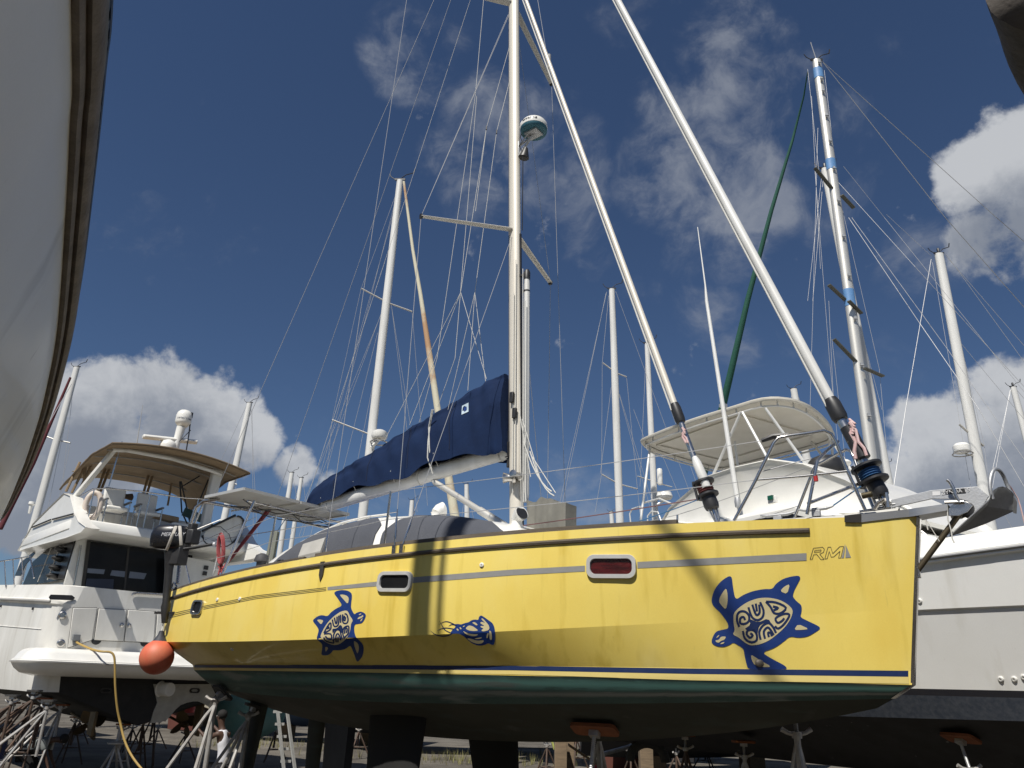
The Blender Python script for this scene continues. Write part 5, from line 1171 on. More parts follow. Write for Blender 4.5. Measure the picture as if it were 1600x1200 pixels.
# things that stand on the yacht
def deck_chair(x, y, label):
    c = LF.onb(x, y, .95); c.z = 5.37; u, v = LF.ex, LF.ey
    t = thing('deck_chair', label, 'chair', c, 0, 'chairs on the flybridge of the white motor yacht')
    m = MB(); m.box(c+V((0,0,.47)), (.56,.5,.11), u, v); m.build('seat', white, t, bevel=.04)
    m = MB(); m.box(c+v*.26+V((0,0,.82)), (.56,.10,.56), u, v-V((0,0,.12)), V((0,0,1))+v*.12); m.build('backrest', white, t, bevel=.05)
    for sx in (-1,1):
        for sy in (-1,1): m = MB(); m.tube([c+u*(.3*sx)+v*(.22*sy), c+u*(.3*sx)+v*(.22*sy)+V((0,0,.66))], .018, 8); m.build('leg', steel, t)
        m = MB(); m.box(c+u*(.3*sx)+V((0,0,.68)), (.07,.5,.05), u, v); m.build('armrest', mat('grey armrest', (.2,.2,.2), .6), t, bevel=.015)
deck_chair(178,800,'white padded deck chair nearest the life ring on the yacht flybridge')
deck_chair(229,810,'white padded deck chair further from the life ring on the yacht flybridge')
c = LF.onb(145,790,.5); rd = (LF.ey*.8+LF.ex*.6).normalized(); m = MB()
m.tube([c + LF.ex*.8*(.19*cos(a)) - LF.ey*.5*(.19*cos(a)) + V((0,0,.34*sin(a))) for a in [2*pi*k/24 for k in range(24)]], .07, 10, closed=True)
tag(m.build('life_ring', mat('cream life ring', (.62,.58,.50), .6, col2=(.5,.3,.25), scale=6, amt=.5), smooth=60), 'cream life ring hanging at the side of the yacht flybridge', 'life ring')
m = MB(); 
for k in range(5): m.tube([LF.onb(162+k*1.5,776-k,1.6), LF.onb(182,771+k*1.5,1.6), LF.onb(207,779-k,1.6)], .07, 8)
tag(m.build('rolled_canvas', mat('dark brown canvas', (.09,.06,.04), .9, bump=.5), smooth=60), 'roll of dark brown canvas behind the white chairs on the flybridge', 'canvas')
sb_ = thing('paddle_board', 'white paddle board with dark edge standing on the yacht side deck', 'paddle board', LF.onb(350,850,.2))
pbp = [(316,833),(340,816),(360,808),(374,806),(381,813),(380,824),(374,838),(364,848),(352,855),(335,853),(318,848)]
m = MB(); m.prism([LF.onb(x,y,.25) for x, y in rnd(pbp,1)], LF.ey*.10); m.build('board', whiteD, sb_, bevel=.03)
m = MB(); q = [LF.onb(x,y,.22) for x, y in rnd(pbp,1)]; m.tube(q[5:22], .03, 6); m.build('edge_trim', black, sb_)
m = MB(); m.tube([LF.onb(316,830,.18), LF.onb(368,805,.18)], .035, 8); m.build('board_rack_arm', black, sb_)
m = MB(); m.tube([LF.onb(330,823,.17), LF.onb(345,823,.17), LF.onb(358,835,.17), LF.onb(362,847,.17)], .01, 5); m.build('leash', black, sb_)
# yellow shore power cord
cord = [(119,1003,-.1),(128,1008,-.35),(145,1015,-.8),(158,1018,-1.08),(172,1019,-1.2),(178,1025,-1.25),(179.5,1040,-1.27),(180,1070,-1.3),(183,1105,-1.32),(188,1130,-1.35),(194,1155,-1.5),(204,1178,-1.7),(220,1200,-2.0),(243,1222,-2.3)]
ps = [LF.onb(x,y,b) for x, y, b in cord]; sm = []
for i in range(len(ps)-1):
    p0,p1,p2,p3 = ps[max(i-1,0)],ps[i],ps[i+1],ps[min(i+2,len(ps)-1)]
    for k in range(4):
        t = k/4; sm.append(.5*((2*p1)+(p2-p0)*t+(2*p0-5*p1+4*p2-p3)*t*t+(3*p1-p0-3*p2+p3)*t**3))
sm.append(ps[-1])
m = MB(); m.tube(sm, .025, 8); tag(m.build('power_cord', mat('yellow power cord', (.40,.27,.075), .55, col2=(.28,.18,.05), scale=3, amt=.5)), 'yellow shore power cord plugged into the yacht transom and trailing to the ground', 'power cord')

# ================================================================ WHITE SPORTFISHER (right)
RF = Frame((4.7, 15.1), -149)
rs = thing('sportfishing_boat', 'white sportfishing boat with flybridge hardtop standing behind the yellow bow', 'motorboat', RF.w(0,2,GZ))
rw = RF.w
def rhalf(b): return 2.15 if b < 2 else 2.15*max(.012, 1-((b-2)/7.6)**2.1)
def rhw(b): return 1.98 if b < 1 else 1.98*max(.01, 1-((b-1)/8.1)**2.0)
def rsec(b):
    h, w = rhalf(b), rhw(b); sh = 3.16+.055*max(0,b-2)+.0*b; f = max(0,(b-3)/6.5)
    kn = lerp(w, h, .66)
    return [(0, .62+.9*f**2), (w*.93, 1.42+.12*f), (w, 1.72), (w+.004, 1.80), (lerp(w,h,.32), 2.25), (kn, 2.74), (kn+.035, 2.76), (lerp(w,h,.85), 3.0), (h, sh), (h+.06, sh+.02), (h+.06, sh+.10), (h, sh+.12), (h-.12, sh+.33), (h-.26, sh+.36), (0, sh+.44)]
bsr = [-5+.5*i for i in range(29)] + [9.2,9.4,9.5,9.56]
def rbuild(i0, i1, name, mm, **k):
    m = MB()
    for sd in (1,-1): m.loft([[rw(sd*t, b, z) for t, z in rsec(b)[i0:i1+1]] for b in bsr])
    a, c = ([rw(sd*t, -5, z) for t, z in rsec(-5)[i0:i1+1]] for sd in (1,-1)); m.loft([a, c]); return m.build(name, mm, rs, **k)
sf_black = mat('worn black bottom paint', (.012,.012,.013), .75, col2=(.045,.045,.05), scale=3, amt=.6, fine=.2); add_streaks(sf_black, (.22,.22,.22), 9, (1,1,.5), .70, .74, .6)
speck = mat('speckled dark blue paint', (.035,.045,.065), .6, col2=(.10,.11,.13), scale=18, amt=.7)
rbuild(0, 1, 'bottom', sf_black, smooth=20); rbuild(1, 2, 'waterline_band', speck, smooth=20); rbuild(2, 3, 'boot_stripe', mat('black boot stripe', (.008,.008,.012), .4, coat=.3), smooth=20); rbuild(3, 10, 'hull', greyhull, smooth=22); rbuild(10, 14, 'foredeck', white, smooth=40)
m = MB(); m.tube([rw(rhalf(b)+.066, b, rsec(b)[9][1]+.04) for b in bsr], .02, 6); m.build('rub_rail', mat('grey rail insert', (.2,.2,.2), .4, .5), rs)
m = MB(); c = RF.ona(1492,869,1.75); m.tube([c-RF.ey*.2+V((0,0,.08)), c-RF.ey*.1+V((0,0,.07)), c+RF.ey*.1+V((0,0,.07)), c+RF.ey*.2+V((0,0,.08))], [.014,.022,.022,.014], 8); m.tube([c-RF.ey*.06+V((0,0,-.05)), c-RF.ey*.06+V((0,0,.07))], .022, 8); m.tube([c+RF.ey*.06+V((0,0,-.05)), c+RF.ey*.06+V((0,0,.07))], .022, 8); m.build('mooring_cleat', galv, rs)
def side_hit(x, y):
    r = ray(x, y)
    for k in range(600):
        p = CAM + r*((9+k*.01)/r.y); a, b, z = RF.loc(p); s_ = rsec(b); zz = [q[1] for q in s_]; aa = [q[0] for q in s_]
        if a <= interp(zz[:10], aa[:10], z): return p, (RF.ex + V((0,0,-.25))).normalized()
    return CAM + r*(10/r.y), RF.ex
for x, y in ((1564,1061),(1585,1061),(1600,1058),(1437,939)):
    p, n = side_hit(x, y); m = MB(); m.lathe([(.034,-.02),(.034,.012),(.024,.02),(.013,.02),(.012,.0)], p, n, 14); m.build('through_hull', white, rs)
# deckhouse and flybridge
m = MB(); hp_ = [(-3.2,3.3),(-3.0,4.55),(2.6,4.55),(5.0,3.6),(5.2,3.3)]
m.prism([rw(1.72,b,z) for b,z in hp_], RF.ex*-3.44); m.build('deckhouse', white, rs, bevel=.08)
m = MB(); m.prism([rw(1.735,b,z) for b,z in ((-2.0,3.85),(-2.0,4.35),(2.5,4.40),(4.0,3.8),(3.6,3.72))], RF.ex*-3.47); m.build('side_window', glass, rs)
cp = [(1036,814),(1047,794),(1075,770),(1104,745),(1150,730),(1200,717),(1245,722),(1300,745),(1340,768),(1378,785),(1394,797),(1390,803),(1330,796),(1240,802),(1180,812),(1110,822)]
q = [RF.loc(RF.ona(x,y,1.62)) for x, y in cp]
m = MB(); 
def taper(p, k): f = max(0,(p[1]-1.5)/3.0); return 1.62*(1-.45*f**1.5)*k
m.loft([[rw(taper(p,k), p[1]-d*max(0,p[1])*.0, lerp(4.9, p[2], e)) for p in q] for k, e in ((1.0,.82),(1.04,.93),(1.03,1.0),(.96,1.04),(.85,1.05),(.4,1.06),(-.4,1.06),(-.85,1.05),(-.96,1.04),(-1.03,1.0),(-1.04,.93),(-1.0,.82))] if False else [[rw(taper(p,k), p[1], lerp(4.85, p[2], e)) for p in q] for k, e in ((1.0,.9),(1.025,.98),(1.0,1.03),(.9,1.06),(.4,1.08),(-.4,1.08),(-.9,1.06),(-1.0,1.03),(-1.025,.98),(-1.0,.9))], closed=True, cap=True)
m.build('flybridge', white, rs, smooth=50)
m = MB(); m.loft([[rw(a, b+.02, z) for a in (-1.2,0,1.2)] for b, z in ((2.3,5.3),(2.0,5.45),(1.6,5.3),(1.5,4.8))]); m.build('flybridge_console', white, rs)
m = MB(); c = RF.ona(1293,731,.2); m.sphere(c, .30, 16, 8, (1.2,.8,.8)); m.build('helm_seat_cover', black, rs)
m = MB(); c = RF.ona(1318,728,.0); m.tube([c+V((0,0,-.3)), c+V((0,0,.02))], .02, 6); m.sphere(c+V((0,0,.05)), .10, 12, 8, (1.4,1.4,.7)); m.build('search_light', white, rs)
m = MB(); c = RF.ona(1207,781,1.68); m.box(c, (.06,.16,.12), RF.ex, RF.ey); nl = m.build('navigation_light', white, rs, bevel=.01); m = MB(); m.box(c+RF.ex*.02+V((0,0,.03)), (.08,.10,.07), RF.ex, RF.ey); m.build('green_lens', mat('green lens', (.01,.10,.06), .2), nl)
# hardtop
hz = 6.6
hpx = [(1000,692),(1003,688),(1045,671),(1090,655),(1140,640),(1185,626),(1212,623),(1240,626),(1262,634),(1282,648),(1298,666),(1306,684),(1300,692),(1220,713),(1130,735),(1118,735),(1060,719),(1010,703)]
hq = [atz(x,y,hz) for x, y in rnd(hpx,1)]; cen_ = sum(hq, V((0,0,0)))/len(hq)
def hrow(z, ins, cr=0): return [p + (cen_-p)*ins + V((0,0,z)) for p in hq]
cream = mat('cream hardtop', (.60,.57,.50), .5, col2=(.48,.45,.38), scale=2, amt=.5)
m = MB(); m.loft([hrow(.015,.06), hrow(.0,.03), hrow(-.015,.012), hrow(.01,.0), hrow(.045,.0), hrow(.065,.02), hrow(.12,.15), hrow(.18,.5)], closed=True); 
for r, rev in ((hrow(.03,.06),0),(hrow(.18,.5),1)): m.add(r, [tuple(range(len(r)))])
m.build('hardtop', cream, rs, smooth=40)
m = MB(); m.tube([p+V((0,0,-.09)) for p in hrow(0,.055)], .02, 8, closed=True); n_ = len(hq)
for i in range(0, n_, 2): p = hrow(0,.055)[i]; m.tube([p+V((0,0,-.09)), p+V((0,0,.03))], .016, 6)
m.build('hardtop_rail', mastwhite, rs)
m = MB()
for a, b, c_, d in ((-1.0,-1.3,1.0,-1.3),(-1.0,1.1,1.0,1.1),(1.0,-1.3,1.0,1.1),(-1.0,-1.3,-1.0,1.1)): m.beam(rw(a,b,hz+.015), rw(c_,d,hz+.015), .05, .03)
m.build('hardtop_frame', cream, rs)
m = MB(); HT = lambda x, y, a: RF.ona(x, y, a)
for pts in (((HT(1158,643,1.4)),(HT(1110,752,1.4))),((HT(1160,644,1.4)),(HT(1215,745,1.3))),((HT(1196,638,1.4)),(HT(1268,738,1.0))),((HT(1148,690,.6)),(HT(1157,760,.6))),
            ((atz(1016,697,hz-.08)),(HT(1000,822,1.7))),((atz(1130,732,hz-.08)),(HT(1128,770,-1.4))),((atz(1300,688,hz-.08)),(HT(1302,745,-1.2))),((HT(1268,690,-1.3)),(HT(1302,735,-1.2))),((HT(1302,692,-1.2)),(HT(1330,735,-.6)))): m = MB(); m.tube(pts, .026, 8); m.build('hardtop_pipe', mat('white painted pipe', (.68,.68,.66), .35, .2), rs)
m = MB(); m.tube([HT(1153,788,1.72), HT(1129,632,1.72), HT(1104,470,1.72), HT(1102,446,1.72), HT(1090,355,1.72)], [.045,.04,.032,.016,.008], 10); an = m.build('whip_antenna', mat('white fibreglass', (.72,.72,.7), .35), rs)
m = MB(); m.lathe([(.05,-.05),(.06,.05),(.045,.12)], HT(1153,788,1.72), n=12); m.box(HT(1130,634,1.66), (.12,.1,.06), RF.ex, RF.ey); m.build('antenna_bracket', galv, an)
m = MB(); m.tube([HT(x,y,-1.6) for x, y in ((986,822),(984,803),(988,795),(1000,791),(1003,822))], .02, 8); m.build('aft_rail', mat('white painted pipe', (.68,.68,.66), .35, .2), rs); m = MB(); m.tube([HT(x,y,-1.6) for x, y in ((1012,822),(1012,806),(1018,799),(1028,800),(1036,822))], .02, 8); m.build('aft_rail', MATS['white painted pipe'], rs); m = MB(); m.tube([HT(x,y,1.5) for x, y in ((1005,786),(1030,779),(1060,792))], .02, 8); m.build('aft_rail', mat('white painted pipe', (.68,.68,.66), .35, .2), rs)
m = MB(); m.tube([HT(x,y,1.2) for x, y in ((1440,830),(1450,838),(1478,862))], .016, 6); m.build('deck_rail', steel, rs)
m = MB(); m.prism([rw(.9,4.2,3.55), rw(.7,5.2,3.6), rw(-.7,5.2,3.6), rw(-.9,4.2,3.55)], V((0,0,.14))); m.build('deck_hatch', mat('dark blue hatch', (.02,.03,.06), .5), rs, bevel=.03)

# ================================================================ NEAR HULLS beside the photographer
def near_hull(name, label, sheer_pts, inward, secs, mats, cat='sailboat'):
    t = thing(name, label, cat, (sheer_pts[len(sheer_pts)//2] - V((0,0,sheer_pts[len(sheer_pts)//2].z))) + inward(len(sheer_pts)//2)*1.2); n = len(sheer_pts)
    out_ = {}
    for pname, prof, mm in secs:
        m = MB(); m.loft([[sheer_pts[i] + inward(i)*o + V((0,0,z)) for o, z in prof] for i in range(n)]); out_[pname] = m.build(pname, mm, t, smooth=40)
    return t, out_
def catmull(pts, k=6):
    o = []
    for i in range(len(pts)-1):
        p0,p1,p2,p3 = pts[max(i-1,0)],pts[i],pts[i+1],pts[min(i+2,len(pts)-1)]
        for j in range(k):
            t = j/k; o.append(.5*((2*p1)+(p2-p0)*t+(2*p0-5*p1+4*p2-p3)*t*t+(3*p1-p0-3*p2+p3)*t**3))
    o.append(pts[-1]); return o
ZL = 4.0
edge = [atz(x,y,ZL) for x, y in ((176,0),(164,150),(148,300),(126,470),(106,560),(82,640),(46,730),(4,800))]
d0 = (edge[0]-edge[1]).normalized()
edge = [edge[0]+d0*4.8+V((-.55,.25,0)), edge[0]+d0*2.4+V((-.12,.05,0))] + edge
last = edge[-1]; edge += [last+V((-1.0,.65,.03)), last+V((-2.1,.95,.06))]
edge = catmull(edge, 5); NE = len(edge)
cl_dir = (edge[30]-edge[8]); cl_dir.z = 0; cl_dir.normalize(); inl = V((-cl_dir.y, cl_dir.x, 0))     # inboard, to the left and behind
if inl.x > 0: inl = -inl
cl_p = edge[18] + inl*1.95
def cl_off(i): return max(.12, (cl_p-edge[i]).dot(inl))
hullshade = mat('grey white gelcoat', (.80,.79,.75), .40, col2=(.72,.71,.67), scale=.9, amt=.5, coat=.12, fine=.015)
add_streaks(hullshade, (.40,.38,.33), 3.0, (1,1,.12), .58, .76, .45); add_streaks(hullshade, (.30,.28,.25), 14, (1,1,.2), .70, .76, .5)
add_streaks(greyhull, (.55,.53,.47), 4.0, (1,1,.1), .56, .76, .5); add_streaks(greyhull, (.35,.33,.30), 30, (1,1,.06), .70, .76, .35)
add_streaks(whiteD, (.42,.38,.31), 5.0, (1,1,.1), .60, .76, .4)
railwood = mat('old brown rubbing strake', (.22,.18,.14), .7, col2=(.10,.08,.062), scale=5, amt=.8, bump=.5, bscale=30, fine=.1)
nb = thing('sailboat', 'white hulled boat looming at the left edge with a brown rubbing strake', 'sailboat', cl_p - V((0,0,cl_p.z-GZ)))
def nloft(prof, name, mm, both=True, sm=40, par=None):
    m = MB()
    for mirror in ((0,1) if both else (0,)):
        rows = []
        for i in range(NE):
            w = cl_off(i); row = []
            for o, z in prof:
                p = edge[i] + inl*(min(o, 1.0)*1.0 if o < 1.2 else w)*(1 if o >= 1.2 else min(1, w/1.2)) + V((0,0,z))
                if mirror: p = p + inl*(2*((cl_p-p).dot(inl)))
                row.append(p)
            rows.append(row)
        m.loft(rows)
    return m.build(name, mm, par or nb, smooth=sm)
nloft([(.088,-.20),(.095,-.26),(.12,-.5),(.22,-.9),(.36,-1.4),(.60,-1.85),(.74,-2.05)], 'topsides', hullshade)
nloft([(.74,-2.05),(.95,-2.3),(9,-2.75)], 'bottom', mat('red brown bottom paint', (.08,.025,.02), .8, scale=3))
nloft([(.094,-.215),(.062,-.225),(.05,-.20),(.052,-.165)], 'strake_lower', railwood)
nloft([(.052,-.175),(.03,-.185),(.010,-.165),(.0,-.11),(.010,-.055),(.036,-.04)], 'rubbing_strake', railwood)
nloft([(.034,-.042),(.016,-.036),(.012,.0),(.016,.03),(.06,.035)], 'bulwark', mat('weathered grey teak cap', (.20,.19,.165), .8, col2=(.11,.10,.085), scale=6, amt=.7))
# pierced toe rail: uprights between two rails
m = MB(); m.loft([[edge[i]+inl*o+V((0,0,z)) for o, z in ((.03,.03),(.026,.06),(.034,.06))] for i in range(NE)]); m.loft([[edge[i]+inl*o+V((0,0,z)) for o, z in ((.024,.115),(.022,.145),(.035,.145),(.036,.115))] for i in range(NE)])
L_ = 0; nxt = 0
for i in range(NE-1):
    seg = (edge[i+1]-edge[i]); sl_ = seg.length; k = 0
    while nxt < L_+sl_:
        p = edge[i] + seg*((nxt-L_)/sl_); dd = seg.normalized(); m.box(p+inl*.03+V((0,0,.085)), (.05,.008,.065), dd, inl); nxt += .115
    L_ += sl_
m.build('toe_rail', mat('dark anodised rail', (.05,.065,.075), .45, .6), nb)
m = MB(); m.loft([[edge[i]+inl*.05+V((0,0,.0)), edge[i]+inl*cl_off(i)+V((0,0,.08)), edge[i]+inl*(2*cl_off(i)-.05)] for i in range(NE)]); m.build('deck', deck_m, nb)
m = MB(); kc = cl_p.copy(); m.prism([V((kc.x,kc.y,0))+cl_dir*a+inl*-.12+V((0,0,z)) for a, z in ((-1.6,1.4),(1.8,1.4),(1.3,GZ+.05),(-1.3,GZ+.05))], inl*.24); m.build('keel', dark_keel, nb)
m = MB(); m.prism([cl_p+cl_dir*a+inl*1.05+V((0,0,z)) for a, z in ((-2.6,.05),(-2.3,.5),(1.6,.5),(2.4,.05))], inl*-2.1); m.build('coachroof', white, nb, bevel=.08)
# its mast throws the broad shadow across the yellow topsides
def shade_line(px, py):                 # where the ray from a lit hull point towards the sun meets the vertical centre plane
    p = hit(px, py)[0]; k = (cl_p-p).dot(inl)/SUNDIR.dot(inl); return p + SUNDIR*k
mp_ = shade_line(655, 960); mq = V((mp_.x, mp_.y, 0))
m = MB(); m.tube([mq+V((0,0,4.1)), mq+V((0,0,13)), mq+V((0,0,16.5))], [.125,.125,.09], 16, flat=1.25); nm = m.build('mast', alu, nb, smooth=50)
m = MB(); s2 = shade_line(686, 960); m.tube([V((s2.x,s2.y,4.1)), V((s2.x,s2.y,13.5))], .045, 10); m.build('stowed_pole', alu, nb)
for x, r in ((619,.010),(629,.012),(701,.012),(712,.009)):
    s3 = shade_line(x, 950); wires(MB(), V((s3.x,s3.y,4.0)), V((s3.x,s3.y,4.0))*.15+V((mq.x,mq.y,16))*.85, r).build('shroud', wire, nb)
a_, b_ = shade_line(1066,858), shade_line(1128,945); dv = (a_-b_).normalized()
m = MB(); m.tube([b_-dv*((b_.z-4.2)/dv.z if abs(dv.z)>.05 else 1), a_+dv*2.5], .045, 10); SHADE_STAY = (b_, a_)
m.build('furled_sail', mastwhite, nb)
# bow of the boat at the right edge
rb_tip = atz(1530,-40,4.1)
re_ = [rb_tip, atz(1545,0,4.1), atz(1600,125,4.1), V((3.2,3.35,4.1)), V((4.6,4.15,4.08)), V((6.4,4.5,4.02)), V((8.4,4.55,4.0)), V((10.4,4.3,4.0))]
re_ = catmull(re_, 5)
rcl = lambda x: lerp(re_[0].y, re_[0].y+.35, (x-re_[0].x)/9)
rbv = thing('motor_cruiser', 'dark edged hull of a boat cutting into the upper right corner', 'boat', V((5.5, 2.2, GZ)))
def rloft(prof, name, mm):
    m = MB()
    for mir_ in (0,1):
        rows = []
        for p in re_:
            w = p.y-rcl(p.x); row = []
            for o, z in prof:
                y = p.y - w*min(1,o); y = 2*rcl(p.x)-y if mir_ else y; row.append(V((p.x + .5*o*(1 if o<1 else 1), y, p.z+z)))
            rows.append(row)
        m.loft(rows)
    return m.build(name, mm, rbv, smooth=40)
rloft([(.22,-.26),(.24,-.5),(.25,-1.1),(.42,-1.8),(.52,-2.1)], 'topsides', hullshade); rloft([(.52,-2.1),(.7,-2.5),(1,-2.8)], 'bottom', MATS['red brown bottom paint'])
rloft([(.23,-.27),(.14,-.25),(.05,-.21),(.01,-.18),(-.005,-.13),(-.005,-.08),(.0,-.05)], 'rubbing_strake', mat('dark old rubbing strake', (.075,.062,.05), .75, col2=(.035,.03,.025), scale=5, amt=.8, bump=.4)); rloft([(.0,-.05),(-.01,-.0),(.02,.06),(.06,.06)], 'toe_rail', mat('dark weathered cap', (.045,.04,.035), .7)); rloft([(.03,.0),(.5,.05),(1,.08)], 'deck', deck_m)
m = MB(); m.prism([V((4.5,2.15,1.4)), V((8.5,2.2,1.4)), V((8.0,2.2,GZ+.05)), V((5.2,2.15,GZ+.05))], V((0,.2,0))); m.build('keel', dark_keel, rbv)

# ================================================================ BOATS FURTHER BACK IN THE YARD
hull_cols = [mat('white hull paint', (.70,.69,.66), .35, col2=(.5,.49,.45), scale=2), mat('dark blue hull paint', (.02,.03,.07), .3, scale=2), mat('cream hull paint', (.6,.55,.43), .4, scale=2), mat('black hull paint', (.015,.015,.017), .5, scale=2)]
antis = [mat('dark antifouling', (.015,.016,.02), .8, scale=2), mat('brown antifouling', (.10,.03,.02), .8, scale=2), mat('blue antifouling', (.02,.05,.12), .8, scale=2)]
GH = 'sailing boats standing behind the yellow sailboat'
def on_y(x, y, Y): return at(x, y, Y)
def bg_boat(label, topx, basex, Y, r, spreaders=(), wires_=(), fore=None, ang=40, L=10.5, hc=0, ac=0, head='plain', mm=None, r_top=None, deck=2.7, group=GH, boom=None):
    T = on_y(topx[0], topx[1], Y); B0 = on_y(basex[0], basex[1], Y); d = (T-B0); k = (deck-T.z)/d.z; Bs = T + d*k
    t = thing('sailboat', label, 'sailboat', V((Bs.x, Bs.y, GZ)), 0, group); mm = mm or mastwhite
    F = Frame((Bs.x, Bs.y), ang); hb = L*.155
    def sec(b):
        u = (b+L*.55)/L; h = hb*max(.03, (sin(pi*min(1, .22+.78*u*.93)))**.8 if u > .5 else lerp(.72, 1, (u/.5)**.7)); s_ = deck-.15+.35*u**2
        return [(0, lerp(1.55,1.5,u)-.35*sin(pi*u)), (h*.6, 1.5), (h*.88, 1.75), (h, 2.1), (h*1.02, s_), (h*.98, s_+.06), (0, s_+.15)]
    bb = [-L*.55+L*i/16 for i in range(17)]
    for i0, i1, nm, m_ in ((0,2,'bottom',antis[ac]),(2,5,'topsides',hull_cols[hc]),(5,6,'deck',deck_m)):
        m = MB()
        for sd in (1,-1): m.loft([[F.w(sd*a, b, z) for a, z in sec(b)[i0:i1+1]] for b in bb])
        m.loft([[F.w(sd*a, bb[0], z) for a, z in sec(bb[0])[i0:i1+1]] for sd in (1,-1)]); m.build(nm, m_, t, smooth=40)
    m = MB(); m.prism([F.w(-.09,b,z) for b, z in ((-1.2,1.4),(1.3,1.4),(.9,GZ+.04),(-1.1,GZ+.04))], F.ex*.18); m.build('keel', antis[ac], t)
    m = MB(); m.prism([F.w(-.07,b,z) for b, z in ((-L*.49,1.6),(-L*.44,1.6),(-L*.45,.5),(-L*.485,.5))], F.ex*.14); m.build('rudder', antis[ac], t)
    m = MB(); m.prism([F.w(hb*.55,b,z) for b, z in ((-L*.2,deck),(-L*.17,deck+.42),(L*.12,deck+.38),(L*.26,deck))], F.ex*-hb*1.1); m.build('coachroof', white, t, bevel=.06)
    r *= .88; m = MB(); rt = (r_top or r*.9)*.9; m.tube([Bs, Bs.lerp(T,.7), T], [r, r, rt], 12, flat=1.25); ms = m.build('mast', mm, t, smooth=50)
    # masthead gear: crane, vane, anemometer
    m = MB(); m.box(T+V((0,0,.04)), (.34,.10,.07), RT, FW); m.tube([T+V((0,0,.05)), T+RT*.18+V((0,0,.22)), T+RT*.42+V((0,0,.30))], .016, 5); m.tube([T+RT*.42+V((0,0,.30)), T+RT*.46+V((0,0,.46))], .02, 5); m.tube([T-RT*.10, T-RT*.3+V((0,0,.14)), T-RT*.36+V((0,0,.26))], .014, 5); m.build('masthead_gear', black, ms)
    if head == 'light': m = MB(); m.lathe([(.05,0),(.05,.16),(.02,.2)], T+V((0,0,.06)), n=8); m.build('masthead_light', black, ms)
    if head == 'whip': m = MB(); m.tube([T, T-RT*.1+V((0,0,.75))], .012, 5); m.build('whip_antenna', wire, ms)
    for (x0,y0,x1,y1) in spreaders:
        m = MB(); m.tube([on_y(x0,y0,Y), on_y(x1,y1,Y)], r*.34, 8, flat=.6); m.build('spreader', alu, ms)
    for w in wires_:
        x0,y0,x1,y1 = w[:4]; Y0 = w[4] if len(w) > 4 else Y; Y1 = w[5] if len(w) > 5 else Y0; rr = (w[6]*.8 if len(w) > 6 else Y*.00025)
        wires(MB(), at(x0,y0,Y0), at(x1,y1,Y1), rr).build('shroud' if len(w) <= 5 else 'stay', wire, t)
    if fore:
        pts, rr, m_ = fore; m = MB(); m.tube([at(*p) for p in pts], rr, 10); m.build('furled_headsail', m_, t, smooth=50)
    if boom:
        m = MB(); m.tube([at(*p) for p in boom], .08, 10); m.build('boom', mm, t)
    return t, Bs, F
tanfurl = mat('cream furled sail', (.50,.47,.36), .8, col2=(.36,.20,.10), scale=.5, amt=.9, sharp=(.5,.62)); greenfurl = mat('green sail sleeve', (.008,.075,.05), .8, col2=(.006,.04,.03), scale=5, bump=.4); redfurl = mat('maroon furled sail', (.09,.012,.018), .8, scale=3)
t, B1, F1 = bg_boat('sailboat with a white mast and cream furled headsail rising behind the navy sail cover', (625,282), (566,810), 20.6, .115,
   [(565,451,604,472),(608,474,644,487),(519,656,581,680)],
   [(617,308,564,452),(564,452,519,656),(519,656,505,800),(611,474,641,662),(600,478,467,838),(601,478,453,838),(625,285,485,838),(627,290,473,838),(644,487,668,790),(590,520,510,838),(612,480,652,800),(607,480,535,838)],
   ([(631,284,20.4),(645,390,20),(657,460,19.6),(672,560,19.3),(683,635,19),(699,735,18.7),(712,815,18.4)], [.04,.05,.06,.085,.09,.105,.12], tanfurl), 25, 11, 0, 0)
c = at(593,681,20.4); m = MB(); m.lathe([(.20,-.08),(.23,-.02),(.22,.10),(.12,.16)], c, n=18); m.tube([c+V((0,0,-.1)), c+V((-.2,0,-.35))], .05, 6); m.build('radar_dome', white, t)
m = MB(); m.tube([c+V((.24*cos(a),.24*sin(a),-.2)) for a in [2*pi*k/14 for k in range(14)]], .02, 5, closed=True); m.build('radar_guard', steel, t)
bg_boat('tallest white mast with two spreaders showing right of the yellow boat mast', (956,452), (968,800), 27.4, .13, [(942,567,960,581),(961,582,979,589),(940,741,968,757),(969,757,996,764)],
   [(947,458,868,838),(951,462,941,567),(941,567,940,741),(940,741,930,800),(962,455,1103,838),(979,589,996,764),(963,600,1030,820),(964,604,1023,820),(955,605,938,740),(948,456,863,838),(996,764,1000,800)], None, 60, 11, 0, 1)
t5, _, _ = bg_boat('shorter white mast just left of the hardtop with a cylinder radar reflector', (1011,537), (1024,815), 32, .125, [(996,744,1024,753),(1025,754,1050,761)], [(1010,540,1000,760),(1013,540,1090,760),(1020,720,990,640),(1030,700,1072,800)], None, 60, 10, 2, 0, 'light')
m = MB(); m.lathe([(.10,-.35),(.12,-.3),(.12,.3),(.10,.35)], at(1031,745,31.8), n=12); m.build('radar_reflector', white, t5); m = MB(); m.lathe([(.3,-.1),(.36,0),(.3,.18),(.1,.22)], at(1038,776,31.8), n=16); m.tube([at(1038,782,31.8), at(1024,790,31.8)], .05, 6); m.build('radar_dome', white, t5)
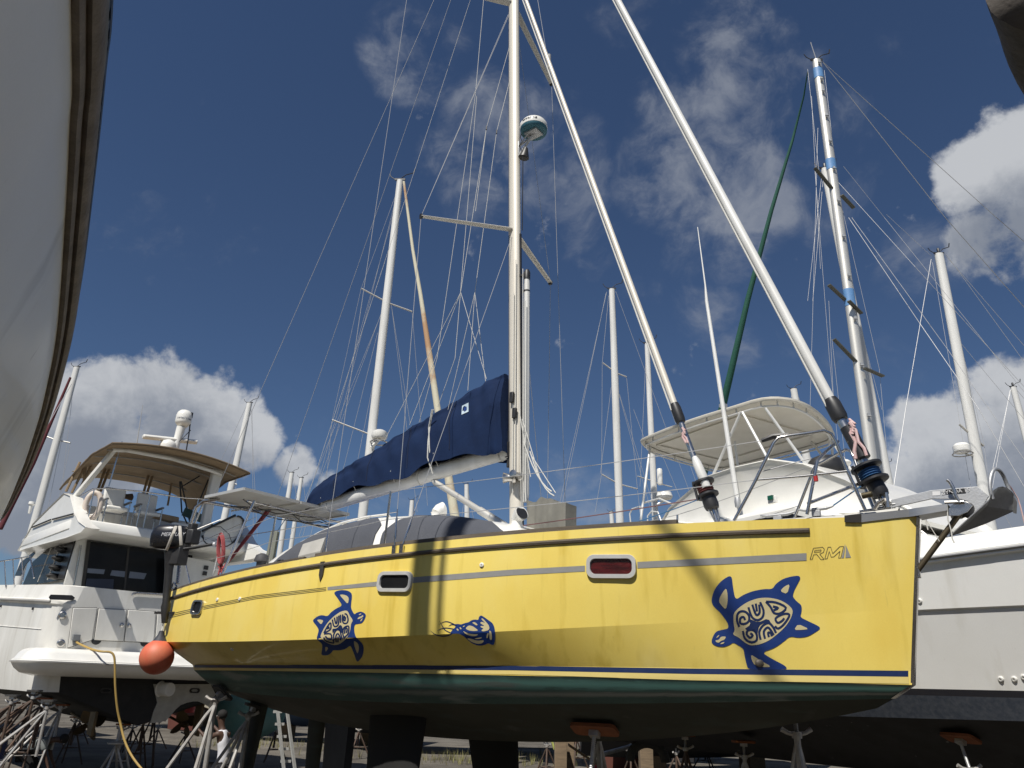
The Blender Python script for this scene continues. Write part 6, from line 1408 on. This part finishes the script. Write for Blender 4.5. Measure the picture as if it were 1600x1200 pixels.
# tall rig on the right with mast steps and blue bands
t3, B3, F3 = bg_boat('tall mast with folding steps and blue tape bands, green sleeve on its forestay', (1276,95), (1368,760), 18, .128, [],
   [(1262,108,1280,270),(1284,95,1477,340,18,19,.012),(1477,340,1602,482,19,20,.012),(1285,96,1557,340,18,19,.011),(1557,340,1640,412,19,20,.011),(1288,110,1340,560,18),(1278,200,1264,700,18),(1286,282,1270,470,18),(1295,470,1303,640,18),(1300,530,1325,760,18),(1374,577,1385,700,18),(1273,262,1296,560,18),(1268,150,1282,420,18),(1310,300,1374,577,18),(1296,560,1310,700,18)],
   ([(1262,112,18),(1256,150,18.6),(1238,220,18.9),(1205,330,19.4),(1168,470,20),(1140,590,20.6),(1128,640,21),(1095,755,22)], [.016,.024,.042,.062,.082,.10,.108,.115], greenfurl), 55, 13, 0, 2, 'whip', alu, .12)
bm_ = mat('blue tape', (.12,.27,.52), .5, scale=6)
ax0, ax1 = at(1276,95,18), at(1368,760,18)
def onm(y): return ax0.lerp(ax1, (y-95)/665)
for y0, y1 in ((111,130),(280,298),(492,517)):
    m = MB(); m.tube([onm(y0), onm(y1)], .118, 14, flat=1.25); m.build('tape_band', bm_, t3)
for k, y in enumerate((105,137,160,206,252,300,355,413,474,538,604,672,735)):
    c = onm(y) - V((0,.14,0)); m = MB(); m.box(c, (.045,.06,.12)); m.tube([c+V((-.05,-.03,-.02)), c+V((.05,-.03,-.02))], .02, 6); m.build('mast_step', galv, t3)
for (x0,y0,x1,y1) in ((1273,262,1306,302),(1295,445,1322,470),(1303,530,1345,573),(1350,575,1380,588),(1326,470,1346,490),(1315,305,1334,325)):
    a, b = at(x0,y0,17.7), at(x1,y1,18); m = MB(); m.beam(a, b, .10, .035); m.build('spreader', mat('dark grey spreader', (.10,.10,.085), .6, .3), t3)
bg_boat('white mast half hidden directly behind the tall mast with steps', (1289,264), (1392,780), 22.5, .15, [], [(1285,265,1262,470),(1326,340,1437,505,22,21,.011),(1437,505,1530,640,21,20,.011),(1530,640,1600,760,20,19.5,.011),(1331,340,1480,545,22,21,.010),(1480,545,1640,775,21,20,.010),(1318,260,1382,340),(1382,340,1600,612,22,21,.008),(1335,475,1378,640),(1310,285,1430,417,22,21,.009),(1430,417,1640,648,21,20,.009)], None, 60, 12, 0, 0, 'light', mastwhite, .13)
t4, _, _ = bg_boat('white mast carrying a small radar beside the anchor at the right', (1467,397), (1553,850), 24, .165, [(1499,663,1519,681),(1521,683,1537,697)],
   [(1455,405,1415,640,24,22,.014),(1415,640,1395,770,22,21,.014),(1473,394,1600,540,24,24,.009),(1476,394,1640,620,24,24,.009),(1457,410,1500,662),(1500,664,1530,840),(1470,400,1538,696),(1538,698,1550,800),(1455,400,1385,335),(1488,520,1600,655),(1545,760,1640,930),(1560,880,1640,990)], None, 70, 12, 0, 1, 'light', mastwhite, .14)
c = at(1503,703,23.7); m = MB(); m.lathe([(.2,-.1),(.26,-.06),(.26,.12),(.2,.2),(.05,.22)], c, n=18); m.build('radar_dome', white, t4); m = MB(); m.tube([c+V((.3*cos(a),.3*sin(a),-.14)) for a in [2*pi*k/14 for k in range(14)]], .02, 5, closed=True); m.tube([c+V((.1,0,-.14)), at(1521,712,24)], .03, 6); m.build('radar_guard', steel, t4)
bg_boat('white mast with wind gear cut off at the far right edge', (1583,605), (1608,700), 36, .17, [], [(1578,610,1537,838),(1586,606,1640,670),(1580,606,1527,838)], None, 70, 11, 1, 0, 'light')
bg_boat('white mast rising through the clouds left of the motor yacht', (120,574), (50,830), 37, .17, [(70,681,86,687),(87,687,110,692)], [(118,576,88,838),(110,692,88,800),(119,577,66,838),(112,600,0,790,36,30,.02)], ([(110,590,36.6),(52,724,36),(0,826,35)], [.06,.10,.12], redfurl), 50, 11, 0, 1)
bg_boat('slim white mast between the tan bimini and the solar panels', (390,630), (350,812), 41, .17, [(358,753,370,757)], [(386,632,290,838),(392,634,402,838),(394,640,396,850),(388,632,357,838)], None, 60, 11, 2, 1)
bg_boat('short white mast far off just left of the boom end', (456,739), (446,805), 55, .18, [], [(455,741,440,800),(457,741,468,800)], None, 60, 10, 0, 0)
bg_boat('second short far mast beside the boom end with a wind vane', (471,747), (463,800), 58, .16, [], [(470,749,455,800),(473,749,480,800)], None, 60, 10, 0, 0)
bg_boat('small far mast seen under the navy sail cover, left of the vang', (729,757), (730,825), 60, .2, [], [(728,758,720,822),(730,758,742,822)], None, 60, 10, 0, 1)
bg_boat('small far mast above the pale coachroof between boom and cabin', (644,782), (641,820), 62, .2, [], [(645,784,652,820)], None, 60, 10, 0, 1)
bg_boat('white mast top peeping over the rear of the cream hardtop', (1240,608), (1246,640), 38, .20, [], [(1244,612,1260,650),(1238,612,1230,650)], None, 70, 10, 0, 0)
bg_boat('short pole mast to the right of the big furler drum', (1383,728), (1391,790), 44, .17, [], [(1383,730,1372,800)], None, 70, 10, 0, 0)
bg_boat('stub of a white mast just right of the yellow boat mast at deck level', (955,800), (957,825), 64, .2, [], [], None, 60, 10, 2, 0)
# dark hulls low down beyond the keels
def far_hull(label, x, Y, L, ang, zb, zt, hc, ac):
    zb += GZ; zt += GZ; p = at(x, 1150, Y); t = thing('motorboat', label, 'motorboat', V((p.x,p.y,GZ)), 0, 'hulls standing far behind the keels'); F = Frame((p.x,p.y), ang); m = MB(); n = MB(); o = MB()
    for sd in (1,-1):
        S_ = [(b, 1.9*max(.03,1-max(0,b/(L*.5))**2.2)) for b in [-L*.5+L*i/14 for i in range(15)]]
        n.loft([[F.w(0,b,zb+.5*max(0,b/L)**2), F.w(sd*h*.9,b,zb+.55)] for b, h in S_]); m.loft([[F.w(sd*h*.9,b,zb+.55), F.w(sd*h,b,zt+.2*max(0,b/L))] for b, h in S_]); o.loft([[F.w(0,b,zt+.12), F.w(sd*h,b,zt+.2*max(0,b/L))] for b, h in S_])
    m.add([F.w(1.71,-L*.5,zb+.55),F.w(0,-L*.5,zb),F.w(-1.71,-L*.5,zb+.55),F.w(-1.9,-L*.5,zt),F.w(1.9,-L*.5,zt)], [(0,1,2,3,4)])
    n.build('bottom', antis[ac], t); m.build('topsides', hull_cols[hc], t); o.build('deck', deck_m, t)
    c_ = MB(); c_.prism([F.w(1.2,b,z) for b, z in ((-L*.2,zt),(-L*.18,zt+1.2),(L*.08,zt+1.15),(L*.2,zt+.1))], F.ex*-2.4); c_.build('cabin', white, t, bevel=.08)
    for b in (-L*.28, L*.2):
        w_ = MB(); w_.box(F.w(0,b,(zb+GZ)*.5+.05), (.5,.7,zb-GZ+.1), F.ex, F.ey); w_.build('timber_cradle', MATS['rough timber'], t)
    return t
far_hull('dark blue motorboat hull low behind the two black keels', 690, 33, 9, 95, .55, 1.7, 1, 0)
far_hull('black bottomed motorboat seen under the orange stand pad', 1085, 27, 9, 120, .5, 1.65, 3, 0)
far_hull('pale motorboat on timber cradles beyond the ladder', 500, 36, 8, 80, .6, 2.1, 0, 2)
far_hull('cream motorboat far behind the legs under the left yacht', 330, 44, 9, 30, .7, 2.5, 2, 1)
teal = mat('faded teal tarpaulin', (.10,.25,.26), .7, col2=(.2,.32,.32), scale=3, amt=.6, bump=.4)
m = MB(); c = at(388,1112,24); m.sphere(c, 1.0, 18, 10, (1.1,.7,.75)); tag(m.build('covered_dinghy', teal), 'upturned dinghy under a faded teal cover behind the stands', 'dinghy')
m = MB(); m.lathe([(.16,-.22),(.2,.2),(.2,.22)], at(297,1102,27), n=16); tag(m.build('bucket', mat('red plastic', (.5,.05,.04), .5)), 'red bucket seen through the propeller tunnel of the left yacht', 'bucket')
m = MB(); m.lathe([(.18,-.3),(.2,.28),(.2,.3)], at(-9,1178,18.5), n=16); tag(m.build('barrel', mat('dark blue plastic', (.012,.02,.09), .5)), 'dark blue barrel at the bottom left corner', 'barrel')

# ================================================================ BOAT STANDS
orange = mat('rust orange plywood pad', (.24,.075,.022), .75, col2=(.12,.04,.02), scale=6, amt=.7)
standm = mat('worn silver stand paint', (.46,.46,.45), .5, .4, col2=(.22,.17,.13), scale=7, amt=.7); standd = mat('dark rusty stand paint', (.07,.055,.045), .65, .3, col2=(.15,.08,.05), scale=7, amt=.7)
def stand(label, padp, padn, apex, foot_r, mm, a0=0.3, nleg=4, base=None, group='stands propping up the boats', pad_s=(.34,.34), padm=None, lean=(0,0)):
    """padp: pad centre, apex: where the legs meet the screw tube"""
    ah = apex.z-GZ; t = thing('boat_stand', label, 'boat stand', V((apex.x, apex.y, GZ)), 0, group)
    n = V(padn).normalized(); x = n.cross(V((0,0,1))); x = x.normalized() if x.length > .05 else V((1,0,0)); y = n.cross(x)
    m = MB(); q = rrect(pad_s[0], pad_s[1], .06, 3); m.prism([padp + x*p[0] + y*p[1] for p in q], -n*.035); m.build('pad', padm or orange, t)
    m = MB(); m.box(padp - n*.06, (.10,.10,.06), x, y, n); m.build('pad_bracket', standm, t)
    m = MB(); pts = [padp - n*.07, apex]; k = 26; L_ = (pts[1]-pts[0]).length; pl = []; rs_ = []
    for i in range(k*2+1): pl.append(pts[0].lerp(pts[1], i/(k*2))); rs_.append(.019 if i % 2 else .023)
    m.tube(pl, rs_, 8); m.build('screw', galv, t)
    m = MB(); ax = (pts[0]-apex).normalized(); m.lathe([(.05,-.03),(.05,.03)], apex, ax, 12)
    for s_ in (1,-1): m.tube([apex, apex+RT*(.09*s_)+V((0,0,.02)), apex+RT*(.15*s_)+V((0,0,.055))], [.022,.02,.026], 8)
    m.build('wing_nut', standm, t)
    for k in range(nleg):
        a = a0 + 2*pi*k/nleg; f = V((apex.x+lean[0]+foot_r*cos(a), apex.y+lean[1]+foot_r*sin(a), GZ+.02)); m = MB(); mid = apex.lerp(f,.08)+V((0,0,-.02)); m.tube([apex-V((0,0,.05)), mid, f], .024, 8); m.build('leg', mm, t)
    m = MB(); m.tube([apex-V((0,0,.02)), apex-V((0,0,ah*.55))], .032, 10); 
    m.build('tube', mm, t)
    for k in range(nleg):
        a, b = (V((apex.x+lean[0]*.6+foot_r*.6*cos(a0+2*pi*j/nleg), apex.y+lean[1]*.6+foot_r*.6*sin(a0+2*pi*j/nleg), GZ+ah*.4)) for j in (k, k+1)); m = MB(); m.tube([a, b], .012, 6); m.build('brace', mm, t)
    return t
def hull_pad(x, y):
    h = hit(x, y); return h[0] + h[1]*.04, h[1]
p, n = hull_pad(930, 1131); stand('stand with a tilted orange pad under the middle of the yellow hull', p, -n, V((p.x-.08, p.y-.12, .72)), .55, standm, .2, 3, pad_s=(.48,.30))
p, n = hull_pad(352, 1077); stand('stand with silver legs nearest the stern of the yellow sailboat', p, -n, p+V((-.05,-.1,-.12)), .62, standm, 3.4, 3, pad_s=(.3,.3), padm=rubber, lean=(-.42,-.55))
p, n = hull_pad(402, 1098); stand('stand with silver legs ahead of the dark rudder of the yellow sailboat', p, -n, p+V((-.06,-.1,-.14)), .55, standm, 3.7, 4, pad_s=(.3,.3), padm=rubber, lean=(-.45,-.5))
sp_ = lambda s, t: (yw(s,t,lerp(CURV['cen'][0](s), CURV['chi'][0](min(s,9.2)), t/CURV['chi'][1](s))-.04))
for s, t, lab in ((1.35,-.45,'stand with a wing nut under the far side of the yellow bow'),(4.0,-1.0,'stand under the far side of the yellow hull ahead of its keels'),(7.6,-1.05,'dark stand under the far side of the yellow hull behind its keels')):
    p = yw(s, t, lerp(CURV['cen'][0](s), CURV['chi'][0](s), abs(t)/CURV['chi'][1](s))-.05); stand(lab, p, V((0,0,1)), p+V((0,0,-.25)), .5, standm if s < 5 else standd, .6, 3)
def sf_pad(x, y):
    r = ray(x, y)
    for k in range(800):
        p = CAM + r*((8.5+k*.01)/r.y); a, b, z = RF.loc(p); q = rsec(b)
        if z > 1.42 or a < 0: continue
        if z >= lerp(q[0][1], q[1][1], min(1, a/q[1][0])) : return p
    return CAM + r*(11/r.y)
p = sf_pad(1500,1146); stand('stand with a dull orange pad under the white sportfishing boat', p+V((0,0,-.04)), (RF.ex*-.35+V((0,0,1))), p+V((.02,-.05,-.42)), .5, standm, .9, 3, pad_s=(.42,.30))
p = RF.w(.9, -1.0, .95); stand('stand under the aft half of the sportfishing boat', p, V((0,0,1)), p+V((0,0,-.25)), .5, standd, .4, 3)
p = RF.w(1.1, .6, .95); stand('stand under the flybridge part of the sportfishing boat', p, V((0,0,1)), p+V((0,0,-.25)), .5, standm, 1.1, 3)
for i, (a, b, z, x, lab, mm) in enumerate(((.45,.35,1.12,3.0,'dark stand at the outermost corner of the left yacht stern',standd),(.9,.5,.98,3.3,'stand with pale legs beside the bending person',standm),(2.35,.3,.55,0,'stand with a round cap under the middle of the left yacht stern',standm),(4.2,3.2,.9,0,'dark stand under the far half of the left yacht bottom',standd),(1.0,3.6,.9,0,'dark stand further forward under the left yacht',standd),(.7,6.5,1.1,0,'stand under the forward part of the left yacht',standd),(2.6,4.8,.52,0,'low dark stand below the left yacht keel line',standd),(3.4,1.8,.62,0,'low stand between the two propellers of the left yacht',standd))):
    p = lw(a, b, z); stand(lab, p, V((0,0,1)), p+V((0,0,-.10 if x else -.14)), .75 if x else .42, mm, .5+i, 4 if x else 3, lean=(-.7,-.55) if x else (0,0), pad_s=(.34,.2))
for i, (x, y, Y, tx, lab, mm) in enumerate(((52,1090,18.4,-1.5,'dark stand with long legs at the far left beside the bending person',standd),(74,1106,17.9,-1.25,'stand with long pale legs crossing in front of the bending person',standm),(18,1098,18.0,-1.4,'dark stand cut off by the left edge of the picture',standd))):
    a = at(x, y, Y); stand(lab, a+V((0,0,.16)), V((0,0,1)), a, .55, mm, 2.4+i*.5, 4, lean=(tx,-.5), pad_s=(.3,.2), padm=rubber)
m = MB(); c = lw(2.35,-.2,.0); c2 = at(183,1160,c.y); m.lathe([(.10,-.05),(.20,-.04),(.22,-.02),(.22,.0),(.08,.03)], c2, n=18); m.lathe([(.04,0),(.035,.34)], c2, n=8); 
for a in (0,1.6,3.2,4.7): m.tube([c2-V((0,0,.05)), V((c2.x+.4*cos(a), c2.y+.4*sin(a), GZ+.02))], .026, 6)
tag(m.build('boat_stand', standm), 'short stand with a round plate top by the hanging yellow cord', 'boat stand', 'stands propping up the boats')
k = 0
for px, Y, z, lab in ((205,28,.9,'dark stand in the yard seen just right of the hanging yellow cord'),(245,30,.8,'dark stand behind the left propeller tunnel of the yacht'),(60,30,1.1,'dark stand in the yard behind the bending person'),(10,27,1.2,'dark stand at the far left behind the blue barrel'),(120,31,.9,'dark stand in the yard beyond the left propeller'),(290,26,.9,'dark stand seen through the propeller tunnel'),(430,27,1.0,'dark stand behind the step ladder'),
    (540,24,1.1,'dark stand just left of the near black keel'),(560,29,1.0,'dark stand farther off, left of the near black keel'),(855,24,1.0,'dark stand just right of the far black keel'),(900,27,1.1,'dark stand behind the orange pad stand'),(985,22,1.05,'dark stand left of the black tyre'),(1010,27,.9,'dark stand behind the black tyre'),(1055,24,.9,'dark stand right of the black tyre'),(1100,29,.8,'dark stand far off below the yellow bow')):
    z = z-.1; b = at(px,1150,Y); apex = V((b.x,b.y,GZ+z))
    if k == 0: st0 = stand(lab, apex+V((0,0,.3)), V((0,0,1)), apex, .45, standd, .3, 3, group='stands in the yard behind'); st0_z = z; k = 1
    else: d = dup(st0, (b.x, b.y, GZ), px*.37, lab, 'stands in the yard behind'); d.scale = (1,1,z/st0_z)

# ladder, hanging fittings, odds and ends under the yellow hull
al = mat('aluminium ladder', (.52,.52,.50), .45, .6, scale=6, amt=.5)
t = thing('ladder', 'aluminium step ladder standing behind the rudder of the yellow sailboat', 'ladder', V((at(445,1150,17).x, 17, GZ)))
for (x0,y0,x1,y1) in ((427,1112,440,1200),(441,1112,457,1200)):
    a = at(x0,y0,17); b = at(x1,y1,16.6); d = (b-a); b = a + d*((GZ+.02-a.z)/d.z); m = MB(); m.beam(a+V((0,0,.35)) - d*0, b, .06, .03); m.build('rail', al, t)
for f in (0,.22,.44,.66,.88):
    y = 1112+88*f; m = MB(); m.beam(at(427+13*f,y,16.9), at(441+16*f,y,16.9), .03, .05); m.build('rung', al, t)
m = MB(); m.tube([at(x,y,22) for x, y in ((862,1156),(866,1170),(873,1178),(883,1178),(890,1170),(893,1158))], .03, 6); tag(m.build('hose', mat('yellow green hose', (.42,.45,.12), .6)), 'yellow green hose looping down behind the orange stand pad', 'hose')
m = MB(); m.lathe([(.16,0),(.17,.45),(.14,.5),(.05,.58)], V((at(931,1190,20).x,20,GZ+.2)), n=14); tag(m.build('gas_bottle', mat('red paint', (.38,.02,.02), .4)), 'red cylinder standing behind the orange stand pad', 'gas bottle')
for i, (x, Y, w, h) in enumerate(((876,21,.30,1.3),(888,21.5,.28,1.25),(1008,23,.35,1.1))):
    p = at(x,1150,Y); m = MB(); m.box(V((p.x,p.y,GZ+h/2)), (w,w,h)); tag(m.build('timber_post', MATS['rough timber'], bevel=.015), ('thick timber prop left of the orange stand pad','second timber prop right beside the orange stand pad','timber prop below the yellow bow')[i], 'timber post', 'timber props under the far boats')
m = MB(); p = at(915,1182,19); m.box(p, (.9,.3,.06), V((.85,0,-.5)), V((0,1,0))); tag(m.build('plank', MATS['rough timber'], bevel=.01), 'short dark plank leaning below the orange stand pad', 'plank')
m = MB(); a, b = at(943,1178,20), at(1020,1157,20); m.tube([a, b], .05, 8); tag(m.build('pipe', standm), 'grey pipe slanting between the stands below the yellow hull', 'pipe')
m = MB(); c = at(1012,1190,18)
m.tube([c+V((.38*cos(a),0,.36*sin(a))) for a in [pi*k/14 for k in range(15)]], .10, 8); tag(m.build('tyre', rubber), 'half buried black tyre standing below the yellow bow', 'tyre')
p, n = hull_pad(735, 1127); m = MB(); h2 = hit(590,1133); 
if h2: m.lathe([(.05,0),(.05,.02),(.03,.03)], h2[0], h2[1], 12); m.build('seacock', bronze, yb)

# ================================================================ PEOPLE
skin = mat('dark skin', (.075,.038,.024), .55, scale=8, col2=(.05,.025,.016)); hairm = mat('black hair', (.008,.007,.006), .8, bump=.6, bscale=40)
def skinned(name, joints, edges, root, m_, parent, sub=2):
    me = bpy.data.meshes.new(name); inv = INV[parent.name]; ks = list(joints); me.from_pydata([tuple(inv @ V(joints[k][0])) for k in ks], [(ks.index(a), ks.index(b)) for a, b in edges], [])
    me.materials.append(m_); o = bpy.data.objects.new(name, me); COL.objects.link(o); o.parent = parent
    sk = o.modifiers.new('skin', 'SKIN'); sk.use_smooth_shade = True; sk.branch_smoothing = .4
    for i, k in enumerate(ks): r = joints[k][1]; r = r if isinstance(r, tuple) else (r, r); me.skin_vertices[0].data[i].radius = r; me.skin_vertices[0].data[i].use_root = (k == root)
    s = o.modifiers.new('sub', 'SUBSURF'); s.levels = s.render_levels = sub
    return o
def hand(J, E, tag_, wrist, d, side_, up):
    d, side_, up = V(d).normalized(), V(side_).normalized(), V(up).normalized(); pc = wrist + d*.05; J[tag_+'palm'] = (pc, (.036,.02)); E.append((tag_+'wrist', tag_+'palm'))
    for k, (o, L_) in enumerate(((-.028,.062),(-.010,.072),(.010,.068),(.028,.05))):
        a = pc + d*.035 + side_*o; b = a + d*L_*.5 - up*.006; c = b + d*L_*.42 - up*.022
        for q, (p, r) in enumerate(((a,.0095),(b,.0085),(c,.007))): J[f'{tag_}f{k}{q}'] = (p, r)
        E += [(tag_+'palm', f'{tag_}f{k}0'), (f'{tag_}f{k}0', f'{tag_}f{k}1'), (f'{tag_}f{k}1', f'{tag_}f{k}2')]
    a = pc - d*.02 - side_*.035; b = a + d*.03 - side_*.02 - up*.012; J[tag_+'t0'] = (a,.011); J[tag_+'t1'] = (b,.009); E += [(tag_+'palm', tag_+'t0'), (tag_+'t0', tag_+'t1')]
def face(mb_c, fwd, up, t):
    r_ = V(fwd).cross(V(up)).normalized()
    for s_ in (1,-1):
        e = MB(); e.sphere(mb_c + fwd*.093 + r_*(.032*s_) + up*.005, .012, 8, 6); e.build('eye', mat('eye white', (.5,.5,.48), .3), t)
        e = MB(); e.sphere(mb_c + r_*(.083*s_) - up*.01, .028, 8, 6, (.6,.6,1)); e.build('ear', skin, t)
    e = MB(); e.tube([mb_c+fwd*.095+up*.01, mb_c+fwd*.118-up*.025, mb_c+fwd*.098-up*.03], [.010,.014,.010], 6); e.build('nose', skin, t)
    e = MB(); e.tube([mb_c+fwd*.090-up*.055-r_*.022, mb_c+fwd*.098-up*.056, mb_c+fwd*.090-up*.055+r_*.022], .007, 6); e.build('mouth', mat('lips', (.09,.03,.03), .5), t)
# person sitting on the ground, arms raised to the propeller
Yp = 18.0
hc_ = at(346,1120,Yp); g = V((hc_.x+.16, Yp, GZ)); f_ = V((-.93,.30,0)).normalized(); sdv = V((-f_.y, f_.x, 0))
t = thing('person', 'person in a white sleeveless shirt crouching and reaching up to a yacht propeller', 'person', g)
hip = g + V((0,0,.62)); ch = hc_ + V((.10,0,-.42)); nk = hc_ + V((.03,0,-.17)); J, E = {}, []
J['hip'] = (hip, (.17,.13)); J['waist'] = (hip.lerp(ch,.45)+V((.06,0,0)), (.15,.115)); J['chest'] = (ch, (.175,.125)); J['neck'] = (nk, .062); J['headb'] = (hc_-V((0,0,.03)), (.082,.09)); J['headt'] = (hc_+V((0,0,.07)), (.083,.092))
E += [('hip','waist'),('waist','chest'),('chest','neck'),('neck','headb'),('headb','headt')]
for s_, n_ in ((1,'l'),(-1,'r')):
    sh = ch + sdv*(.19*s_) + V((0,0,.11)); el = sh + f_*.24 + V((0,0,-.14 if s_ > 0 else -.02)); wr = el + f_*.22 + V((0,0,.16)); J[n_+'sh'] = (sh,.062); J[n_+'el'] = (el,.043); J[n_+'wrist'] = (wr,.030); E += [('chest',n_+'sh'),(n_+'sh',n_+'el'),(n_+'el',n_+'wrist')]; hand(J, E, n_, wr, (wr-el), sdv, V((0,0,1)))
    th = hip + sdv*(.11*s_); kn = th + f_*.40 + V((0,0,-.12 if s_ > 0 else -.16)); an_ = V((kn.x,kn.y,GZ)) - f_*.14 + V((0,0,.08)); J[n_+'th'] = (th,.095); J[n_+'kn'] = (kn,.062); J[n_+'an'] = (an_,.042); J[n_+'toe'] = (an_+f_*.17-V((0,0,.045)),(.045,.03)); E += [('hip',n_+'th'),(n_+'th',n_+'kn'),(n_+'kn',n_+'an'),(n_+'an',n_+'toe')]
skinned('body', J, E, 'hip', skin, t); face(hc_+V((0,0,.01)), f_, V((0,0,1)), t)
sh_ = {k: (J[k][0], tuple(v+.022 for v in (J[k][1] if isinstance(J[k][1], tuple) else (J[k][1],)*2))) for k in ('hip','waist','chest')}; sh_['top'] = (nk-V((0,0,.05)), (.095,.08)); sh_['ls'] = (J['lsh'][0].lerp(ch,.3), .085); sh_['rs'] = (J['rsh'][0].lerp(ch,.3), .085)
skinned('shirt', sh_, [('hip','waist'),('waist','chest'),('chest','top'),('chest','ls'),('chest','rs')], 'hip', mat('white cotton', (.66,.66,.70), .9, scale=6, bump=.3, bscale=12), t)
tr_ = {k: (J[k][0], (J[k][1]+.02 if not isinstance(J[k][1], tuple) else tuple(v+.028 for v in J[k][1]))) for k in ('hip','lth','lkn','rth','rkn')}; tr_['la'] = (J['lan'][0]+V((0,0,.05)), .062); tr_['ra'] = (J['ran'][0]+V((0,0,.05)), .062)
skinned('trousers', tr_, [('hip','lth'),('lth','lkn'),('lkn','la'),('hip','rth'),('rth','rkn'),('rkn','ra')], 'hip', mat('dark trousers', (.02,.02,.024), .9, scale=5), t)
m = MB(); m.sphere(hc_+V((0,0,.045))-f_*.018, .108, 14, 10, (.98,.98,.95)); m.build('hair', hairm, t)
# person bending over under the yacht quarter
Yp = 19.8
hipx = at(47,1158,Yp); g = V((hipx.x, Yp, GZ)); f_ = V((.97,.2,0)).normalized(); sdv = V((-f_.y, f_.x, 0))
t = thing('person', 'person in a grey shirt and black trousers bending forward under the left yacht', 'person', g)
hip = V((g.x, g.y, GZ+.70)); J, E = {}, []
ch = hip + f_*.36 + V((0,0,.22)); nk = ch + f_*.18 + V((0,0,.06)); hd = nk + f_*.13 - V((0,0,.02))
J['hip'] = (hip,(.17,.14)); J['waist'] = (hip.lerp(ch,.5)+V((0,0,.06)),(.155,.13)); J['chest'] = (ch,(.18,.135)); J['neck'] = (nk,.062); J['headb'] = (hd,(.085,.085)); J['headt'] = (hd+f_*.09-V((0,0,.02)),(.084,.088))
E += [('hip','waist'),('waist','chest'),('chest','neck'),('neck','headb'),('headb','headt')]
for s_, n_ in ((1,'l'),(-1,'r')):
    sh = ch + sdv*(.2*s_); el = sh + f_*.08 + V((0,0,-.28)); wr = el + f_*.12 + V((0,0,-.22)); J[n_+'sh'] = (sh,.066); J[n_+'el'] = (el,.045); J[n_+'wrist'] = (wr,.031); E += [('chest',n_+'sh'),(n_+'sh',n_+'el'),(n_+'el',n_+'wrist')]; hand(J, E, n_, wr, wr-el, sdv, f_)
    th = hip + sdv*(.11*s_) - V((0,0,.06)); kn = th + f_*(.24+.04*s_) - V((0,0,.27)); an_ = V((kn.x,kn.y,GZ+.09)) - f_*.20; J[n_+'th'] = (th,.1); J[n_+'kn'] = (kn,.066); J[n_+'an'] = (an_,.044); J[n_+'toe'] = (an_+f_*.17-V((0,0,.05)),(.045,.03)); E += [('hip',n_+'th'),(n_+'th',n_+'kn'),(n_+'kn',n_+'an'),(n_+'an',n_+'toe')]
skinned('body', J, E, 'hip', skin, t); face(hd+f_*.04, (f_*.3-V((0,0,.95))).normalized(), (f_+V((0,0,.3))).normalized(), t)
sh_ = {k: (J[k][0], tuple(v+.03 for v in (J[k][1] if isinstance(J[k][1], tuple) else (J[k][1],)*2))) for k in ('hip','waist','chest')}; sh_['top'] = (nk-f_*.05, .09)
for n_ in 'lr': sh_[n_+'s'] = (J[n_+'sh'][0], .09); sh_[n_+'e'] = (J[n_+'sh'][0].lerp(J[n_+'el'][0],.7), .075)
skinned('shirt', sh_, [('hip','waist'),('waist','chest'),('chest','top'),('chest','ls'),('ls','le'),('chest','rs'),('rs','re')], 'hip', mat('grey cotton', (.17,.185,.18), .9, scale=6, bump=.4, bscale=10), t)
tr_ = {k: (J[k][0], (J[k][1]+.022 if not isinstance(J[k][1], tuple) else tuple(v+.02 for v in J[k][1]))) for k in ('hip','lth','lkn','rth','rkn')}; tr_['la'] = (J['lan'][0]+V((0,0,.04)), .07); tr_['ra'] = (J['ran'][0]+V((0,0,.04)), .07)
skinned('trousers', tr_, [('hip','lth'),('lth','lkn'),('lkn','la'),('hip','rth'),('rth','rkn'),('rkn','ra')], 'hip', mat('black trousers', (.012,.012,.013), .9, scale=5), t)
m = MB(); m.sphere(hd+f_*.05+V((0,0,.03)), .105, 14, 10); m.build('hair', hairm, t)
